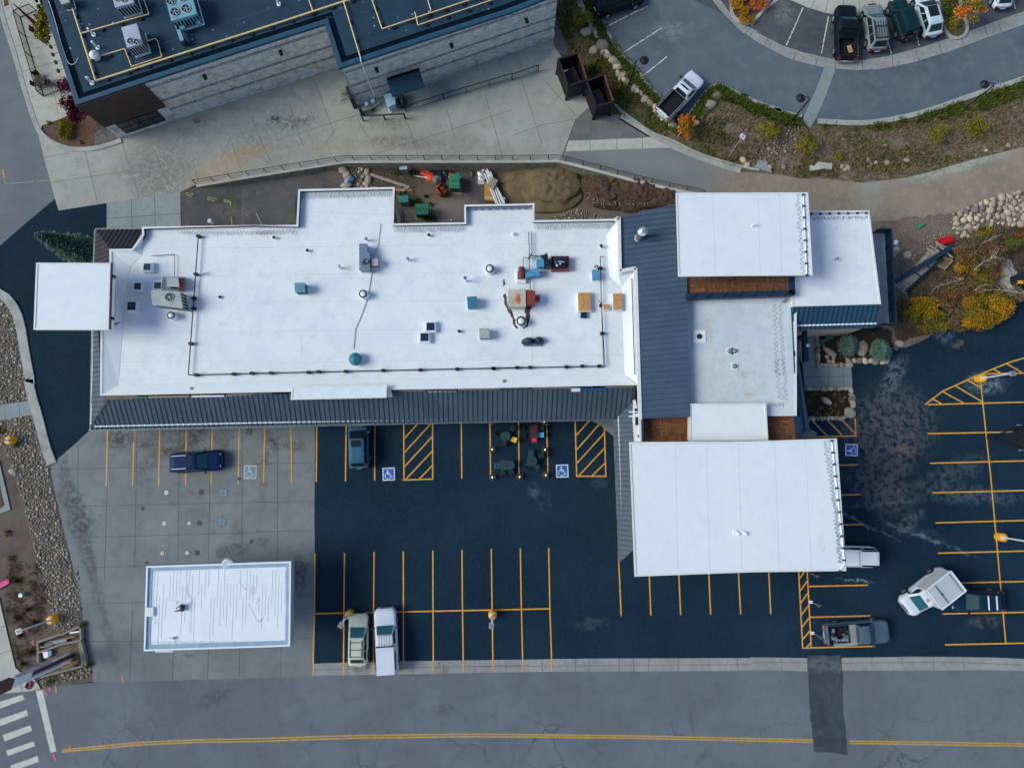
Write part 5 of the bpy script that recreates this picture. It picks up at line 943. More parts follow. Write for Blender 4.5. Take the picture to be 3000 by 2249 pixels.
# equipment by the brick corner
t = thing('pipe_barrier','low dark pipe barrier guarding the meters at the brick corner','barrier',W('b',1005,950)); q = MB(); P = [W('b',972,878,1.0),W('b',992,940,1.0),W('b',1170,932,1.0),W('b',1335,922,1.0)]
q.tube(P,.07,8)
q.build('rail',M['black'],t)
for p in (P[0],P[1],P[2],P[3]): q = MB(); q.cyl((p.x,p.y,0),p,.08,n=10); q.build('post',M['black'],t)
P=Ws('b 1175,770 1245,755 1265,838 1210,863',1.2); t = thing('utility_cabinet','sky-blue utility cabinet under the dark wall awning','cabinet',(P[0].x,P[0].y,0)); q = MB(); q.slab(P,0,1.15,0); q.slab(offset(P,-.04),1.15,1.2,0); q.build('cabinet',mat('sky_blue_cabinet',T('8fc0d8'),T('7fb2cc'),2,.5),t); q = MB(); q.slab(offset(P,-.1),0,.1,0); q.build('plinth',M['nbase'],t)
lump_c = W('b',1330,830,.6); tag(recentre(lump('covered_grill',W('b',1325,828,0),.42,.75,1.1,M['tarp'],seed=11,amp=.2,ang=.3),W('b',1325,828,0)),'rounded black covered grill beside the sky-blue cabinet','grill')
t = thing('gas_meter','pale blue gas meters with pipework at the foot of the brick corner','meter',W('b',1070,860)); 
for x_,y_ in ((1045,875),(1095,850)):
    q = MB(); p = W('b',x_,y_,0); q.cyl((p.x,p.y,.4),(p.x,p.y,.85),.2,n=12); q.build('meter',mat('meter_blue',T('86b4d0'),rough=.5),t)
q = MB(); q.tube([W('b',1000,905,.5),W('b',1045,890,.5),W('b',1100,860,.5),W('b',1140,830,.5)],.05,6); q.build('pipework',M['hv'],t)
t = thing('dry_shrub','small dead brown shrub by the gas meters','shrub',W('b',1088,895)); q = MB()
def twigs(q, c, r_, n, h_, up=.6, th=.012):
    for _ in range(n):
        a = random.uniform(0,6.28); e_ = random.uniform(.2,1); v = Vector((math.cos(a)*e_*r_, math.sin(a)*e_*r_, h_*random.uniform(.4,1)*up)); q.cyl(c, c+v, th, th*.4, n=3, cap=False)
twigs(q,W('b',1088,895,0),.45,60,.6); q.build('twigs',mat('dead_twigs',T('6b5138'),rough=.9),t)
q = MB(); q.box(W('b',910,790,1.0),(.35,1.3,2.0),.35); tag(recentre(q.build('wall_panel',M['black']),W('b',910,790)),'tall narrow black panel on the side of the brick corner','panel')
q = MB(); q.box(W('b',985,895,.6),(.3,.5,1.2),.35); tag(recentre(q.build('electric_box',M['black']),W('b',985,895)),'small black box at the end of the pipe barrier','electric box')
for nm,k_,x_,y_,r_ in (('manhole_cover','c',0,0,0),): pass
# ------------------------------------------------------------ waste enclosures
M['rusty'] = mat('corten_steel', T('6a3522'), T('4c281d'), 2, .8); M['encl'] = mat('black_steel_panel', T('15161b'), T('1e1e25'), 1.4, .6); M['encl2'] = mat('dark_corrugated_lid', T('1a1c25'), T('23242e'), 1.4, .5)
def enclosure(spec_top, lid, label, hz=2.6):
    P = Ws(spec_top, hz); c = sum(P,Vector())/4; t = thing('waste_enclosure',label,'enclosure',(c.x,c.y,0),'black steel waste enclosures')
    for i in range(4):
        a, b = P[i], P[(i+1)%4]; q = MB(); d_ = (b-a).normalized()
        zb = .25
        q.beam((a.x,a.y,(hz+zb)/2),(b.x,b.y,(hz+zb)/2),.08,hz-zb-.1)
        L = (b-a).length; k_ = max(2,int(L/.18))
        for j in range(k_): c_ = a.lerp(b,(j+.5)/k_); q.box((c_.x,c_.y,(hz+zb)/2),(.06,.13,hz-zb-.2),math.atan2(d_.y,d_.x))
        q.build('side_panel',M['encl'],t)
        q = MB(); q.beam(a,b,.16,.12); q.build('top_rail',M['rusty'] if i in (1,) else M['black'],t)
        q = MB(); q.cyl((a.x,a.y,0),(a.x,a.y,hz),.09,n=8); q.box((a.x,a.y,.1),(.25,.25,.2)); q.build('post',M['black'],t)
    Lp = Ws(lid, 1.6); q = MB(); q.slab(Lp,.2,1.5,0); 
    for j in range(12):
        a_ = Lp[0].lerp(Lp[1],(j+.5)/12); b_ = Lp[3].lerp(Lp[2],(j+.5)/12); q.beam(a_,b_,.06,.08)
    bb = thing('waste_container','black ribbed-lid container inside the '+('upper' if 'upper' in label else 'lower')+' enclosure','waste container',(Lp[0].x,Lp[0].y,0),'waste containers'); q.build('bin',M['encl2'],bb)
enclosure('c 375,480 537,430 606,650 455,695','c 425,585 500,535 545,655 450,690','upper black steel enclosure with rust-red top rail')
enclosure('c 605,660 747,603 820,825 682,860','c 655,770 700,730 745,830 685,855','lower black steel enclosure with rust-red top rail')
# ------------------------------------------------------------ vehicles
M['tyre'] = mat('tyre_rubber',(.012,.013,.015),rough=.9); M['rim'] = mat('alloy_rim',(.45,.47,.5),rough=.35,metal=.7); M['vglass'] = mat('car_glass',(.01,.02,.028),rough=.2,spec=.35); M['wglass'] = mat('windshield_glass',T('174e5c'),T('1d5866'),1.5,.35,spec=.25)
M['tglass'] = mat('dark_teal_windshield',T('0c3440'),rough=.4,spec=.15); M['red_l'] = mat('tail_lamp_red',(.35,.01,.01),rough=.3); M['head_l'] = mat('head_lamp',(.6,.63,.66),rough=.15); M['trim'] = mat('black_trim',(.01,.011,.013),rough=.6); M['plate'] = mat('licence_plate',(.6,.65,.68),rough=.5)
def paintm(name, s, s2=None, rough=.35, metal=.2): return mat(name, T(s), T(s2 or s), 1, .5, metal=0, coat=.0, spec=.14)
def vehicle(name, label, cat, front, rear, paint_m, kind='suv', L=4.8, Wd=1.9, H=1.75, wsm=None, roofm=None, rails=None, cabin=None, bed=None, hood=1.05, group=None, extra=None, sun=None, zf=0, fl=.0):
    t = thing(name, label, cat)
    hl, hw = L/2, Wd/2
    belt = H*.60 if kind != 'pickup' else H*.62
    hoodz = hood*belt*.94
    # body loft: station (x, half width, top z, bottom z)
    def top(x):
        f = (x+hl)/L
        if kind in ('suv','wagon','sedan','van'):
            if x > cab[1]: u = (x-cab[1])/(hl-cab[1]); return belt*(1-u)+hoodz*.86*u-(.16*max(0,u-.8)/.2)
            return belt
        if kind == 'pickup':
            if x > cab[1]: u = (x-cab[1])/(hl-cab[1]); return belt*(1-u)+hoodz*.95*u-(.12*max(0,u-.85)/.15)
            return belt
    cab = cabin or {'suv':(-hl+.12,hl*.50),'wagon':(-hl+.25,hl*.50),'sedan':(-hl+.9,hl*.45),'van':(-hl+.08,hl*.72),'pickup':(-.35,hl*.50)}[kind]
    xs = [-hl,-hl+.03,-hl+.12,-hl+.35,-hl*.6,-hl*.3,0,hl*.3,cab[1]-.02,cab[1]+.05,hl*.7,hl-.45,hl-.22,hl-.08,hl]
    xs = sorted(set(round(v,3) for v in xs)); st_ = []
    for x in xs:
        e = min(x+hl, hl-x); w_ = hw*(1-.26*max(0,1-e/.5)**2.2) if x > 0 else hw*(1-.16*max(0,1-e/.4)**2)
        st_.append((x,w_,top(x)-(.06 if e < .02 else 0),.30+.12*max(0,1-e/.3)))
    q = MB(); ring = []
    for x,w_,zt,zb in st_:
        prof = [(-w_*.9,zb),(-w_*.99,zb+.12),(-w_,zb+.35),(-w_*.985,zt-.16),(-w_*.93,zt-.04),(-w_*.8,zt),(-w_*.35,zt+.025),(w_*.35,zt+.025),(w_*.8,zt),(w_*.93,zt-.04),(w_*.985,zt-.16),(w_,zb+.35),(w_*.99,zb+.12),(w_*.9,zb)]
        ring.append([(x,y,z) for y,z in prof])
    k = len(ring[0]); bedr = bed
    vs = [v for r_ in ring for v in r_]; fs = []
    for i in range(len(ring)-1):
        for j in range(k):
            xm = (xs[i]+xs[i+1])/2
            if bedr and bedr[0] < xm < bedr[1] and j in (5,6,7): continue
            fs.append((i*k+j,(i+1)*k+j,(i+1)*k+(j+1)%k,i*k+(j+1)%k))
    q.add(vs, fs, 0, sm=True); q.add(ring[0],[tuple(range(k))],0); q.add(ring[-1],[tuple(range(k-1,-1,-1))],0)
    q.build('body', paint_m, t)
    # wheels
    for sx in (-1,1):
        for sy in (-1,1):
            cx = sx*hl*.61; wr = .37 if kind != 'sedan' else .33
            q = MB(); q.cyl((cx,sy*(hw-.22),wr),(cx,sy*(hw+.035),wr),wr,n=20); wo = q.build('wheel',M['tyre'],t)
            q = MB(); q.cyl((cx,sy*(hw+.03),wr),(cx,sy*(hw+.045),wr),wr*.62,n=14); q.build('rim',M['rim'],wo)
            q = MB(); q.cyl((cx,sy*(hw-.02),wr+.03),(cx,sy*(hw+.012),wr+.03),wr+.07,n=20); q.build('wheel_arch',M['trim'],t)
    # cabin rings
    r_in = hw*.76; x0, x1 = cab; bw = hw*.91
    rx0, rx1 = (x0+{'suv':.30,'wagon':.5,'sedan':.75,'van':.1,'pickup':.12}[kind], x1-{'suv':.78,'wagon':.85,'sedan':.8,'van':.35,'pickup':.7}[kind])
    zr = H-.05
    def rr(xa, xb, w_, z, rad, n=6):
        out = []
        for cx,cy,a0 in ((xb-rad,w_-rad,0),(xa+rad,w_-rad,90),(xa+rad,-w_+rad,180),(xb-rad,-w_+rad,270)):
            for i in range(n): a = R(a0+90*i/(n-1)); out.append((cx+rad*math.cos(a),cy+rad*math.sin(a),z))
        return out
    A = rr(x0,x1,bw,belt-.02,.18); Bq = rr(rx0,rx1,r_in,zr,.2); C_ = rr(rx0+.09,rx1-.1,r_in-.09,zr+.045,.14); D_ = rr(rx0+.35,rx1-.35,r_in-.32,zr+.06,.1); n = len(A)
    q = MB(); q.add(A+Bq,[(i,(i+1)%n,n+(i+1)%n,n+i) for i in range(n)],0,sm=True); q.build('cabin',paint_m,t)
    q = MB(); q.add(Bq+C_+D_,[(i,(i+1)%n,n+(i+1)%n,n+i) for i in range(n)]+[(n+i,n+(i+1)%n,2*n+(i+1)%n,2*n+i) for i in range(n)],0,sm=True); q.add(D_,[tuple(range(n))],0); q.build('roof',roofm or paint_m,t)
    def pane(nm, P4, m, e=.012, ins_=(.05,.05,.08,.1)):
        a,b,c,d_ = [Vector(p) for p in P4]; nn = (b-a).cross(d_-a).normalized()
        f = lambda u,v: a.lerp(b,u).lerp(d_.lerp(c,u),v)+nn*e
        l,r_,bo,to = ins_; N_ = 6; vs = [f(l+(1-l-r_)*i/N_,bo) for i in range(N_+1)]+[f(l+(1-l-r_)*i/N_,1-to) for i in range(N_+1)]
        q = MB(); q.add(vs,[(i,i+1,N_+2+i,N_+1+i) for i in range(N_)]); return q.build(nm,m,t)
    ws = wsm or M['wglass']
    pane('windshield',[(x1+.015,-bw+.1,belt),(x1+.015,bw-.1,belt),(rx1+.015,r_in-.08,zr),(rx1+.015,-r_in+.08,zr)],ws,.02,(.03,.03,.06,.02))
    pane('rear_window',[(x0-.015,bw-.12,belt),(x0-.015,-bw+.12,belt),(rx0-.015,-r_in+.1,zr),(rx0-.015,r_in-.1,zr)],M['vglass'],.02,(.06,.06,.1,.08))
    for s_ in (-1,1):
        nW_ = 3 if kind in ('suv','wagon','van') else 2 
        for i in range(nW_):
            u0, u1 = i/nW_, (i+1)/nW_
            xa, xb = x0+.14+(x1-x0-.3)*u0, x0+.14+(x1-x0-.3)*u1; ya, yb = rx0+.1+(rx1-rx0-.2)*u0, rx0+.1+(rx1-rx0-.2)*u1
            P4 = [(xa,s_*bw,belt),(xb,s_*bw,belt),(yb,s_*r_in,zr),(ya,s_*r_in,zr)]
            if s_ > 0: P4 = [P4[1],P4[0],P4[3],P4[2]]
            pane('side_window',P4,M['vglass'],.014,(.05,.05,.1,.12))
        q = MB(); q.box((x1-.22,s_*(hw+.12),belt+.08),(.14,.24,.16)); q.build('mirror',M['trim'] if not wsm else paint_m,t)
        q = MB(); q.hull([(hl-.32,s_*hw*.86,hoodz*.62),(hl-.08,s_*hw*.62,hoodz*.62),(hl-.12,s_*hw*.45,hoodz*.62),(hl-.4,s_*hw*.7,hoodz*.62)][::(1 if s_>0 else -1)],[(hl-.34,s_*hw*.9,hoodz*.86),(hl-.10,s_*hw*.66,hoodz*.82),(hl-.16,s_*hw*.46,hoodz*.86),(hl-.42,s_*hw*.74,hoodz*.89)][::(1 if s_>0 else -1)]); q.build('headlight',M['head_l'],t)
        q = MB(); q.box((-hl+.02,s_*hw*.76,belt*.82),(.1,.28,.28)); q.build('tail_light',M['red_l'],t)
    q = MB(); q.box((hl-.03,0,.48),(.16,Wd*.72,.24)); q.build('bumper',M['trim'] if kind != 'pickup' else M['rim'],t)
    q = MB(); q.box((-hl+.0,0,.52),(.14,Wd*.8,.22)); q.box((-hl-.08,0,.62),(.03,.5,.14),0,1); q.build('bumper',[M['trim'] if kind != 'pickup' else M['rim'],M['plate']],t)
    q = MB(); q.box((hl-.0,0,hoodz*.7),(.06,Wd*.42,.2)); q.build('grille',M['trim'],t)
    q = MB(); 
    for s_ in (-1,1): q.beam((x1+.1,s_*hw*.55,belt+.03),(hl-.5,s_*hw*.42,hoodz*.93+.03),.03,.012)
    q.build('hood_crease',M['trim'] if kind=='x' else paint_m,t)
    if bed:
        b0, b1 = bed; q = MB(); wi = hw*.8; zf_ = .7
        q.add([(b0,-wi,belt),(b1,-wi,belt),(b1,wi,belt),(b0,wi,belt),(b0,-wi*.97,zf_),(b1,-wi*.97,zf_),(b1,wi*.97,zf_),(b0,wi*.97,zf_)],[(0,4,5,1),(1,5,6,2),(2,6,7,3),(3,7,4,0),(4,7,6,5)])
        for j in range(7): q.box(((b0+b1)/2,-wi+wi*2*(j+.5)/7,zf_+.01),(b1-b0-.1,.05,.02))
        q.build('bed',M['trim'],t); q = MB()
        for s_ in (-1,1): q.beam((b0,s_*hw*.89,belt+.01),(b1,s_*hw*.89,belt+.01),.09,.03)
        q.beam((b0,-hw*.9,belt+.005),(b0,hw*.9,belt+.005),.1,.03); q.build('bed_rail',M['trim'],t)
    if rails == 'side':
        for s_ in (-1,1): q = MB(); q.beam((rx0+.1,s_*(r_in-.12),zr+.11),(rx0+(rx1-rx0)*.62,s_*(r_in-.12),zr+.11),.05,.05); q.build('roof_rail',M['chrome'] if not sun else M['snow'],t)
    if rails == 'cross':
        for f in (.25,.62): q = MB(); x = rx0+(rx1-rx0)*f; q.beam((x,-r_in+.1,zr+.13),(x,r_in-.1,zr+.13),.10,.05); q.build('roof_rail',M['snow'],t)
    if rails == 'rack':
        q = MB()
        for s_ in (-1,1): q.beam((rx0+.1,s_*(r_in-.06),zr+.14),(rx1-.25,s_*(r_in-.06),zr+.14),.05,.05)
        for f in (.04,.62): x = rx0+.1+(rx1-rx0-.3)*f; q.beam((x,-r_in+.05,zr+.16),(x,r_in-.05,zr+.16),.07,.05)
        for j in range(5): y = -r_in+.2+(2*r_in-.4)*j/4; q.beam((rx0+.1,y,zr+.12),(rx1-.4,y,zr+.12),.025,.03)
        q.build('roof_rack',M['trim'],t)
    if rails == 'dark':
        q = MB()
        for f in (.12,.45,.8): x = rx0+(rx1-rx0)*f; q.beam((x,-r_in+.12,zr+.1),(x,r_in-.12,zr+.1),.05,.04)
        for s_ in (-1,1): q.beam((rx0+.15,s_*(r_in-.14),zr+.09),(rx1-.15,s_*(r_in-.14),zr+.09),.05,.05)
        q.build('roof_rack',M['trim'],t)
    if sun: q = MB(); x = rx0+(rx1-rx0)*sun[0]; q.box((x,0,zr+.06),(sun[1],r_in*1.35,.02)); q.build('sunroof',M['vglass'],t)
    if extra: extra(t, dict(hl=hl,hw=hw,belt=belt,zr=zr,rx0=rx0,rx1=rx1,x0=x0,x1=x1,r_in=r_in))
    f_, r_ = W(*front,.9), W(*rear,.9); d_ = f_-r_
    if fl: r_ = f_-d_.normalized()*L
    c = (f_+r_)/2; t.location = (c.x,c.y,.03+zf); t.rotation_euler = (0,0,math.atan2(d_.y,d_.x))
    if group: t['group'] = group
    return t
Pm = {k_: paintm(n_, a_, b_) for k_, n_, a_, b_ in [('navy','dark_navy_paint','06204e','082658'),('slate','slate_blue_paint','33607c','2c5874'),('sage','pale_sage_paint','b2c2bb','a8b9b2'),('wht','white_car_paint','bfcfe6','b4c5de'),('blk','black_car_paint','0c131c','101822'),('bwt','white_van_paint','dde8f2','d6e2ee'),('dnav','blue_black_paint','0f2a40','12304a'),('grayb','grey_blue_truck_paint','4b6478','42596e'),('grn','dark_green_paint','0b2830','0f3038'),('pew','pewter_paint','66757e','70808a'),('slv','silver_blue_paint','a4bfd6','b0cade')]}
vehicle('parked_car','dark navy SUV with silver roof rails parked across the bays on the concrete forecourt','car',('i',1790,682),('i',1385,708),Pm['navy'],'suv',L=4.7,Wd=1.85,rails='side',sun=(.72,.5))
vehicle('parked_car','dark slate-blue SUV nosed in under the grey metal canopy roof','car',('j',823,500),('j',832,865),Pm['slate'],'suv',L=4.5,Wd=1.8,rails=None,sun=(.8,.6),fl=0,wsm=M['vglass'])
vehicle('parked_car','pale sage-green wagon with black roof rack beside the white pickup','car',('n',828,432),('n',822,806),Pm['sage'],'wagon',L=4.5,Wd=1.76,H=1.6,rails='dark')
def cap_extra(t, g):
    q = MB(); q.hull([(-g['hl']+.05,-g['hw']*.93,g['belt']),(-.3,-g['hw']*.93,g['belt']),(-.3,g['hw']*.93,g['belt']),(-g['hl']+.05,g['hw']*.93,g['belt'])],[(-g['hl']+.12,-g['hw']*.8,g['zr']+.03),(-.32,-g['hw']*.8,g['zr']+.03),(-.32,g['hw']*.8,g['zr']+.03),(-g['hl']+.12,g['hw']*.8,g['zr']+.03)]); q.build('canopy_cap',Pm['wht'],t)
    for s_ in (-1,1): q = MB(); q.box((-g['hl']*.56,s_*g['hw']*.885,g['belt']+.32),(1.5,.05,.3)); q.build('side_window',M['vglass'],t)
    q = MB(); q.box((-.31,0,g['zr']-.15),(.03,g['hw']*1.5,.5)); q.build('cab_gap',M['trim'],t)
    q = MB()
    for j in range(5): q.box((.35,-g['r_in']*.6+g['r_in']*1.2*j/4,g['zr']+.06),(1.0,.05,.02))
    q.build('roof_rib',Pm['pew'],t)
vehicle('parked_car','white crew-cab pickup with white bed canopy parked over the concrete edge','pickup truck',('n',1043,385),('n',1065,872),Pm['wht'],'pickup',L=5.6,Wd=1.95,H=1.85,extra=cap_extra)
def van_extra(t, g):
    for s_ in (-1,1):
        q = MB(); q.box((g['rx0']+.75,s_*(g['r_in']-.06),g['zr']+.03),(1.6,.12,.05)); q.build('side_window',M['vglass'],t)
    q = MB(); q.box((g['rx0']+1.75,0,g['zr']+.055),(.04,g['r_in']*1.9,.03)); q.build('roof_seam',M['trim'],t)
vehicle('parked_car','white boxy van half hidden under the large white south-east roof','van',('p',560,216),('p',1010,228),Pm['bwt'],'van',L=4.9,Wd=1.85,H=2.0,extra=van_extra)
def box_extra(t, g):
    q = MB(); hb = 2.75; x0, x1 = -g['hl']+.3, -g['hl']+3.02
    q.hull([(x0,-1.02,.95),(x1,-1.02,.95),(x1,1.02,.95),(x0,1.02,.95)],[(x0,-1.02,hb),(x1,-1.02,hb),(x1,1.02,hb),(x0,1.02,hb)]); q.build('camper_box',mat('white_box_panel',T('a3b4c4'),T('a9bacb'),1,.5),t)
    q = MB()
    for a,b in (((x0,-1.04),(x1,-1.04)),((x1,-1.04),(x1,1.04)),((x1,1.04),(x0,1.04)),((x0,1.04),(x0,-1.04))): q.beam((*a,hb+.02),(*b,hb+.02),.08,.05)
    q.build('box_trim',M['snow'],t)
    q = MB(); q.beam((x1-.8,-.9,hb+.06),(x1-.8,.9,hb+.06),.05,.05); q.box((x1-.8,0,hb+.06),(.14,.14,.08)); q.build('roof_bar',M['black'],t)
    q = MB(); q.box((x0+.3,0,hb+.03),(.08,1.9,.04)); q.build('roof_seam',M['hvd'],t)
    q = MB(); q.box((g['rx1']-.25,.1,g['zr']+.07),(.22,.3,.03)); q.build('roof_lamp',M['osb'],t)
vehicle('parked_truck','white pickup with tall white camper box parked askew','camper truck',('z',300,775),('z',972,250),Pm['wht'],'pickup',cabin=(-.35,1.72),L=4.9,Wd=2.0,H=1.95,extra=box_extra)
vehicle('parked_car','blue-black wagon with two white roof bars behind the camper truck','car',('z',1075,665),('z',1850,665),Pm['dnav'],'wagon',wsm=M['tglass'],L=4.75,Wd=1.85,H=1.65,rails='cross')
def tools_extra(t, g):
    q = MB(); q.box((-.55,0,g['belt']+.12),(.45,1.75,.3)); q.build('tool_box',M['galv'],t)
    q = MB(); q.box((-1.5,-g['hw']*.8,g['belt']+.1),(1.6,.25,.22)); q.build('side_box',M['galv'],t)
    q = MB()
    for i in range(26): q.box((random.uniform(-2.5,-.9),random.uniform(-.55,.6),.95+random.uniform(0,.25)),(random.uniform(.1,.6),random.uniform(.08,.25),random.uniform(.08,.25)),random.uniform(0,3),random.choice((0,0,1,2)))
    for i in range(6): a = i; q.cyl((-1.05+.1*math.cos(a),.1+.1*math.sin(a),1.1+.02*i),(-1.05+.3*math.cos(a),.1+.3*math.sin(a),1.15+.02*i),.05,n=6,m=3)
    q.build('tools',[M['trim'],M['hvd'],M['galv'],mat('green_hose',T('2c4a2e'),rough=.6)],t)
vehicle('parked_truck','dark grey-blue pickup with open bed full of tools by the hatched strip','pickup truck',('p',1105,825),('p',618,858),Pm['grayb'],'pickup',L=5.6,Wd=1.98,H=1.85,bed=(-2.62,-.5),extra=tools_extra,wsm=M['wglass'])
vehicle('parked_car','black SUV at the top edge beside the boulder line','car',('c',1035,-55),('c',700,55),Pm['blk'],'suv',L=4.8,Wd=1.9,H=1.8)
vehicle('parked_truck','white single-cab pickup with long dark open bed','pickup truck',('c',1478,645),('c',1245,890),Pm['wht'],'pickup',L=5.3,Wd=1.9,H=1.75,bed=(-2.5,-.15),cabin=(-.1,1.45))
vehicle('parked_truck','black pickup with a brown board in its open bed','pickup truck',('d',768,65),('d',775,462),Pm['blk'],'pickup',L=5.5,Wd=2.0,H=1.9,bed=(-2.55,-.6),extra=lambda t,g:(MB().box((-1.7,-.35,.85),(.75,.4,.08),.3).build('board',M['osb'],t)))
vehicle('parked_car','pewter-grey SUV with black roof rack in the upper lot','car',('d',985,45),('d',1030,385),Pm['pew'],'suv',L=4.7,Wd=1.82,H=1.75,rails='rack')
def spare(t, g): q = MB(); q.cyl((-g['hl']-.05,0,1.0),(-g['hl']-.25,0,1.0),.36,n=18); q.build('spare_wheel',M['tyre'],t)
vehicle('parked_car','dark green boxy off-road car between the grey SUV and the silver hatchback','car',('d',1180,-10),('d',1285,300),Pm['grn'],'van',L=4.1,Wd=1.75,H=1.85,cabin=(-2.0,.85),extra=spare,wsm=M['vglass'])
vehicle('parked_car','silver-blue hatchback with dark glass roof at the end of the row','car',('d',1385,-75),('d',1490,285),Pm['slv'],'wagon',L=4.6,Wd=1.85,H=1.6,sun=(.68,1.1),wsm=M['vglass'])
vehicle('parked_car','silver-blue car cut off by the top right corner','car',('d',2000,-320),('d',2055,70),Pm['slv'],'wagon',L=4.6,Wd=1.8,H=1.5,wsm=M['vglass'])
# trailer at the right edge
a, b = W('l',1930,638,.5), W('l',2175,640,.5); t = thing('utility_trailer','black utility trailer with pointed drawbar at the right edge','trailer',(b.x+2,b.y,0))
q = MB(); y_ = b.y
P = [a, Vector((b.x,b.y+1.0,.55)), Vector((b.x,b.y-1.0,.55))]; q.beam(P[0],P[1],.1,.1); q.beam(P[0],P[2],.1,.1); q.beam(P[1],P[2],.1,.1); q.cyl(a-Vector((.2,0,0)),a+Vector((.2,0,0)),.12,n=10); q.cyl((a.x+.1,a.y,0),(a.x+.1,a.y,.8),.05,n=8); q.build('drawbar',M['black'],t)
q = MB(); q.slab([(b.x-.9,y_+.35),(b.x,y_+.9),(b.x,y_-.9),(b.x-.9,y_-.35)],.5,.75,0); q.build('tool_box',M['encl2'],t)
q = MB(); q.box((b.x+2.1,y_,.75),(4.2,2.1,.5)); ringslab(q,[(b.x,y_-1.05),(b.x+4.2,y_-1.05),(b.x+4.2,y_+1.05),(b.x,y_+1.05)],.08,1.0,1.35,1); q.build('bed',[M['encl2'],M['black']],t)
for s_ in (-1,1):
    for dx in (1.8,2.6): q = MB(); q.cyl((b.x+dx,y_+s_*1.1,.35),(b.x+dx,y_+s_*1.3,.35),.35,n=18); q.build('wheel',M['tyre'],t)
    q = MB(); q.cyl((b.x-.35,y_+s_*1.15,.7),(b.x-.1,y_+s_*1.15,.8),.06,n=6); q.cyl((b.x-.0,y_+s_*1.15,.8),(b.x-.05,y_+s_*1.15,.95),.05,n=6); q.build('tie_down',M['chrome'],t)
P = Ws('h 2130,850 2230,820 2300,940 2170,905',1.3); t = thing('waste_container','dark blue-black container with yellow strap at the right edge by the trees','container',(P[0].x,P[0].y,0)); q = MB(); q.slab([W('h',2130,850,1.3),W('h',2200,820,1.3),W('h',2400,850,1.3),W('h',2400,960,1.3),W('h',2150,910,1.3)],0,1.3,0); q.build('body',M['mgs'],t); q = MB(); q.box(W('h',2175,905,1.2),(.5,.3,.3)); q.build('strap',M['yellow'],t)
# ------------------------------------------------------------ lamps
M['orange'] = mat('orange_pole_base', T('e39a22'), T('f0a935'), 3, .5); M['pole'] = mat('pale_pole_paint', T('b4c0cc'), rough=.5); M['lens'] = mat('dusty_lamp_lens', T('6f7f88'), T('59686f'), 6, .4)
def lot_lamp(base, ang, label, arm=.9, hgt=4.4, r_=.38, grp='orange-based light poles'):
    b = W(*base); t = thing('light_pole',label,'light pole',(b.x,b.y,0),grp)
    q = MB(); q.lathe((b.x,b.y,0),[(r_,0),(r_,.75),(r_*.95,.85),(.001,.87)],20); q.build('base',M['orange'],t)
    q = MB(); q.box((b.x,b.y,.9),(.28,.28,.06)); q.box((b.x,b.y,hgt/2+.45),(.13,.13,hgt-.9)); q.build('pole',M['pole'],t)
    v = Vector((math.cos(R(ang)),math.sin(R(ang)),0)); q = MB(); q.beam((b.x,b.y,hgt-.1),Vector((b.x,b.y,hgt-.1))+v*arm,.1,.1); c = Vector((b.x,b.y,hgt-.1))+v*arm; q.build('arm',M['pole'],t)
    q = MB(); q.box((c.x,c.y,c.z+.02),(.48,.42,.16),R(ang),0); q.box((c.x,c.y,c.z+.105),(.3,.26,.02),R(ang),1); q.build('lamp_head',[M['galv'],M['lens']],t); return t
lot_lamp(('n',768,404),-120,'orange-based light pole beside the sage-green wagon',.55,2.6); lot_lamp(('n',1917,406),-95,'orange-based light pole at the crossing of bay lines right of the two parked cars',.5,2.6)
lot_lamp(('l',1838,166),5,'orange-based light pole on the hatched triangle',.5,4.0); lot_lamp(('l',2000,1441),-20,'orange-based light pole at the right edge above the blue-black wagon',.6,4.6)
lot_lamp(('i',118,525),175,'orange-based light pole on the cobbles by the west kerb',.6,4.4); lot_lamp(('m',455,445),200,'orange-based light pole on the cobbles above the timber bed',.25,4.6)
def street_lamp(base, top, label):
    b, tp = W(*base), W(*top,4.0); t = thing('street_lamp',label,'street lamp',(b.x,b.y,0),'black lamp posts round the upper lot'); d_ = Vector((tp.x-b.x,tp.y-b.y,0)); 
    q = MB(); q.cyl((b.x,b.y,0),(b.x,b.y,4.3),.075,.06,n=10); q.cyl((b.x,b.y,0),(b.x,b.y,.4),.14,.1,n=10); q.build('pole',M['black'],t)
    u = Vector((-.75,.18,0)) if d_.x < .3 else Vector((-.6,.2,0)); 
    if 'enclosures' in label: u = Vector((.75,.1,0))
    q = MB(); q.tube([Vector((b.x,b.y,4.2)),Vector((b.x,b.y,4.55))+u*.2,Vector((b.x,b.y,4.6))+u*.7,Vector((b.x,b.y,4.4))+u],.04,6); q.build('arm',M['black'],t)
    c = Vector((b.x,b.y,4.2))+u; q = MB(); q.lathe(c,[(.1,.25),(.14,.15),(.42,.0),(.42,-.05),(.001,-.02)],20); q.build('shade',M['black'],t)
street_lamp(('c',945,690),('c',1005,405),'black lamp post above the waste enclosures'); street_lamp(('d',325,985),('d',450,800),'black lamp post beside the pale cross gutter'); street_lamp(('d',1725,880),('d',1930,690),'black lamp post on the grassy curve at the right')
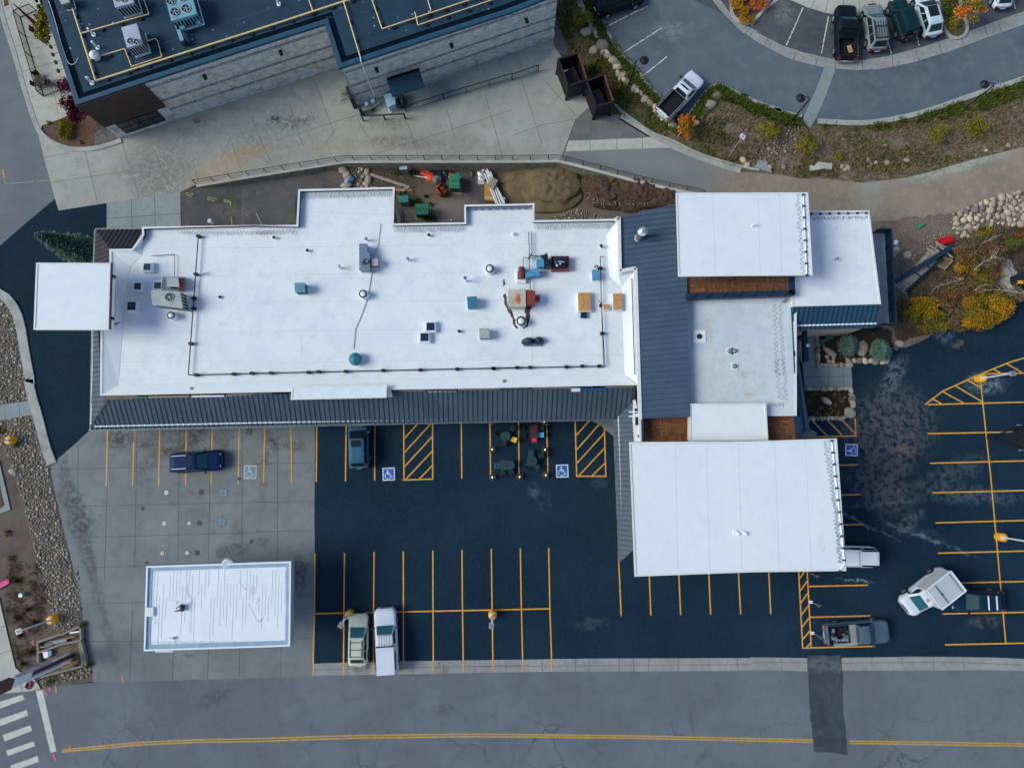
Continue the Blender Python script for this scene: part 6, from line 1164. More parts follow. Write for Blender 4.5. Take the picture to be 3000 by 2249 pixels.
# stop sign, small signs
b = W('u',950,1110); t = thing('stop_sign','red octagonal stop sign on a black post by the crosswalk','stop sign',(b.x,b.y,0)); q = MB(); q.cyl((b.x,b.y,0),(b.x,b.y,3.0),.05,n=8); q.build('post',M['black'],t)
M['stopr'] = mat('stop_sign_red',T('a3123f'),rough=.4); M['stopw'] = mat('sign_white',(.75,.76,.78),rough=.4)
Nd = Vector((.72,.30,.62)).normalized()*1.0   # panel faces the lot, bowed back
def textmesh(s, size, parent, Mx, m, name='lettering', ext=.004):
    cu = bpy.data.curves.new('t','FONT'); cu.body = s; cu.size = size; cu.align_x = 'CENTER'; cu.align_y = 'CENTER'; cu.extrude = ext
    o = bpy.data.objects.new('t', cu); COL.objects.link(o); dg = bpy.context.evaluated_depsgraph_get(); me = bpy.data.meshes.new_from_object(o.evaluated_get(dg)); bpy.data.objects.remove(o)
    me.transform(Mx); me.materials.clear(); me.materials.append(m); n = bpy.data.objects.new(name, me); COL.objects.link(n); n.parent = parent; return n
def sign_frame(c, nrm, up):
    n = Vector(nrm).normalized(); u = Vector(up); u = (u-n*u.dot(n)).normalized(); r_ = u.cross(n); return Matrix(((r_.x,u.x,n.x,c[0]),(r_.y,u.y,n.y,c[1]),(r_.z,u.z,n.z,c[2]),(0,0,0,1)))
c = Vector((0,0,2.35)); Fm = sign_frame(c,(.93,.10,.36),(-.2,0,1))
q = MB(); oc = [(math.cos(R(22.5+45*k))*.42, math.sin(R(22.5+45*k))*.42) for k in range(8)]; 
q.hull([Fm@Vector((x,y,.06)) for x,y in oc],[Fm@Vector((x,y,.075)) for x,y in oc],1); q.hull([Fm@Vector((x*.92,y*.92,.076)) for x,y in oc],[Fm@Vector((x*.92,y*.92,.082)) for x,y in oc],0)
q.v = [(x+b.x,y+b.y,z) for x,y,z in q.v]; q.build('panel',[M['stopr'],M['stopw']],t)
textmesh('STOP',.27,t,Fm@Matrix.Translation((0,0,.088)),M['stopw'])
for (k_,x_,y_),lb in ((('p',483,588),'upper'),(('p',497,838),'lower')):
    b = W(k_,x_,y_); t = thing('bay_sign','small post-mounted sign with white block base, '+lb+' of the two right of the hatched strip','sign',(b.x,b.y,0),'small bay signs'); q = MB(); q.box((b.x,b.y,.1),(.25,.25,.2)); q.build('base',M['stopw'],t); q = MB(); q.cyl((b.x,b.y,0),(b.x,b.y,1.9),.03,n=6); q.build('post',M['galv'],t); q = MB(); q.box((b.x+.02,b.y-.03,1.75),(.3,.03,.45),.6); q.build('panel',mat('brown_sign_back',T('6a5a4a'),rough=.6),t)
b = W('p',470,355); t = thing('bay_sign','small thin sign post at the lower edge of the large white roof','sign',(b.x,b.y,0),'small bay signs'); q = MB(); q.cyl((b.x,b.y,0),(b.x,b.y,1.9),.03,n=6); q.build('post',M['galv'],t); q = MB(); q.box((b.x+.02,b.y-.03,1.75),(.3,.03,.45),.6); q.build('panel',bpy.data.materials['brown_sign_back'],t)
b = W('c',1745,1280); t = thing('road_sign','small white sign on a leaning grey post in the upper field','sign',(b.x,b.y,0)); q = MB(); tp = Vector((b.x+.75,b.y+1.1,2.3)); q.cyl(b,tp,.04,n=6); q.build('post',M['galv'],t); q = MB(); F2 = sign_frame(tp,(.15,-.35,.9),(.5,.8,0)); q.box(None,(.55,.4,.03),M=F2,m=0); q.build('panel',M['stopw'],t)
q = MB(); q.box(None,(.16,.09,.01),M=F2@Matrix.Translation((.02,0,.022))); q.box(None,(.09,.16,.01),M=F2@Matrix.Translation((0,.02,.026))); q.build('symbol',M['stopr'],t)
# accessible parking symbols
M['blue'] = mat('accessible_blue_paint',T('1c55a8'),T('2460b2'),4,.6); M['bluef'] = mat('faded_blue_paint',T('4f83a6'),T('6a8696'),3,.7); M['symw'] = mat('symbol_white_paint',T('d5e0f2'),T('b5c4da'),4,.6)
def access(k_,x_,y_,s_,rot,label,faded=False,mirror=1):
    c = W(k_,x_,y_); t = thing('accessible_symbol',label,'parking symbol',(c.x,c.y,.03)); q = MB(); ca, sa = math.cos(R(rot)), math.sin(R(rot)); 
    f = lambda u,v,z: (c.x+(u*mirror*ca-v*sa)*s_, c.y+(u*mirror*sa+v*ca)*s_, z)
    def pl(P,z,m): 
        P = [f(u,v,z) for u,v in P]; q.poly(P,m)
    pl([(-.5,-.52),(.5,-.52),(.5,.52),(-.5,.52)],.045,1); pl([(-.42,-.44),(.42,-.44),(.42,.44),(-.42,.44)],.049,0)
    def ln(P,w_,z=.053):
        q.ribbon([f(u,v,0) for u,v in P],w_*s_,z,1)
    pl([(-.08+.065*math.cos(a*.6),.30+.065*math.sin(a*.6)) for a in range(10)],.053,1)
    ln([(-.08,.22),(-.07,-.02)],.07); ln([(-.08,.10),(.12,.10)],.05,.0545); ln([(-.06,-.03),(.14,-.03),(.24,-.26),(.36,-.22)],.06,.056)
    for a0,a1 in ((100,150),(165,215),(230,280),(292,335)): ln([(-.06+.235*math.cos(R(a0+(a1-a0)*i/6)),-.13+.235*math.sin(R(a0+(a1-a0)*i/6))) for i in range(7)],.055)
    q.build('emblem',[M['bluef'] if faded else M['blue'],M['white_p'] if faded else M['symw']],t)
access('j',1075,935,1.13,2,'bright blue wheelchair symbol on the asphalt left of the western hatched bay'); access('k',683,910,1.13,2,'bright blue wheelchair symbol below the patio furniture, left of the eastern hatched bay')
access('i',2028,780,1.18,1,'faded blue wheelchair symbol on the concrete forecourt',True); access('l',813,740,1.1,87,'worn blue wheelchair symbol turned sideways east of the large white roof',False)
# forecourt covers
def cover(k_,x_,y_,r_,m,label,grp=None,name='manhole_cover',cat='manhole cover'):
    c = W(k_,x_,y_); t = thing(name,label,cat,(c.x,c.y,.02),grp); q = MB(); q.cyl((c.x,c.y,0),(c.x,c.y,.03),r_,n=24); q.build('frame',M['joint'],t)
    q = MB(); q.cyl((c.x,c.y,.0),(c.x,c.y,.036),r_*.9,n=24,sm=False)
    if r_ > .3: q.ribbon([(c.x-r_*.7,c.y),(c.x+r_*.7,c.y)],.03,.041,1); q.ribbon([(c.x,c.y-r_*.7),(c.x,c.y+r_*.7)],.03,.0415,1)
    elif 'white' in label or 'red' in label or 'cream' in label: q.cyl((c.x,c.y,.03),(c.x,c.y,.05),r_*.3,n=8,m=1)
    q.build('lid',[m,M['joint']],t)
M['cov_b'] = mat('blue_grey_iron',T('5e7a90'),T('6a869a'),4,.6); M['cov_d'] = mat('dark_iron',T('2c3a46'),T('34434e'),4,.6); M['cov_g'] = mat('grey_iron',T('56626c'),T('606c76'),4,.6); M['cov_w'] = mat('white_fill_cap',T('c8d0d8'),rough=.6); M['cov_r'] = mat('red_fill_cap',T('96403e'),rough=.6); M['cov_c'] = mat('cream_fill_cap',T('c9c4a0'),rough=.6)
for y_,x_,n_,m_ in ((950,1810,'upper','cov_b'),(1183,1797,'middle','cov_b'),(1435,1783,'lower','cov_g')): cover('i',x_,y_,.42,M[m_],n_+' large round cover in the grid of forecourt lids','forecourt covers')
for y_,x_,n_ in ((943,1630,'upper'),(1193,1615,'middle'),(1433,1598,'lower')): cover('i',x_,y_,.25,M['cov_d'],n_+' dark medium cover left of the large round lid','forecourt covers')
cover('i',1348,947,.22,M['cov_w'],'bright white fill cap, top left of the forecourt grid','forecourt covers',cat='fill cap',name='fill_cap'); cover('i',1331,1195,.2,M['cov_w'],'white fill cap with dark rim, middle left of the forecourt grid','forecourt covers',cat='fill cap',name='fill_cap'); cover('i',1315,1437,.18,M['cov_c'],'cream fill cap, lower left of the forecourt grid','forecourt covers',cat='fill cap',name='fill_cap')
cover('i',1546,945,.17,M['cov_r'],'red fill cap between the white and dark lids','forecourt covers',cat='fill cap',name='fill_cap'); cover('i',1533,1194,.17,M['cov_w'],'small white fill cap, middle row of the forecourt grid','forecourt covers',cat='fill cap',name='fill_cap'); cover('i',1516,1435,.17,M['cov_w'],'small white fill cap, lower row of the forecourt grid','forecourt covers',cat='fill cap',name='fill_cap')
for x_,y_,n_ in ((1157,1075,'left of the cap grid on the open forecourt'),(1190,1513,'touching the upper left corner of the fuel canopy'),(2036,1342,'right of the lids, above the fuel canopy'),(1937,835,'on the yellow line beside the faded wheelchair symbol')): cover('i',x_,y_,.17,M['cov_d'],'small dark round lid '+n_,'small dark lids')
cover('j',340,1612,.2,M['cov_g'],'small grey round lid near the right end of the fuel canopy','small dark lids')
for x_,y_,w_,n_ in ((1062,498,1.0,'left'),(2016,450,.75,'right')):
    c = W('i',x_,y_); t = thing('floor_grate','rectangular grey grate between bay lines under the long canopy, '+n_+' one','grate',(c.x,c.y,.02),'rectangular grates'); q = MB(); q.box((c.x,c.y,.02),(.5,w_,.03)); q.build('frame',M['cov_d'],t); q = MB(); 
    for i in range(7): q.box((c.x,c.y-w_/2+w_*(i+.5)/7,.04),(.42,w_/12,.02))
    q.build('bars',M['cov_g'],t)
cover('a',1595,978,.3,mat('tan_iron',T('7c6a60'),rough=.7),'tan round cover in front of the brick wall'); cover('a',2060,1548,.16,M['cov_d'],'small dark lid on the back yard asphalt, left part','small dark lids')
# ------------------------------------------------------------ stones
def ico(sub=2):
    bm = bmesh.new(); bmesh.ops.create_icosphere(bm, subdivisions=sub, radius=1); vs = [v.co.copy() for v in bm.verts]; fs = [tuple(v.index for v in f.verts) for f in bm.faces]; bm.free(); return vs, fs
IC1, IC2 = ico(1), ico(2)
M['cob'] = mat('river_cobble', T('8d938f'), T('7b8384'), 5, .85, c3=T('646b6d'), sc3=20, a3=.5, rand=T('a39c90'))
M['cob2'] = mat('pale_boulder', T('97978f'), T('858681'), 3, .85, c3=T('6a6b67'), sc3=6, a3=.6, rand=T('a09a8c'), bump=.5, bsc=8)
M['cobd'] = mat('dark_riprap', T('62686c'), T('71787c'), 5, .9, c3=T('4d5356'), sc3=20, a3=.5, rand=T('8a8880'))
def stone(q, c, r_, flat=.6, src=None, sm=True, rnd=None):
    vs, fs = src or IC1; sd = random.random()*99; ax = Vector((random.uniform(.75,1.25),random.uniform(.75,1.1),flat*random.uniform(.8,1.1))); an = random.uniform(0,6.28); ca, sa = math.cos(an), math.sin(an); out = []
    for v in vs:
        s = 1+.3*noise.noise(v*1.3+Vector((sd,0,0))); x,y,z = v.x*ax.x*s*r_, v.y*ax.y*s*r_, v.z*ax.z*s*r_; out.append((c[0]+x*ca-y*sa, c[1]+x*sa+y*ca, c[2]+z))
    q.add(out, fs, 0, rnd if rnd is not None else random.random()**1.5, random.random(), sm=sm)
def scatter(spec, rmin, rmax, n, z=.03, m='cob', name='cobbles', pw=1.6, zf=None, label='rounded river cobbles', src=None, dens=None):
    P = Ws(spec) if isinstance(spec, str) else spec; xs = [p.x for p in P]; ys = [p.y for p in P]; cell = rmax*2; G = {}; q = MB(); k_ = 0
    for tr in range(n):
        x, y = random.uniform(min(xs),max(xs)), random.uniform(min(ys),max(ys)); r_ = rmin+(rmax-rmin)*random.random()**pw*(1-tr/n*.5)
        if not inpoly(x,y,P) or (dens and random.random() > dens(x,y)): continue
        gi, gj = int(x//cell), int(y//cell); ok = True
        for a in (-1,0,1):
            for b in (-1,0,1):
                for (X,Y,Rr) in G.get((gi+a,gj+b),()):
                    if (X-x)**2+(Y-y)**2 < (.88*(Rr+r_))**2: ok = False; break
                if not ok: break
            if not ok: break
        if not ok: continue
        G.setdefault((gi,gj),[]).append((x,y,r_)); stone(q,(x,y,(zf(x,y) if zf else z)+r_*.2),r_,.6,src); k_ += 1
    o = q.build(name, M[m]); tag(o, label, 'cobbles', kind='stuff'); return o
scatter('e -60,870 0,905 60,960 110,1040 150,1120 175,1300 200,1480 235,1650 i 205,20 238,160 235,195 -100,225',.06,.20,9000,label='grey river cobbles inside the curved kerb at the left edge')
scatter('i -100,385 120,345 270,318 325,480 375,690 405,760 435,950 500,1250 570,1500 605,1650 m 625,50 650,330 640,450 520,560 440,520 430,400 380,260 330,0 i 330,1640 285,1400 225,1170 200,1030 130,830 60,650 50,600 0,560',.06,.20,26000,label='long band of river cobbles between the kerb and the forecourt')
scatter('m 345,925 430,905 560,890 720,835 745,860 740,900 640,930 520,950 400,975 350,975',.07,.2,2500,label='loose cobbles below the timber bed')
scatter('d 300,1010 440,1030 430,1080 330,1180 230,1290 150,1310 60,1340 -20,1350 80,1230 180,1120',.08,.24,5000,m='cobd',label='dark riprap stones in the drainage channel of the upper field',pw=1.2)
scatter('h 1640,350 1900,250 2211,155 2600,30 2700,520 2211,440 1960,450 1880,420 1700,540 1620,470 1610,420',.10,.32,8000,label='smaller rocks between the boulders of the rock pile',m='cob2',z=.04)
scatter('h 1140,640 1330,610 1420,540 1600,500 1650,550 1500,600 1300,720 1140,720',.05,.16,1400,label='scattered stones beside the grey deck',m='cob2')
scatter('g 560,350 700,300 850,260 1000,330 1120,370 1130,390 700,395 560,395',.06,.17,1800,zf=lambda x,y: pz(x)+.08,label='rubble stones at the foot of the dirt heap',m='cob2')
scatter('f 690,90 780,90 900,100 920,270 700,270',.05,.13,500,zf=lambda x,y: pz(x)+.03,label='small stones among the boulders behind the building',m='cob2')
scatter('c 1850,1290 2211,1310 d 400,1420 900,1470 1250,1420 1800,1280 2211,1170 2211,1130 1800,1200 1250,1330 900,1360 700,1330 400,1370 0,1330',.03,.11,900,label='small white stones along the edge of the dusty road',m='cob2')
scatter('h 980,440 1600,400 1620,560 1300,640 1140,600 1130,480',.03,.07,420,label='pebbles strewn on the dirt east of the grey deck',m='cob2',z=.02)
# individual boulders
SM = []
for i in range(7):
    q = MB(); stone(q,(0,0,0),1.0,.62,IC2,rnd=i/7); o = q.build('boulder', M['cob2']); SM.append(o.data); bpy.data.objects.remove(o)
def boulder(p, r_, label, group, name='boulder', ang=None, sx=1, sy=1, cat='boulder', sink=.2):
    o = bpy.data.objects.new(name, random.choice(SM)); COL.objects.link(o); o.location = (p[0],p[1],p[2]+r_*sink); o.rotation_euler = (0,0,random.uniform(0,6.28) if ang is None else ang); o.scale = (r_*sx,r_*sy,r_); tag(o,label,cat,group); return o
L_ = Ws('c 540,10 560,50 578,95 605,140 635,200 660,250 690,305')
for p in resample(L_,16): boulder((p.x+random.uniform(-.15,.15),p.y,0),random.uniform(.17,.3),'pale edging boulder in the line beside the upper lot','boulder line beside the upper lot',sx=1.3)
L_ = Ws('c 720,350 750,410 790,470 850,530 875,610 930,675 1010,740 1080,800 1150,870 1200,925 1270,985 1345,1045')
for p in resample(L_,34): boulder((p.x+random.uniform(-.2,.2),p.y+random.uniform(-.2,.2),0),random.uniform(.2,.38),'pale edging boulder in the line beside the upper lot','boulder line beside the upper lot',sx=1.3)
for x_,y_,r_,lb in ((735,370,.5,'largest boulder of the line beside the upper lot'),(665,408,.42,'pale boulder lying alone in the grass left of the boulder line'),(850,545,.45,'blue-grey boulder in the line beside the upper lot'),(1600,850,.5,'big pale boulder at the tip of the field by the lot kerb'),(1660,775,.42,'tan boulder nearest the lot kerb in the field'),(1560,900,.32,'middle boulder of the short row in the field'),(1530,945,.28,'fourth boulder of the short row in the field'),(1495,995,.33,'last boulder of the short row, next to the orange tree'),(1868,1300,.35,'small boulder left of the broken concrete apron'),(1905,1335,.25,'smallest boulder left of the broken concrete apron'),(600,260,.45,'flat brown boulder in the grass by the brick building')): boulder(W('c',x_,y_),r_,lb,None,sx=1.25)
for x_,y_,r_,lb in ((2030,1360,.3,'first'),(2050,1330,.28,'second'),(2080,1360,.32,'third')): boulder(W('c',x_,y_),r_,'pale boulder in the cluster by the broken concrete apron','boulders by the broken concrete apron')
for x_,y_ in ((735,1350),(760,1375),(785,1360),(975,1330),(960,1350),(255,1335),(265,1355),(1390,1240),(1010,1320),(1260,1300),(1905,1220),(2080,1180),(2140,1170),(1100,1320),(950,1300),(275,1395)): boulder(W('d',x_,y_),random.uniform(.12,.3),'small white boulder at the lower edge of the upper field','small white boulders of the upper field')
hp = Ws('h 1640,350 1900,250 2211,155 2400,90 2500,470 2211,440 2000,440 1880,400 1760,540 1690,530 1620,470')
pts_ = []; tr = 0
while len(pts_) < 130 and tr < 6000:
    tr += 1; x, y = random.uniform(min(p.x for p in hp),max(p.x for p in hp)), random.uniform(min(p.y for p in hp),max(p.y for p in hp)); r_ = random.uniform(.16,.38)
    if inpoly(x,y,hp) and all((x-a)**2+(y-b)**2 > (.9*(r_+c))**2 for a,b,c in pts_): pts_.append((x,y,r_)); boulder((x,y,.12),r_,'rounded grey boulder in the rock pile at the right edge','boulders of the rock pile',sx=1.2)
for k_,x_,y_,r_,lb in (('w',325,465,.36,'pale round boulder beside the corner of the grey deck'),('w',283,535,.28,'squared tan block beside the corner of the grey deck'),('h',1203,1400,.4,'round boulder on the dirt tip beside the planted bed'),('w',490,540,.4,'grey-green boulder left of the collapsed ramp')): boulder(W(k_,x_,y_),r_,lb,None)
# yard boulders behind the building
for x_,y_,r_,lb,sx in ((112,128,.62,'largest white boulder of the heap behind the building',1.1),(165,190,.6,'tan boulder above the blue bag',1),(158,328,.62,'tan boulder below the blue bag',1.1),(420,150,.4,'long flat stone slab, upper one',1.6),(435,260,.45,'long flat stone slab, lower one',1.9),(360,118,.34,'round grey stone top of the small heap',1),(325,98,.22,'small pale stone top of the small heap',1.2),(318,150,.26,'pale stone under the small heap top',1),(370,200,.28,'brown stone in the middle of the small heap',1.4),(392,305,.36,'rounded stone at the foot of the small heap',1.1),(322,315,.36,'brown stone by the roof edge in the small heap',1.1),(345,268,.25,'small stone right of the blue bag',1.1),(350,335,.3,'stone touching the roof edge in the small heap',1.2),(420,335,.3,'last stone of the small heap by the roof edge',1)):
    boulder(Wp('t',x_,y_,.05),r_*.68,lb+' in the back yard','boulders in the back yard',ang=1.4 if sx > 1.4 else None,sx=sx)
# planter edging
def edging(spec, n, label, grp, r0=.17, r1=.26):
    for p in resample(Ws(spec), n): boulder((p.x+random.uniform(-.04,.04),p.y+random.uniform(-.04,.04),.05),random.uniform(r0,r1),label,grp,'edging_stone',cat='edging stone',sx=1.15)
edging('v 660,705 1180,705',9,'pale stone edging the top of the upper planted bed','edging stones of the upper bed'); edging('v 680,760 700,1400',13,'pale stone edging the left side of the upper planted bed','edging stones of the upper bed'); edging('v 770,1395 1400,1390',13,'pale stone edging the bottom of the upper planted bed','edging stones of the upper bed',.13,.22); edging('v 1370,1320 1490,1295 1700,1310 1920,1300 2040,1315 2190,1300',8,'pale stone edging the bottom of the upper planted bed','edging stones of the upper bed',.2,.36)
edging('l 440,246 800,243',20,'pale stone edging the top of the lower planted bed','edging stones of the lower bed',.15,.2); edging('l 470,488 750,482',10,'pale stone edging the bottom of the lower planted bed','edging stones of the lower bed',.18,.26); edging('l 808,265 812,300 818,350 826,385',5,'pale stone edging the right side of the lower planted bed','edging stones of the lower bed',.2,.32)
boulder(W('l',793,440),.55,'big rounded corner boulder of the lower planted bed',None); boulder(W('l',610,345),.45,'pale flat rock in the middle of the lower planted bed',None,ang=-.5,sx=1.5,sy=.8); boulder(W('v',950,1118),.5,'long slanted rock in the upper planted bed',None,ang=-.7,sx=1.4,sy=.65); boulder(W('v',1640,1030),.62,'upright brown rock between the two spruces',None,ang=1.4,sx=1.2)
for x_,y_ in ((900,1215),(1045,1228),(940,1308),(1035,1320)): boulder(W('v',x_,y_),.22,'small pale stone lying inside the upper planted bed','small stones inside the upper bed')
# ------------------------------------------------------------ foliage
def leafmat(name, a, b, r_): return mat(name, T(a), T(b), 1.3, .8, rand=T(r_), spec=.15)
LF = {'gold': leafmat('gold_leaves','92721a','74631a','b48820'), 'olive': leafmat('olive_leaves','6f6f1c','54601c','8f8824'), 'brown': leafmat('brown_leaves','5c4a30','4a3e28','7c6440'), 'orange': leafmat('orange_leaves','b0622c','96522a','c87c34'), 'green': leafmat('green_leaves','3f5a22','2e4a20','5c7028'), 'purple': leafmat('purple_leaves','5a1c34','3f1628','752a44'), 'spruce': leafmat('blue_spruce_needles','3a5e5a','284a42','62867f'), 'spruced': leafmat('dark_spruce_needles','2c5048','234038','5a7f70'), 'lime': leafmat('yellow_green_leaves','6f701c','5c661e','8a8828'), 'teal': leafmat('teal_needles','2f7066','2a6058','4f8f84'), 'grass': leafmat('grass_blades','38541e','2b441a','5c6428'), 'dry': leafmat('dry_grass_blades','6f6a56','5e5846','857e6a'), 'tan': leafmat('tan_grass_blades','64584a','52483c','7e705c')}
M['bark'] = mat('grey_bark', T('8a857c'), T('6d675f'), 6, .9); M['barkw'] = mat('white_aspen_bark', T('b9b6ae'), T('9a968c'), 6, .8); M['barkd'] = mat('dark_bark', T('3c322a'), T('4c4036'), 6, .9)
def leaf(q, p, s, r_=None, m=0, up=.3):
    n = Vector((random.gauss(0,1),random.gauss(0,1),random.gauss(up,1))).normalized(); u = n.orthogonal().normalized(); v = n.cross(u); a = random.uniform(0,6.28); U = (u*math.cos(a)+v*math.sin(a))*s; V = (v*math.cos(a)-u*math.sin(a))*s*.6
    q.add([p-U,p+V,p+U,p-V],[(0,1,2,3)],m,random.random() if r_ is None else r_,random.random())
def crown(q, c, rx, ry, rz, n, s, clumps=14, tight=.3, m=0, split=None):
    c = Vector(c); C_ = []
    for _ in range(clumps):
        a = random.uniform(0,6.28); rr_ = random.random()**.5; z = random.uniform(-.6,1); C_.append((Vector((math.cos(a)*rr_*rx*.8, math.sin(a)*rr_*ry*.8, z*rz*(1-.5*rr_))), random.uniform(.2,.42), random.random()))
    for i in range(n):
        cc, cr, cv = random.choice(C_); d_ = Vector((random.gauss(0,1),random.gauss(0,1),random.gauss(0,.8))); d_ = d_.normalized()*random.random()**.45
        p = c+cc+Vector((d_.x*rx*cr*1.2,d_.y*ry*cr*1.2,d_.z*rz*cr*1.2)); mm = m if split is None else (split[1] if cv < split[0] else m)
        leaf(q,p,s*random.uniform(.6,1.25),min(1,max(0,cv+random.uniform(-.35,.35))),mm)
def tree(name, label, cat, base, top, rx, ry, rz, n, s, lm, group=None, bark='bark', tr=.07, tc=None, clumps=14, limbs=6, lm2=None, sp=.35):
    base = Vector(base); top = Vector(top); t = thing(name,label,cat,base,group); q = MB(); q.cyl(base,base.lerp(top,.9),tr,tr*.4,n=7)
    for _ in range(limbs):
        f = random.uniform(.35,.85); a = base.lerp(top,f); an = random.uniform(0,6.28); b = a+Vector((math.cos(an)*rx*random.uniform(.5,.95),math.sin(an)*ry*random.uniform(.5,.95),rz*random.uniform(.1,.7))); mid = a.lerp(b,.5)+Vector((0,0,.1)); q.cyl(a,mid,tr*.45,tr*.3,n=5); q.cyl(mid,b,tr*.3,tr*.1,n=4)
        for _ in range(3): e_ = mid.lerp(b,random.random())+Vector((random.uniform(-.5,.5)*rx*.6,random.uniform(-.5,.5)*ry*.6,random.uniform(-.1,.4))); q.cyl(mid.lerp(b,.3),e_,tr*.18,tr*.05,n=3)
    q.build('trunk',M[bark],t); q = MB(); crown(q,tc or top,rx,ry,rz,n,s,clumps,split=(sp,1) if lm2 else None); q.build('crown',[LF[lm]]+([LF[lm2]] if lm2 else []),t); return t
# spruces
def spruce(name,label,base,top,r_,n,lm='spruce',group=None):
    base, top = Vector(base), Vector(top); t = thing(name,label,'spruce tree',base,group); ax = top-base; q = MB(); q.cyl(base,base.lerp(top,.95),.1,.02,n=7); q.build('trunk',M['barkd'],t); q = MB()
    nb = n//26
    for i in range(nb):
        f = (i/nb)**1.05; a = i*2.4; R_ = r_*(1-f)**.8*random.uniform(.8,1.15)+.08; o = base.lerp(top,.06+.92*f); d_ = Vector((math.cos(a),math.sin(a),-.25+.5*f))
        for j in range(26):
            u = random.random()**.7; p = o+d_*R_*u+Vector((random.gauss(0,.06),random.gauss(0,.06),random.gauss(0,.04)))+Vector((-d_.y,d_.x,0))*random.uniform(-.28,.28)*R_*u*(1.15-u)
            dd = (d_+Vector((random.uniform(-.5,.5),random.uniform(-.5,.5),random.uniform(0,.5)))).normalized()*.17; w_ = Vector((-dd.y,dd.x,random.uniform(-.05,.05)))*.28
            q.add([p-w_*.5,p+dd*.6-w_,p+dd,p+dd*.6+w_,p+w_*.5],[(0,1,2,3,4)],0,min(1,max(0,u*u+random.uniform(-.25,.2))),random.random())
    q.build('crown',LF[lm],t); return t
spruce('spruce_tree','tall leaning spruce between the west metal roof and the black drive',W('e',735,540),W('e',735,540)+Vector((-2.3,.55,4.4)),1.6,8500,'spruced')
spruce('spruce_tree','bushy blue spruce in the middle of the upper planted bed',W('v',1370,980),W('v',1400,960,1.9),.95,4200); spruce('spruce_tree','bushy blue spruce at the right end of the upper planted bed',W('v',2060,1080),W('v',2110,1060,1.9),1.05,4400)
for x_,y_,lb in ((940,800,'upper'),(805,915,'lower')): t = thing('dwarf_spruce','small round teal shrub, '+lb+' of the pair in the upper planted bed','shrub',W('v',x_,y_),'dwarf teal shrubs'); q = MB(); crown(q,W('v',x_,y_,.2),.36,.36,.3,520,.07,10); q.build('foliage',LF['teal'],t)
# upper right field and lots
tree('aspen_tree','small orange aspen with pale trunk at the corner of the boulder line','tree',W('c',1350,1100),W('c',1440,950,2.4),.85,1.15,.6,1500,.11,'orange',bark='barkw',tr=.05,tc=W('c',1415,1025,1.6),lm2='gold',sp=.3)
tree('autumn_tree','orange-leaved tree with white trunk on the kerbed island by the hatchback','tree',W('d',1650,185),W('d',1770,65,2.8),1.5,1.2,.6,1500,.11,'orange',bark='barkw',tr=.06,tc=W('d',1770,80,2.2),lm2='olive',sp=.45)
for k_,x_,y_,r_,h_,lm,lb in (('c',1995,35,1.0,1.2,'orange','bright orange shrub on the island at the top'),('c',1815,40,.8,.8,'gold','yellow-brown shrub left on the island at the top'),('c',1895,145,.9,.7,'gold','low yellow-brown shrub at the tip of the island at the top'),('c',1880,-20,.6,.6,'green','green shrub by the top edge on the island'),('d',1560,90,.9,1.0,'green','dark green bush beside the silver-blue hatchback'),('d',1610,210,.7,.7,'olive','low olive bush at the tip of the kerbed island'),('d',1590,-20,.8,.9,'brown','brown bush by the top edge beside the hatchback'),
   ('c',2060,1085,1.1,1.4,'lime','yellow-green bush left of the riprap channel'),('d',430,1195,1.0,1.3,'olive','olive bush right of the riprap channel'),('d',1490,1120,.9,1.3,'lime','yellow-green bush in the middle of the upper field'),('d',1795,1060,1.1,1.2,'olive','wide olive bush towards the right of the upper field'),('c',560,175,.9,1.2,'lime','yellow-green bush in the grass by the brick building'),('d',700,1280,.35,.4,'lime','tiny yellow bush near the broken concrete slab'),('c',770,30,.6,.7,'green','green clump behind the black SUV'),('d',2190,700,.8,.9,'green','green clump on the grassy curve at the right edge')):
    p = W(k_,x_,y_); r_ *= 1.15; t = thing('bush',lb,'bush',p); q = MB(); crown(q,p+Vector((0,0,h_*.5)),r_,r_*.9,h_*.5,int(800*r_+250),.065,18); q.build('foliage',LF[lm],t); q = MB(); twigs(q,p,r_*.7,14,h_*.9); q.build('twigs',M['barkd'],t)
def grass(spec, n, lm, hmin, hmax, dens=None, z=0, label='', w_=.03, spread=.35, name='grass'):
    P = Ws(spec); xs = [p.x for p in P]; ys = [p.y for p in P]; q = MB(); k_ = 0
    while k_ < n:
        k_ += 1; x, y = random.uniform(min(xs),max(xs)), random.uniform(min(ys),max(ys))
        if not inpoly(x,y,P) or (dens and random.random() > dens(x,y)): continue
        rv = random.random()
        for _ in range(5):
            a = random.uniform(0,6.28); L = random.uniform(hmin,hmax); b = Vector((x+random.gauss(0,.09),y+random.gauss(0,.09),z)); d_ = Vector((math.cos(a)*spread*L*2,math.sin(a)*spread*L*2,L)); s = Vector((-math.sin(a),math.cos(a),0))*w_
            q.add([b-s,b+s,b+d_],[(0,1,2)],0,rv,random.random())
    o = q.build(name, LF[lm]); tag(o,label,'grass',kind='stuff'); return o
nzd = lambda s, th, o=0: (lambda x,y: 1 if noise.noise(Vector((x*s+o,y*s,o))) > th else .12)
hill = 'c 378,-50 360,180 470,400 620,600 820,840 900,925 1125,1070 1340,1150 1500,1230 1700,1310 1850,1350 1900,1200 1600,1000 1560,980 1440,960 1345,1050 1250,970 1100,840 940,680 860,560 800,480 740,370 690,300 600,120 545,-40'
grass(hill,9000,'grass',.12,.34,nzd(.35,-.02),label='green grass on the slope left of the boulder line',w_=.05); grass(hill,6500,'dry',.1,.28,nzd(.35,.05,9),label='dry grass on the slope left of the boulder line',w_=.04)
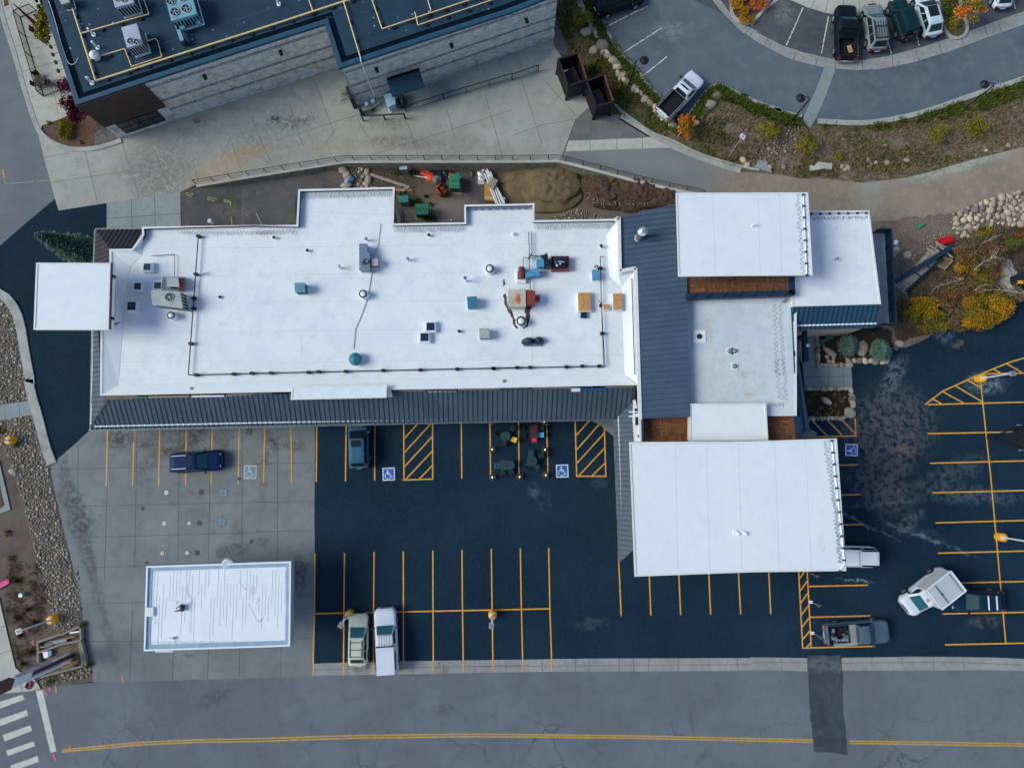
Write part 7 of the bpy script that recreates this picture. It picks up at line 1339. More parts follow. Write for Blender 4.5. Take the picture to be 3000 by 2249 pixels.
kb = 'c 560,-40 650,-20 740,160 790,300 880,430 1000,550 1100,690 1200,790 1310,920 1370,940 1350,1010 1200,890 1040,740 940,650 890,560 840,490 770,400 700,290 620,120'
grass(kb,5200,'grass',.2,.45,label='taller green grass between the boulder line and the lot kerb',w_=.06)
kb2 = 'c 1440,935 1500,845 1580,735 1640,700 1710,700 1760,745 1850,790 2000,860 2211,930 d 160,900 330,945 410,955 420,1020 300,1020 160,960 0,900 c 2000,950 1850,850 1760,830 1680,800 1600,850 1530,950 1480,990'
grass(kb2,5200,'grass',.2,.5,nzd(.6,-.25,3),label='taller green grass along the field side of the lot kerb',w_=.06)
kb3 = 'd 560,1000 850,1020 1050,1005 1300,955 1500,895 1700,825 1900,755 2300,630 2300,740 2000,850 1700,930 1400,1000 1100,1050 800,1060 600,1040'
grass(kb3,5600,'grass',.2,.5,nzd(.55,-.05,7),label='green grass along the right-hand kerb',w_=.06)
fld = 'c 1560,1000 1760,830 2211,990 d 300,1020 600,1060 1100,1050 1700,930 2300,740 2300,1150 1800,1280 1250,1420 900,1460 150,1400 c 2211,1380 1700,1280 1530,1080'
grass(fld,9000,'dry',.08,.26,nzd(.5,-.15,5),label='sparse dry grass over the upper field',w_=.04); grass(fld,7000,'grass',.1,.28,lambda x,y: .8 if noise.noise(Vector((x*.22+4,y*.3,2))) > .12 else .03,label='green patches in the upper field',w_=.05); grass(fld,3500,'tan',.08,.3,nzd(.4,.05,12),label='tan weeds in the upper field',w_=.04)
grass('m 60,0 330,0 420,350 430,450 300,620 310,850 150,850 40,400',2600,'tan',.05,.18,nzd(.9,.0,2),label='thin dry grass on the west bed',w_=.03)
for x_,y_,lb in ((150,140,'uppermost'),(240,370,'second'),(150,445,'third'),(175,580,'fourth'),(265,720,'by the timber bed'),(200,810,'lowest'),(295,480,'nearest the lamp arm')): p = W('m',x_,y_); t = thing('grass_tuft','dry brown ornamental grass tuft on the west bed, '+lb,'grass tuft',p,'ornamental grass tufts'); q = MB(); twigs(q,p,.45,150,.45,1,.012); q.build('blades',LF['tan'],t)
for k_,x_,y_,r_,lm,lb in (('i',70,1275,.3,'brown','single brown tuft on the west bed above the lamp'),('i',95,1480,.35,'brown','single brown tuft at the left edge of the west bed'),('i',30,440,.4,'green','green weed clump at the left edge by the cobbles'),('i',140,560,.35,'green','green weed at the foot of the upper left light pole'),('m',680,490,.4,'green','green weed at the top corner of the timber bed'),('m',735,820,.3,'green','green weed at the lower right corner of the timber bed'),('m',420,960,.55,'green','pale green weeds by the kerb under the timber bed'),('a',410,1000,.25,'green','small green plant in the corner bed by the sidewalk'),('a',670,1158,.2,'green','small green plant by the curved kerb of the corner bed'),('c',1690,1005,.25,'teal','tiny teal plant in the upper field')):
    p = W(k_,x_,y_); t = thing('weed_clump',lb,'plant',p); q = MB(); crown(q,p+Vector((0,0,.15)),r_,r_,.2,int(500*r_+80),.06,7); q.build('foliage',LF[lm],t)
# north-west corner planting
tree('yellow_tree','yellow-green tree leaning out from the brick building over the patio','tree',W('a',400,130),W('a',380,120,3.2),.95,2.6,1.0,2600,.12,'lime',tc=W('a',368,170,2.4),clumps=22,bark='barkd')
tree('purple_tree','purple-leaved tree at the timber-clad corner','tree',W('a',700,930),W('a',640,880,3.0),1.15,1.4,1.1,3600,.09,'purple',tc=W('a',640,890,2.0),clumps=22,bark='bark')
tree('purple_tree','taller thinner purple-leaved tree beside the patio end rail','tree',W('a',590,760),W('a',530,700,3.6),.9,1.9,.9,1500,.09,'purple',tc=W('a',535,740,2.8),clumps=18,bark='bark')
p = W('a',555,1060); t = thing('bush','bright yellow bush in the red mulch corner bed','bush',p); q = MB(); crown(q,p+Vector((0,0,.5)),.85,1.25,.6,2300,.07,18); q.build('foliage',LF['lime'],t); q = MB(); twigs(q,p,.6,16,.9); q.build('twigs',M['barkd'],t)
# east thicket
TH = [('h',1700,980,2.3,1.6,1.6,'brown','tan','broad grey-brown shrub mass in the heart of the thicket',2200),('h',1960,1060,1.9,1.1,1.4,'olive','brown','olive mass behind the golden tree',1700),('h',1560,1200,1.9,1.0,1.2,'olive','tan','olive undergrowth below the left yellow tree',1500),('h',1960,700,1.5,1.3,1.7,'tan','brown','tan twiggy shrub above the pale heap',1300),('h',1790,680,1.9,1.6,2.2,'brown','tan','brown twiggy tree at the top of the thicket',2300),('h',1745,760,1.2,1.2,1.6,'gold','olive','yellow-leaved shrub right of the collapsed ramp',1200),('h',1905,640,1.5,1.3,1.8,'brown','tan','brown half-bare tree right of the ramp',1300),('h',2060,590,1.9,.9,1.4,'green','brown','dark green bush at the upper right of the thicket',1700),('h',1890,530,1.6,1.0,1.2,'olive','brown','thin olive shrub at the foot of the rock pile',1200),
 ('h',1620,930,2.0,1.3,1.5,'brown','tan','bare brown tree in the middle of the thicket',1300),('h',1850,900,1.9,1.3,1.5,'brown','olive','brown shrub left of the pale heap',1700),('h',1960,800,1.1,1.1,1.4,'olive','brown','olive shrub touching the pale heap',1000),('h',2080,1000,2.0,.9,1.2,'tan','brown','low tan shrub right of the fallen branch',1300),('h',1480,1110,1.9,1.1,1.7,'gold','olive','left yellow tree at the edge of the asphalt',2600),('h',1640,1150,1.3,1.2,1.5,'brown','tan','brown shrub between the two yellow trees',1500),('h',2010,1130,1.3,1.2,1.6,'gold','orange','orange-gold right tip of the golden tree group',1800),('h',1380,1080,1.0,.9,1.3,'gold','olive','small gold shrub at the left of the yellow trees',1000),('h',1880,1150,2.4,1.9,2.2,'gold','olive','large golden tree overhanging the black lot',5600),('h',1790,1180,1.2,1.3,1.7,'lime','green','green-yellow side of the golden tree group',1500),('h',1310,1160,1.1,.8,.9,'olive','lime','small yellow-green shrub next to the grey deck',900),('h',1260,1100,1.2,.9,.7,'brown','tan','low brown shrub by the corner of the grey deck',800),('h',1480,1270,1.6,.7,.8,'brown','olive','low brown shrub at the lower edge of the dirt',900),('h',2190,560,1.2,.7,.9,'brown','orange','brown shrub cut by the right edge',800),('h',1700,1260,1.0,.6,.9,'brown','tan','low tan shrub at the asphalt edge',600)]
for k_,x_,y_,rx,ry,h_,a_,b_,lb,n_ in TH: p = W(k_,x_,y_,h_*.6); base = Vector((p.x-.1,p.y,0)); tree('thicket_tree' if h_ > 1.5 else 'thicket_shrub',lb,'tree' if h_ > 1.5 else 'shrub',base,Vector((p.x,p.y,h_)),rx,ry,h_*.42,int(n_*1.5),.075,a_,bark='bark',tr=.05,tc=p,clumps=20,limbs=9,lm2=b_,sp=.4)
q = MB(); 
P = Ws('h 1340,560 2100,420 2200,1000 2000,1160 1500,1300 1160,1280 1180,1180 1300,1000',0)
for _ in range(5200):
    x, y = random.uniform(min(p.x for p in P),max(p.x for p in P)), random.uniform(min(p.y for p in P),max(p.y for p in P))
    if inpoly(x,y,P): a = random.uniform(0,6.28); L = random.uniform(.2,.8); q.cyl((x,y,.03),(x+math.cos(a)*L,y+math.sin(a)*L,.05+random.random()*.35),.012,.005,n=3,cap=False)
tag(q.build('undergrowth',M['bark']),'tangled grey twigs under the thicket','undergrowth',kind='stuff')
def branch(label, spec, z0, z1, r_, seed=0, nb=10):
    P = Ws(spec, z0); q = MB(); n = len(P)
    P = [p+Vector((0,0,(z1-z0)*i/(n-1))) for i,p in enumerate(P)]; P = smooth(P,1); r_ *= .65
    for i,(a,b) in enumerate(zip(P,P[1:])): q.cyl(a,b,r_*(1-i/len(P)*.8),r_*(1-(i+1)/len(P)*.8),n=6)
    for _ in range(nb): i = random.randrange(1,len(P)-1); a = P[i]; d_ = (P[-1]-P[0]).normalized(); s_ = random.choice((-1,1)); v = (d_+Vector((-d_.y,d_.x,.2))*s_*random.uniform(.4,1)).normalized()*random.uniform(.5,1.4); m_ = a+v*.5+Vector((random.uniform(-.1,.1),random.uniform(-.1,.1),0)); q.cyl(a,m_,r_*.4,r_*.25,n=4,cap=False); q.cyl(m_,a+v,r_*.25,r_*.08,n=4,cap=False)
    o = q.build('bare_branch',M['barkw']); tag(recentre(o,P[0]),label,'branch')
branch('long bare white branch crossing the lower thicket to the right edge','w 2300,1110 2050,1085 1900,1065 1650,1060 1500,1095',1.4,1.9,.07,nb=14); branch('bare white branch below the collapsed ramp','w 1320,880 1150,940 950,1000 820,1060',1.2,1.7,.055,nb=12); branch('forked bare branch over the brown tree','w 1470,760 1540,690 1640,620 1760,590',2.0,2.6,.06,nb=12); branch('thin bare branch at the top of the thicket','w 1560,390 1700,310 1850,250',1.6,2.0,.045,nb=8); branch('short bare branch above the long white branch','w 1470,1060 1530,1020 1610,975',1.6,1.9,.045,nb=5)
# ------------------------------------------------------------ things in the east yard
M['oldwood'] = mat('weathered_grey_wood', T('a3a39f'), T('838585'), 3, .9, c3=T('94897a'), sc3=9, a3=.7); M['tanwood'] = mat('weathered_tan_wood', T('7a6c50'), T('66583f'), 3, .9); M['newwood'] = mat('plywood_tan', T('a47a48'), T('b08550'), 2, .8)
def planks(name, k_, quad, n, z, m, parent=None, th=.05, gap=.2):
    A = [W(k_,x_,y_,z) for x_,y_ in quad]; q = MB()
    for i in range(n):
        u0, u1 = (i+gap/2)/n, (i+1-gap/2)/n; dz = random.uniform(-.03,.03); P = [A[0].lerp(A[1],u0),A[0].lerp(A[1],u1),A[3].lerp(A[2],u1),A[3].lerp(A[2],u0)]; P = [p+Vector((0,0,dz)) for p in P]
        q.hull([p-Vector((0,0,th)) for p in P],P)
    return q.build(name,M[m],parent)
t = thing('collapsed_ramp','collapsed grey timber walkway with navy rails lying on the dirt','walkway',W('w',700,800))
planks('planking','w',[(340,960),(900,610),(980,650),(460,1070)],26,.42,'oldwood',t,gap=.3); planks('planking','w',[(600,700),(830,440),(1020,520),(760,670)],11,.7,'oldwood',t,gap=.25)
q = MB(); q.beam(W('w',310,930,.5),W('w',1180,400,1.2),.42,.12); q.build('rail',M['navy'],t); q = MB(); q.beam(W('w',470,1075,.5),W('w',1010,580,.7),.2,.12); q.build('rail',M['tglass'],t)
q = MB(); q.beam(W('w',600,790,.55),W('w',700,860,.5),.12,.1); q.beam(W('w',780,700,.6),W('w',860,750,.5),.1,.1); q.build('cross_beam',M['mt'],t)
t = thing('wood_pallet','brown slatted wooden pallet right of the collapsed walkway','pallet',W('w',1040,660)); planks('slats','w',[(915,680),(1035,570),(1160,620),(1045,745)],9,.35,'tanwood',t,gap=.12); q = MB(); P=[W('w',*a,.38) for a in ((915,680),(1035,570),(1160,620),(1045,745))]; [q.beam(a,b,.1,.1) for a,b in zip(P,P[1:]+P[:1])]; q.build('frame',M['oldwood'],t)
for n_,(a,b,w_) in enumerate([((770,440),(960,560),.16),((820,395),(960,490),.12),((880,455),(960,370),.08),((900,340),(1090,440),.1),((960,390),(1160,580),.14),((985,430),(1075,480),.12),((290,950),(485,1110),.1),((830,510),(690,650),.14),((1170,440),(1300,420),.1),((1060,460),(1170,470),.08)]):
    q = MB(); A, Bv = W('w',*a,.7), W('w',*b,.75); q.beam(A,Bv,w_,.06); tag(recentre(q.build('loose_plank',M['oldwood']),A),'weathered loose plank on the collapsed walkway','plank','loose planks of the collapsed walkway')
t = thing('red_slide','bright red ribbed plastic trough above the collapsed walkway','plastic trough',W('w',1060,330)); q = MB(); a, b = W('w',970,350,.25), W('w',1150,295,.25); d_ = (b-a).normalized(); s_ = Vector((-d_.y,d_.x,0)); [q.cyl(a+s_*o_,b+s_*o_,.17,n=12) for o_ in (-.2,0,.2)]; q.build('trough',mat('red_plastic',T('b8141c'),rough=.4),t)
q = MB(); a, b = W('w',660,130,.15), W('w',745,80,.15); q.cyl(a,b,.14,.1,n=10); q.cyl(b,b+(b-a)*.12,.05,n=8); tag(recentre(q.build('green_bottle',mat('green_plastic',T('1f9a78'),rough=.4)),a),'turquoise-green plastic bottle on the dirt','bottle')
def crumple(name,label,cat,c,r_,m,h_=.2,seed=1,parent=None): o = lump(name,c,r_,r_*.7,h_,m,None,14,seed,.9,seed,4); tag(recentre(o,c),label,cat); return o
crumple('plastic_bag','crumpled white bag beside the grey deck','bag',W('w',330,355),.28,M['stopw'],seed=4); crumple('plastic_bag','small white bag by the lower edge of the walkway','bag',W('w',642,905),.2,M['stopw'],seed=9); crumple('plastic_bag','small blue litter at the edge of the asphalt','litter',W('w',1020,1545),.25,M['hvd'],seed=2)
o = lump('pale_heap',W('w',1960,870),1.0,1.9,.7,mat('pale_spoil',T('9aa0a2'),T('7f8588'),1.2,.95,c3=T('5f6264'),sc3=4,a3=.8,bump=.8),None,26,6,.5,.15,9); tag(recentre(o,W('w',1960,870)),'pale grey heap of crushed stone at the right of the thicket','spoil heap')
# ------------------------------------------------------------ back yard
t = thing('sand_pile','large round pile of tan sand behind the building','sand pile',Wp('c',330,1500)); M['sand'] = mat('tan_sand',T('625a45'),T('6b624d'),.8,.95,c3=T('524b39'),sc3=2,a3=.8,bump=.5,bsc=20); lump('heap',Wp('c',330,1500,-.05),3.0,2.7,1.0,M['sand'],t,48,2,.3,0,14,False)
lump('spill',Wp('c',130,1470,-.05),2.6,1.8,.35,M['sand'],t,30,5,.4,0,8,False)
M['dirtp'] = mat('dark_brown_dirt',T('3a2f2a'),T('46382f'),1.2,.98,c3=T('5f4f45'),sc3=4.5,a3=.8,bump=2.5,bsc=6); t = thing('dirt_heap','dark brown dirt heap against the blue metal roof','dirt heap',Wp('c',950,1540))
for x_,y_,rx,ry,h_,sd in ((780,1530,2.6,2.0,1.3,4),(1050,1550,3.0,1.7,1.4,7),(1250,1590,2.4,1.4,1.1,8),(930,1590,2.6,1.5,1.0,9)): lump('heap',Wp('c',x_,y_,-.05),rx,ry,h_,M['dirtp'],t,64,sd,.28,-.2,20,False)
dn = Wp('c',950,1540); scatter('c 620,1450 700,1440 900,1500 1100,1520 1300,1560 1310,1600 1100,1650 800,1650 620,1640',.03,.09,700,zf=lambda x,y: pz(x)+.75,label='stones on the brown dirt heap',m='cob2')
def greenbox(spec, h_, label, lid=.5):
    P = [Wp('t',x_,y_,h_) for x_,y_ in spec]; c = sum(P,Vector())/4; z0 = c.z-h_; t = thing('utility_box',label,'utility box',(c.x,c.y,z0),'green utility boxes'); q = MB(); q.slab(P,z0,c.z-.08,0); q.build('cabinet',M['gbox'],t); q = MB(); q.slab(offset(P,-.05),c.z-.08,c.z,0); a, b = P[0].lerp(P[3],lid), P[1].lerp(P[2],lid); q.beam((a.x,a.y,c.z+.01),(b.x,b.y,c.z+.01),.03,.03,1); q.build('lid',[M['gbox2'],M['black']],t); q = MB(); q.slab(offset(P,-.15),z0,z0+.08,0); q.build('pad',M['cwall'],t)
M['gbox'] = mat('dark_green_enamel',T('12463a'),T('0f3c34'),2,.5); M['gbox2'] = mat('green_enamel_lid',T('2a7a60'),T('247058'),2,.5); M['tbox'] = mat('teal_enamel',T('2c7a84'),rough=.5)
greenbox([(1490,185),(1610,165),(1615,358),(1492,350)],1.3,'green utility box beside the orange and black tarpaulin'); greenbox([(1050,570),(1215,568),(1210,695),(1052,695)],1.3,'green utility box in the corner by the beige wall')
t = thing('utility_box','teal box half hidden by the beige wall','utility box',Wp('t',880,500)); q = MB(); P = [Wp('t',x_,y_,1.0) for x_,y_ in ((810,462),(955,458),(962,550),(850,548))]; q.slab(P,P[0].z-1,P[0].z,0); q.build('cabinet',M['tbox'],t)
t = thing('utility_box','dark green box hidden behind the west side of the rear projection','utility box',Wp('f',322,440)); q = MB(); P = [Wp('f',x_,y_,1.3) for x_,y_ in ((325,348),(360,348),(360,530),(318,500),(312,400))]; q.slab(P,P[0].z-1.3,P[0].z,0); q.build('cabinet',M['gbox'],t)
t = thing('utility_box','small blue-grey box against the retaining wall','utility box',Wp('t',895,150)); q = MB(); P = [Wp('t',x_,y_,1.2) for x_,y_ in ((842,78),(942,78),(945,122),(845,122))]; q.slab(P,P[0].z-1.2,P[0].z,0,1); q.box(Wp('t',965,100,.8),(.3,.3,.5)); q.build('cabinet',[M['hvl'],M['hvd']],t)
q = MB()
def rag(q, c, rx, ry, z, sd, m=0, h_=.3, ang=0):
    n = 26; vs = [Vector((c.x,c.y,z+h_))]; 
    for i in range(1,5):
        for j in range(n):
            a = 2*math.pi*j/n; s = 1+.5*noise.noise(Vector((math.cos(a)*2+sd,math.sin(a)*2,i*.2))); u = i/4; x, y = math.cos(a)*rx*u*s, math.sin(a)*ry*u*s; vs.append(Vector((c.x+x*math.cos(ang)-y*math.sin(ang),c.y+x*math.sin(ang)+y*math.cos(ang),z+h_*(1-u)*1.0+.18*abs(noise.noise(Vector((x*3,y*3,sd))))*(1 if i < 4 else .3))))
    q.add(vs,[(0,1+j,1+(j+1)%n) for j in range(n)]+[(1+(i-1)*n+j,1+i*n+j,1+i*n+(j+1)%n,1+(i-1)*n+(j+1)%n) for i in range(1,4) for j in range(n)],m,sm=True)
t = thing('tarpaulin','crumpled orange and black tarpaulin beside the green utility box','tarpaulin',Wp('t',1350,190)); M['otarp'] = mat('orange_tarpaulin',T('e0491c'),T('c83a14'),2,.5)
c = Wp('t',1350,190)
q = MB(); 
for x_,y_,rx,ry,sd,an in ((1230,190,.85,.55,1,-.5),(1320,125,.9,.3,2,0),(1490,200,.45,.75,3,.3),(1260,230,.6,.3,6,0)): rag(q,Wp('t',x_,y_),rx,ry,c.z+.02,sd,0,.2,an)
q.build('orange_sheet',M['otarp'],t); q = MB()
for x_,y_,rx,ry,sd,an in ((1370,220,.75,.8,4,.2),(1440,170,.5,.75,5,-.3),(1260,140,.8,.25,8,-.5)): rag(q,Wp('t',x_,y_),rx,ry,c.z+.12,sd,0,.32,an)
q.build('black_sheet',M['tarp'],t)
p = Wp('t',1400,400); t = thing('armchair','brown upholstered armchair lying in the back yard','armchair',p); M['arm'] = mat('brown_upholstery',T('8a4a30'),T('75402c'),3,.8); an = .75
def lb_(dx,dy,dz,sx,sy,sz,nm): q = MB(); Mx = Matrix.Translation(p)@Matrix.Rotation(an,4,'Z')@Matrix.Translation((dx,dy,dz)); bm = bmesh.new(); bmesh.ops.create_cube(bm,size=1); [setattr(v,'co',Vector((v.co.x*sx,v.co.y*sy,v.co.z*sz))) for v in bm.verts]; bmesh.ops.bevel(bm,geom=bm.edges[:],offset=.07,segments=2,affect='EDGES'); bm.verts.index_update(); q.add([Mx@v.co for v in bm.verts],[[v.index for v in f.verts] for f in bm.faces],sm=True); bm.free(); q.build(nm,M['arm'],t)
lb_(0,0,.25,.75,.75,.4,'seat'); lb_(-.42,0,.45,.24,.95,.8,'backrest'); lb_(.05,.45,.35,.8,.22,.6,'armrest'); lb_(.05,-.45,.35,.8,.22,.6,'armrest')
def plank(k_, a, b, w_, h_, m, label, name='plank', th=.06, grp=None, lift=.0):
    q = MB(); A, Bv = Wp(k_,*a,h_), Wp(k_,*b,h_+lift); q.beam(A,Bv,w_,th); tag(recentre(q.build(name,M[m]),A),label,'plank',grp)
plank('t',(460,180),(950,345),.28,.1,'oldwood','long weathered plank slanting across the yard dirt'); plank('t',(830,425),(970,335),.22,.18,'oldwood','short weathered plank crossing the pale board'); plank('t',(785,382),(1005,382),.28,.08,'newwood','pale board lying level behind the building'); plank('t',(1000,195),(1200,225),.09,.08,'white_pl','thin white pipe beside the tarpaulin','pipe'); plank('t',(2080,270),(2200,285),.07,.3,'newwood','thin brown stick beside the pallet','stick'); plank('t',(440,345),(560,348),.12,.08,'newwood','narrow brown board at the roof edge')
for a,lb in (((330,182),'by the stone heap'),((845,340),'by the long plank')):
    p = Wp('t',*a,.1); q = MB(); q.box(p,(.4,.2,.2),-.2); q.box(p+Vector((-.09,.02,.102)),(.12,.12,.01),-.2,1); q.box(p+Vector((.09,-.02,.102)),(.12,.12,.01),-.2,1); tag(recentre(q.build('cinder_block',[M['cwall'],M['black']]),p),'grey two-hole concrete block '+lb,'block')
crumple('blue_bag','crumpled pale blue bag between two tan boulders','bag',Wp('t',185,258,.15),.42,mat('pale_blue_bag',T('7fa3cc'),T('6a8fb8'),3,.5),.3,7)
t = thing('plywood_stack','brown plywood stack behind the building','plywood',Wp('t',2010,400)); q = MB(); P = [Wp('t',x_,y_,.5) for x_,y_ in ((1945,275),(2060,275),(2085,522),(1943,520))]; q.slab(P,P[0].z-.5,P[0].z,0); q.build('sheets',M['newwood'],t); q = MB(); a, b = Wp('t',1943,480,.52), Wp('t',2080,490,.52); q.beam(a,b,.04,.02); q.build('strap',M['snow'],t)
t = thing('wrapped_package','silver-white wrapped package beside the plywood','package',Wp('t',1900,240)); P = [Wp('t',x_,y_,.6) for x_,y_ in ((1857,168),(1942,165),(1942,308),(1857,305))]; q = MB(); q.slab(P,P[0].z-.6,P[0].z,0); q.build('package',mat('silver_foil_wrap',T('a9b4c0'),T('c4ccd4'),4,.35,metal=.3,bump=1,bsc=9),t); q = MB(); rag(q,Wp('t',1900,200,.6),.4,.5,P[0].z-.02,3,0,.1); q.build('loose_wrap',bpy.data.materials['silver_foil_wrap'],t)
q = thing('wrapped_package','loose silver foil bundle at the head of the white pipes','foil bundle',Wp('t',1935,140)); mq = MB(); rag(mq,Wp('t',1935,140,.1),.35,.4,Wp('t',1935,140,.1).z,9,0,.5); mq.build('foil',bpy.data.materials['silver_foil_wrap'],q)
for i,(a,b) in enumerate([((1960,130),(2120,570)),((1990,130),(2155,570)),((2020,150),(2185,565)),((1945,170),(2095,560)),((2050,250),(2205,555)),((1975,110),(2010,210))]): plank('t',a,b,.13,.55+.05*(i%2),'white_pl','long white gutter length in the bundle behind the building','gutter_length',.09,'white gutter lengths')
crumple('plastic_bag','small white bag at the end of the white gutter lengths','bag',Wp('t',2190,500,.3),.25,M['stopw'],.2,5)
t = thing('wood_pallet','grey slatted pallet lying across the white gutter lengths','pallet',Wp('t',2045,290)); A = [Wp('t',x_,y_,.85) for x_,y_ in ((2035,205),(2118,258),(2050,380),(1970,320))]; z_ = A[0].z; A = [Vector((p.x,p.y,z_)) for p in A]; q = MB()
for i in range(8): u0, u1 = (i+.12)/8, (i+.88)/8; P = [A[0].lerp(A[1],u0),A[0].lerp(A[1],u1),A[3].lerp(A[2],u1),A[3].lerp(A[2],u0)]; q.hull([p-Vector((0,0,.04)) for p in P],P)
for u in (.05,.5,.95): q.beam(A[0].lerp(A[3],u)-Vector((0,0,.09)),A[1].lerp(A[2],u)-Vector((0,0,.09)),.09,.09)
q.build('slats',M['oldwood'],t)
for x_,y_,r_,lb in ((1000,520,.8,'left of the corner green utility box'),(1240,740,.7,'below the corner green utility box'),(850,165,.6,'under the blue-grey box'),(990,180,.55,'right of the blue-grey box'),(1060,540,.5,'above the corner green utility box'),(1235,580,.35,'right of the corner green utility box'),(880,430,.45,'under the crossing planks'),(1500,130,.35,'above the green box by the tarpaulin'),(1180,760,.5,'at the roof edge in the corner')):
    p = Wp('t',x_,y_); t = thing('weed_clump','green weeds '+lb,'weeds',p,'weeds in the back yard'); q = MB(); crown(q,p+Vector((0,0,.2)),r_,r_*.7,.25,int(420*r_),.075,9); q.build('foliage',LF['green'],t)
P = [Wp('t',x_,y_) for x_,y_ in ((460,110),(840,150),(1150,130),(1180,230),(1000,420),(600,350),(450,330))]; q = MB()
for _ in range(900):
    x, y = random.uniform(P[0].x,P[3].x), random.uniform(min(p.y for p in P),max(p.y for p in P))
    if inpoly(x,y,P): a = random.uniform(0,6.28); L = random.uniform(.15,.5); z_ = pz(x); q.cyl((x,y,z_+.02),(x+math.cos(a)*L,y+math.sin(a)*L,z_+.03+random.random()*.12),.014,.008,n=3,cap=False)
tag(q.build('debris',M['bark']),'scattered twigs and debris on the yard dirt','debris',kind='stuff')
crumple('rag','dark rag on the yard dirt near the corner green box','rag',Wp('t',1182,465,.02),.22,M['tarp'],.2,3); crumple('rag','brown crumpled rag near the retaining wall beside the foil bundle','rag',Wp('t',1778,180,.02),.28,M['tanwood'],.2,8); crumple('plastic_bag','tiny white litter on the dark asphalt of the yard','litter',Wp('t',1516,775,.02),.13,M['stopw'],.1,5)
# ------------------------------------------------------------ west side things
q = MB(); p = W('e',740,455,.3); q.beam(p+Vector((-.3,.12,0)),p+Vector((.3,-.12,.1)),.18,.2); tag(recentre(q.build('red_bumper_post',bpy.data.materials['red_plastic']),p),'small bright red object beside the spruce','marker')
q = MB(); a, b = W('e',1745,300,5.4), W('e',1700,270,6.2); q.cyl(a,b,.14,n=10); q.cyl(b,b+(b-a)*.12,.19,n=10); tag(recentre(q.build('vent_pipe',M['galv']),a),'slanted grey vent at the north roof edge by the yellow paint marks','vent pipe')
M['tim'] = mat('grey_landscape_timber', T('7a7872'), T('8c8a84'), 3, .9, c3=T('5c5a56'), sc3=9, a3=.7)
t = thing('timber_bed','raised bed of grey landscape timbers with rubble inside','raised bed',W('u',1200,700))
for a,b in (((770,415),(1250,245)),((1255,262),(1630,90)),((770,628),(1260,450)),((1260,450),(1660,372)),((785,420),(800,590)),((790,640),(800,830)),((1620,385),(1705,890)),((1655,380),(1760,880)),((850,1108),(1730,880)),((825,1000),(850,1100)),((1645,120),(1660,350))): q = MB(); q.beam(W('u',*a,.25),W('u',*b,.25),.17,.45); q.build('timber',M['tim'],t)
q = MB(); q.poly([(p.x,p.y,.1) for p in Ws('u 790,430 1250,255 1630,110 1660,370 1730,880 850,1100 800,830')]); q.build('soil',M['bed'],t)
for n_,(a,b,w_,m_,lb) in enumerate([((900,500),(1060,440),.35,'mg','dark board in the upper part of the timber bed'),((1050,430),(1350,370),.3,'hvd','slate-grey board in the upper part of the timber bed'),((1030,410),(1500,310),.08,'newwood','thin brown strip in the upper part of the timber bed'),((805,525),(895,510),.12,'newwood','short pale offcut at the left of the timber bed'),((1240,940),(1570,830),.16,'tanwood','ochre plank at the bottom of the timber bed'),((1200,880),(1600,790),.1,'newwood','narrow ochre strip above the bottom plank'),((960,760),(1160,710),.08,'rust','thin rusty strip in the timber bed'),((1410,230),(1600,200),.14,'white_pl','white pipe pieces at the top of the timber bed'),((1260,950),(1500,900),.12,'tanwood','lowest ochre strip of the timber bed')]):
    q = MB(); A = W('u',*a,.35); q.beam(A,W('u',*b,.38),w_,.06); tag(recentre(q.build('offcut',M[m_]),A),lb,'offcut')
t = thing('sign_board','white and blue board lying in the timber bed','board',W('u',950,660)); P = Ws('u 862,622 965,600 975,720 885,742',.45); q = MB(); q.slab(P,.35,.45,0); q.build('white_panel',M['stopw'],t); q = MB(); q.slab(Ws('u 965,600 1035,580 1040,680 975,712',.43),.33,.43,0); q.build('blue_panel',M['hvb'],t)
t = thing('pylon_sign','tall white pylon sign with maroon post rising from the timber bed','pylon sign',W('u',1450,710)); M['maro'] = mat('dark_maroon_paint',T('4a2438'),rough=.5); M['brownp'] = mat('brown_sign_panel',T('54393a'),T('4c3436'),1,.6)
a = W('u',1480,680); q = MB(); q.cyl(a,(a.x,a.y,5.4),.17,n=14); q.build('post',M['maro'],t)
for x_,y_ in ((1430,655),(1448,768)): b = W('u',x_,y_); q = MB(); q.box((b.x,b.y,2.9),(.28,.22,5.8),-.3); q.build('post',M['stopw'],t)
c = W('u',1440,712); q = MB(); q.box((c.x-.1,c.y,5.0),(.4,.75,5.3),-.3); q.build('cabinet',M['stopw'],t); q = MB(); q.box((c.x-.1,c.y+.02,8.9),(.5,.85,2.5),-.3); q.build('cap_panel',M['brownp'],t); q = MB(); q.box((c.x-.0,c.y+.43,5.0),(.3,.05,4.4),-.3); q.build('face',mat('lilac_sign_face',T('a79dbb'),rough=.5),t)
t = thing('pink_banner','bright pink banner fallen at the left edge','banner',W('m',30,170)); q = MB(); q.hull([W('m',-40,165,.05),W('m',68,125,.05),W('m',75,165,.05),W('m',-20,215,.05)],[W('m',-40,160,.3),W('m',68,122,.2),W('m',75,162,.2),W('m',-20,212,.3)]); q.build('sheet',mat('hot_pink_sheet',T('d8246c'),T('e86a9a'),3,.6),t); q = MB(); q.beam(W('m',-20,150,.35),W('m',78,120,.3),.05,.05); q.build('pole',M['black'],t)
q = MB(); p = W('m',198,252); q.cyl(p,p+Vector((0,0,.5)),.18,n=12); q.cyl(p+Vector((0,0,.5)),p+Vector((0,0,.55)),.2,n=12); tag(recentre(q.build('bollard_light',M['galv']),p),'short grey bollard on the west bed','bollard')
boulder(W('i',108,775),.3,'greenish rounded stone at the left edge of the cobbles',None,sx=1.3); 
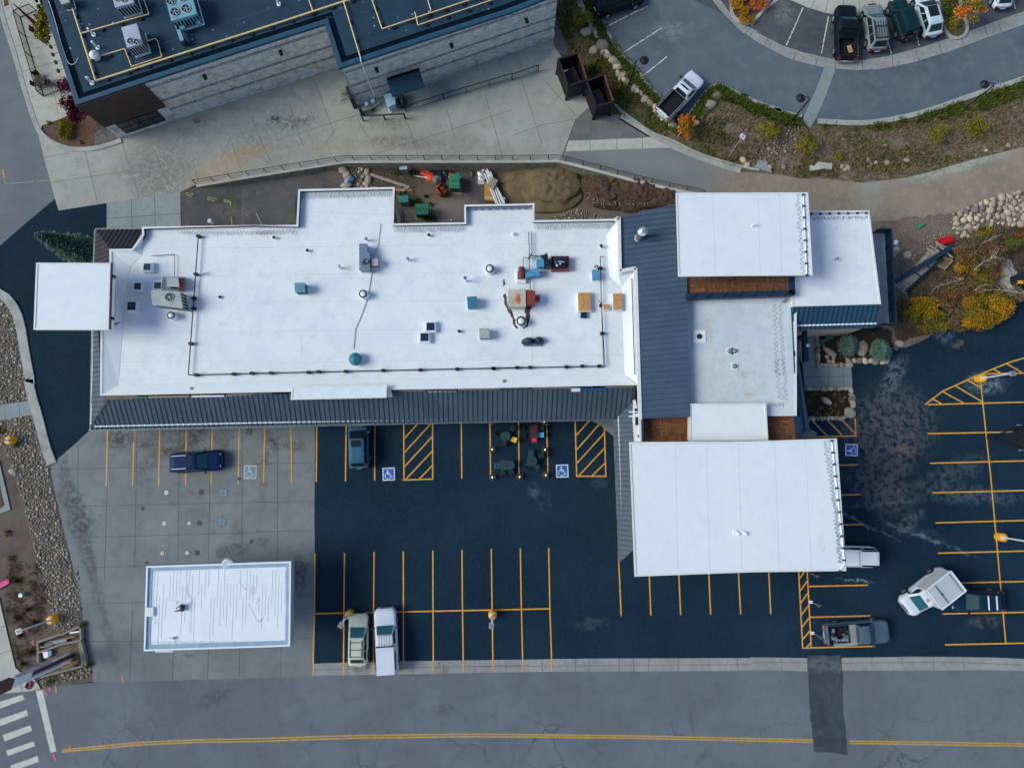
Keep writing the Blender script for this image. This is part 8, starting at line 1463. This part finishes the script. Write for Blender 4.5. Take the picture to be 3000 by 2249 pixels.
t = thing('water_valve','pink-capped survey stake on the west bed','stake',W('m',250,682)); q = MB(); q.cyl(W('m',250,682),W('m',250,682,.4),.06,n=8); q.build('cap',M['pink'],t)
t = thing('drain_inlet','dark storm drain opening at the kerb tip of the concrete corner','drain',W('c',1885,775)); q = MB(); q.box(W('c',1885,775,.08),(.7,.3,.12),-.3); q.build('opening',M['black'],t)
P = Ws('c 1960,1350 2010,1290 2060,1330 2110,1400',.25); t = thing('concrete_apron','broken pale concrete apron where the riprap meets the road','concrete apron',W('c',2010,1350)); q = MB(); q.slab(P,0,.25,0); q.build('slab',M['walk_b'],t)
P = Ws('d 480,1335 510,1345 545,1312 660,1322 655,1370 590,1365 480,1385',.2); t = thing('broken_slab','broken pale concrete slab in the upper field','concrete slab',W('d',570,1350)); q = MB(); q.slab(P,0,.2,0); q.build('slab',M['ccap'],t)
# ------------------------------------------------------------ north-west patio
t = thing('patio_railing','black picket railing round the patio beside the brick building','railing',W('y',665,1480)); railing([W('y',560,175),W('y',318,275),W('y',400,572),W('y',490,875),W('y',580,1175),W('y',672,1475),W('y',930,1370)],0,1.15,1.5,'railing',t,'black',.14,.05)
def ptable(c, an, label, umb=False):
    t = thing('patio_table',label,'table',c); q = MB(); q.box((c.x,c.y,.73),(.95,.75,.05),an); q.build('tabletop',mat('dark_brown_slats_'+('a' if umb else 'b'),T('3e3532'),T('4a403c'),3,.8),t)
    for dx in (-.38,.38):
        for dy in (-.28,.28): q = MB(); x = c.x+dx*math.cos(an)-dy*math.sin(an); y = c.y+dx*math.sin(an)+dy*math.cos(an); q.cyl((x,y,.1),(x,y,.72),.03,n=6); q.build('leg',M['black'],t)
    if umb:
        u = thing('closed_umbrella','closed dark red umbrella leaning over the upper patio table','umbrella',c); q = MB(); a = Vector((c.x,c.y,.9)); b = a+Vector((-1.0,.9,1.9)); q.cyl(a,a.lerp(b,.15),.2,.2,n=10); q.cyl(a.lerp(b,.1),b,.2,.04,n=10); q.build('canopy',M['maroonu'],u); q = MB(); q.cyl((c.x,c.y,.1),b+(b-a)*.06,.03,n=6); q.build('pole',M['black'],u)
M['maroonu'] = mat('dark_red_canvas',T('5f1824'),T('521420'),3,.8)
ptable(W('y',655,470),.35,'dark brown patio table under the closed red umbrella',True); ptable(W('y',675,1290),.2,'dark brown patio table at the lower end of the patio')
def schair(c, an, m, label, group=None, arms=False, sz=.46):
    t = thing('chair',label,'chair',c,group); ca, sa = math.cos(an), math.sin(an); f = lambda x,y,z: (c.x+x*ca-y*sa, c.y+x*sa+y*ca, z+c.z)
    q = MB(); pr = [(-.5,-.5),(.35,-.5),(.5,-.3),(.5,.3),(.35,.5),(-.5,.5)]; q.hull([f(x*sz,y*sz,.42) for x,y in pr],[f(x*sz,y*sz,.46) for x,y in pr]); q.build('seat',m,t)
    q = MB(); q.hull([f(-.52*sz,-.46*sz,.46),f(-.46*sz,-.46*sz,.46),f(-.46*sz,.46*sz,.46),f(-.52*sz,.46*sz,.46)],[f(-.68*sz,-.52*sz,.85),f(-.60*sz,-.52*sz,.85),f(-.60*sz,.52*sz,.85),f(-.68*sz,.52*sz,.85)]); q.build('backrest',m,t)
    for x in (-.42,.42):
        for y in (-.42,.42): q = MB(); q.cyl(f(x*sz*1.1,y*sz*1.1,.02),f(x*sz,y*sz,.42),.022,n=6); q.build('leg',m,t)
    return t
CH = {k_: mat(n_,T(a_),T(b_),4,.6) for k_,n_,a_,b_ in (('dk','dark_charcoal_chair','10202a','16262f'),('yl','yellow_chair','c9a32a','d6b03a'),('rd','red_chair','c81e34','d63048'),('bl','sky_blue_chair','3c9cc4','4aa8d0'),('tl','dark_teal_chair','103c42','14444a'),('mr','dark_maroon_chair','3c1826','44202e'),('br','brown_slat_chair','3a3330','47403c'),('tb','dark_teal_table','123a42','16424a'))}
schair(W('y',540,450,.45)-Vector((0,0,.45)),.1,CH['br'],'brown slatted chair left of the closed umbrella',sz=.6); schair(W('y',640,340),-1.2,CH['br'],'brown slatted chair above the closed umbrella',sz=.5); schair(W('y',620,1200),-1.0,CH['br'],'brown slatted chair above the lower patio table',sz=.6); schair(W('y',760,1290),2.9,CH['br'],'black folding chair right of the lower patio table',sz=.55); schair(W('y',590,1310),.2,CH['mr'],'dark red chair squeezed between table and railing',sz=.5)
for n_,(x_,y_) in enumerate([(585,100),(622,215),(652,328),(735,578),(772,715),(805,832),(845,950),(885,1078),(550,8),(628,5)]):
    p = W('y',x_,y_,2.8); e_ = p+Vector((.9,.3,.15)); q = MB(); q.box(p,(.2,.28,.25),.3); q.beam(p,e_,.03,.03); t = thing('wall_light','small black lamp on an arm along the west wall of the brick building','wall light',p,'lamps along the west wall'); q.build('lamp',M['black'],t)
# ------------------------------------------------------------ patio in the parking bays
def gz(x_,y_,z): return W('s',x_,y_,z)
def rtable(x_,y_,r_,label,oval=0,ctr=False):
    c = gz(x_,y_,.73); t = thing('cafe_table',label,'table',(c.x,c.y,.02)); q = MB(); n = 28
    P = [(c.x+(oval if math.cos(6.283*k/n) > 0 else -oval)+r_*math.cos(6.283*k/n), c.y+r_*math.sin(6.283*k/n)) for k in range(n)]; q.slab(P,.70,.73,0,bottom=True); q.build('tabletop',CH['tb'],t)
    for k in range(3): a = 2.1*k+.4; q = MB(); q.cyl((c.x+math.cos(a)*.3,c.y+math.sin(a)*.3,.02),(c.x,c.y,.7),.03,n=6); q.build('leg',M['black'],t)
    if ctr: q = MB(); q.cyl((c.x,c.y,.73),(c.x,c.y,.745),.2,n=20); q.build('centre_disc',CH['mr'],t)
rtable(170,925,.45,'round dark table beside the yellow chair'); rtable(600,1325,.46,'round dark teal table right of the oval one',0,True); rtable(185,1390,.43,'oval dark teal table beside the blue chair',.34,True)
c = gz(632,850,.7); t = thing('cafe_table','dark maroon square table between the black chairs','table',(c.x,c.y,.02)); q = MB(); q.box((c.x,c.y,.7),(.7,1.2,.04)); q.build('tabletop',CH['mr'],t)
for dx in (-.28,.28):
    for dy in (-.5,.5): q = MB(); q.cyl((c.x+dx,c.y+dy,.02),(c.x+dx,c.y+dy,.68),.025,n=6); q.build('leg',M['black'],t)
def ch(x_,y_,an,k_,label,grp=None,sz=.46): p = gz(x_,y_,.46); schair(Vector((p.x,p.y,.02)),R(an),CH[k_],label,grp,sz=sz)
ch(300,978,160,'yl','yellow chair at the round dark table'); ch(635,975,90,'rd','red chair at the foot of the maroon table'); ch(735,905,180,'bl','sky-blue chair on the right of the maroon table'); ch(55,1403,0,'bl','sky-blue chair at the left end of the oval table')
for x_,y_,an,lb in ((530,790,0,'black chair upper left of the maroon table'),(540,905,10,'black chair lower left of the maroon table'),(735,795,180,'black chair upper right of the maroon table'),(60,880,0,'black chair left of the round dark table'),(280,800,220,'black chair upper right of the round dark table'),(140,1050,80,'black chair below the round dark table'),(130,1525,90,'black chair below the oval table'),(260,1505,110,'black chair lower right of the oval table'),(740,1240,200,'black chair upper right of the round teal table')): ch(x_,y_,an,'dk',lb,'dark cafe chairs')
ch(585,1210,-90,'tl','dark teal chair above the round teal table',sz=.5); ch(525,1405,45,'tl','dark teal chair lower left of the round teal table'); ch(670,1410,130,'tl','dark teal chair lower right of the round teal table')
M['bulb'] = mat('glowing_bulb',(1,.85,.6),rough=.3,emit=3); M['brass'] = mat('brass_hoop',T('6f6434'),T('5c5430'),6,.4,metal=.4)
for k_,x_,y_,lb in (('k',118,512,'behind the left table under the roof edge'),('k',115,735,'on the left bay line above the oval table'),('k',118,960,'at the lower left end of the bay line'),('k',337,957,'at the lower end of the middle bay line'),('k',548,942,'at the lower right end of the bay line'),('k',543,738,'on the right bay line beside the round teal table'),('k',535,512,'at the roof edge near the black chairs')):
    p = W(k_,x_,y_,.5); p = Vector((p.x,p.y,.02)); t = thing('patio_light','brass-hooped light stand with glowing bulb '+lb,'patio light',p,'patio light stands'); q = MB()
    for a in range(6): 
        an = a*math.pi/3; q.tube([p+Vector((math.cos(an)*.05,math.sin(an)*.05,.9)),p+Vector((math.cos(an)*.24,math.sin(an)*.24,.7)),p+Vector((math.cos(an)*.27,math.sin(an)*.27,.4)),p+Vector((math.cos(an)*.22,math.sin(an)*.22,.03))],.014,5)
    for z_,r_ in ((.03,.22),(.4,.27),(.7,.24)): q.tube([p+Vector((math.cos(R(a*20))*r_,math.sin(R(a*20))*r_,z_)) for a in range(19)],.018,5)
    q.build('hoops',M['brass'],t); q = MB(); q.cyl(p,p+Vector((0,0,.35)),.15,.18,n=14); q.build('pot',M['black'],t); q = MB(); q.lathe(p+Vector((0,0,.92)),[(.001,-.05),(.05,0),(.001,.06)],10); q.build('bulb',M['bulb'],t)
# clear corner of concrete by the eastern hatched bay
sheet('forecourt_pavement','k 930,470 1110,470 1110,640 1030,575 985,535 905,500 905,480',.0235,'conc')
# walkway furniture by the east entry
t = thing('litter_bin','grey litter bin with white lid beside the east entry','litter bin',W('v',340,850)); q = MB(); q.cyl(W('v',340,850),W('v',340,850)+Vector((0,0,.85)),.22,n=16); q.build('bin',M['galv'],t); q = MB(); q.cyl(W('v',340,850)+Vector((0,0,.85)),W('v',340,850)+Vector((0,0,.92)),.25,n=16); q.build('lid',M['stopw'],t); q = MB(); rag(q,W('v',320,785),.28,.3,.05,4,0,.3); tag(recentre(q.build('bin_bag',M['tarp']),W('v',320,785)),'black bag behind the litter bin','bag')
for x_,y_,r_,lm in ((500,290,.3,'olive'),(470,350,.3,'olive'),(690,290,.35,'dry'),(740,330,.45,'dry'),(560,400,.3,'lime'),(650,420,.3,'lime'),(700,440,.25,'olive'),(520,450,.3,'dry'),(600,450,.3,'olive'),(680,380,.2,'lime'),(570,330,.2,'olive')):
    p = W('l',x_,y_,.05); t = thing('bed_plant',{'olive':'olive','dry':'pale dry','lime':'yellow-green'}[lm]+' low plant in the lower planted bed','plant',p,'low plants in the lower bed'); q = MB(); crown(q,p+Vector((0,0,.12)),r_,r_,.15,int(300*r_+60),.05,6); q.build('foliage',LF[lm],t)
for x_,y_ in ((1340,1190),(1720,1200),(1250,1150),(1080,1240),(1590,820),(890,720),(1900,760)): p = W('v',x_,y_,.05); t = thing('bed_plant','tiny green plant in the dark mulch of the upper bed','plant',p,'tiny plants in the upper bed'); q = MB(); crown(q,p+Vector((0,0,.08)),.16,.16,.1,60,.05,4); q.build('foliage',LF['green'],t)
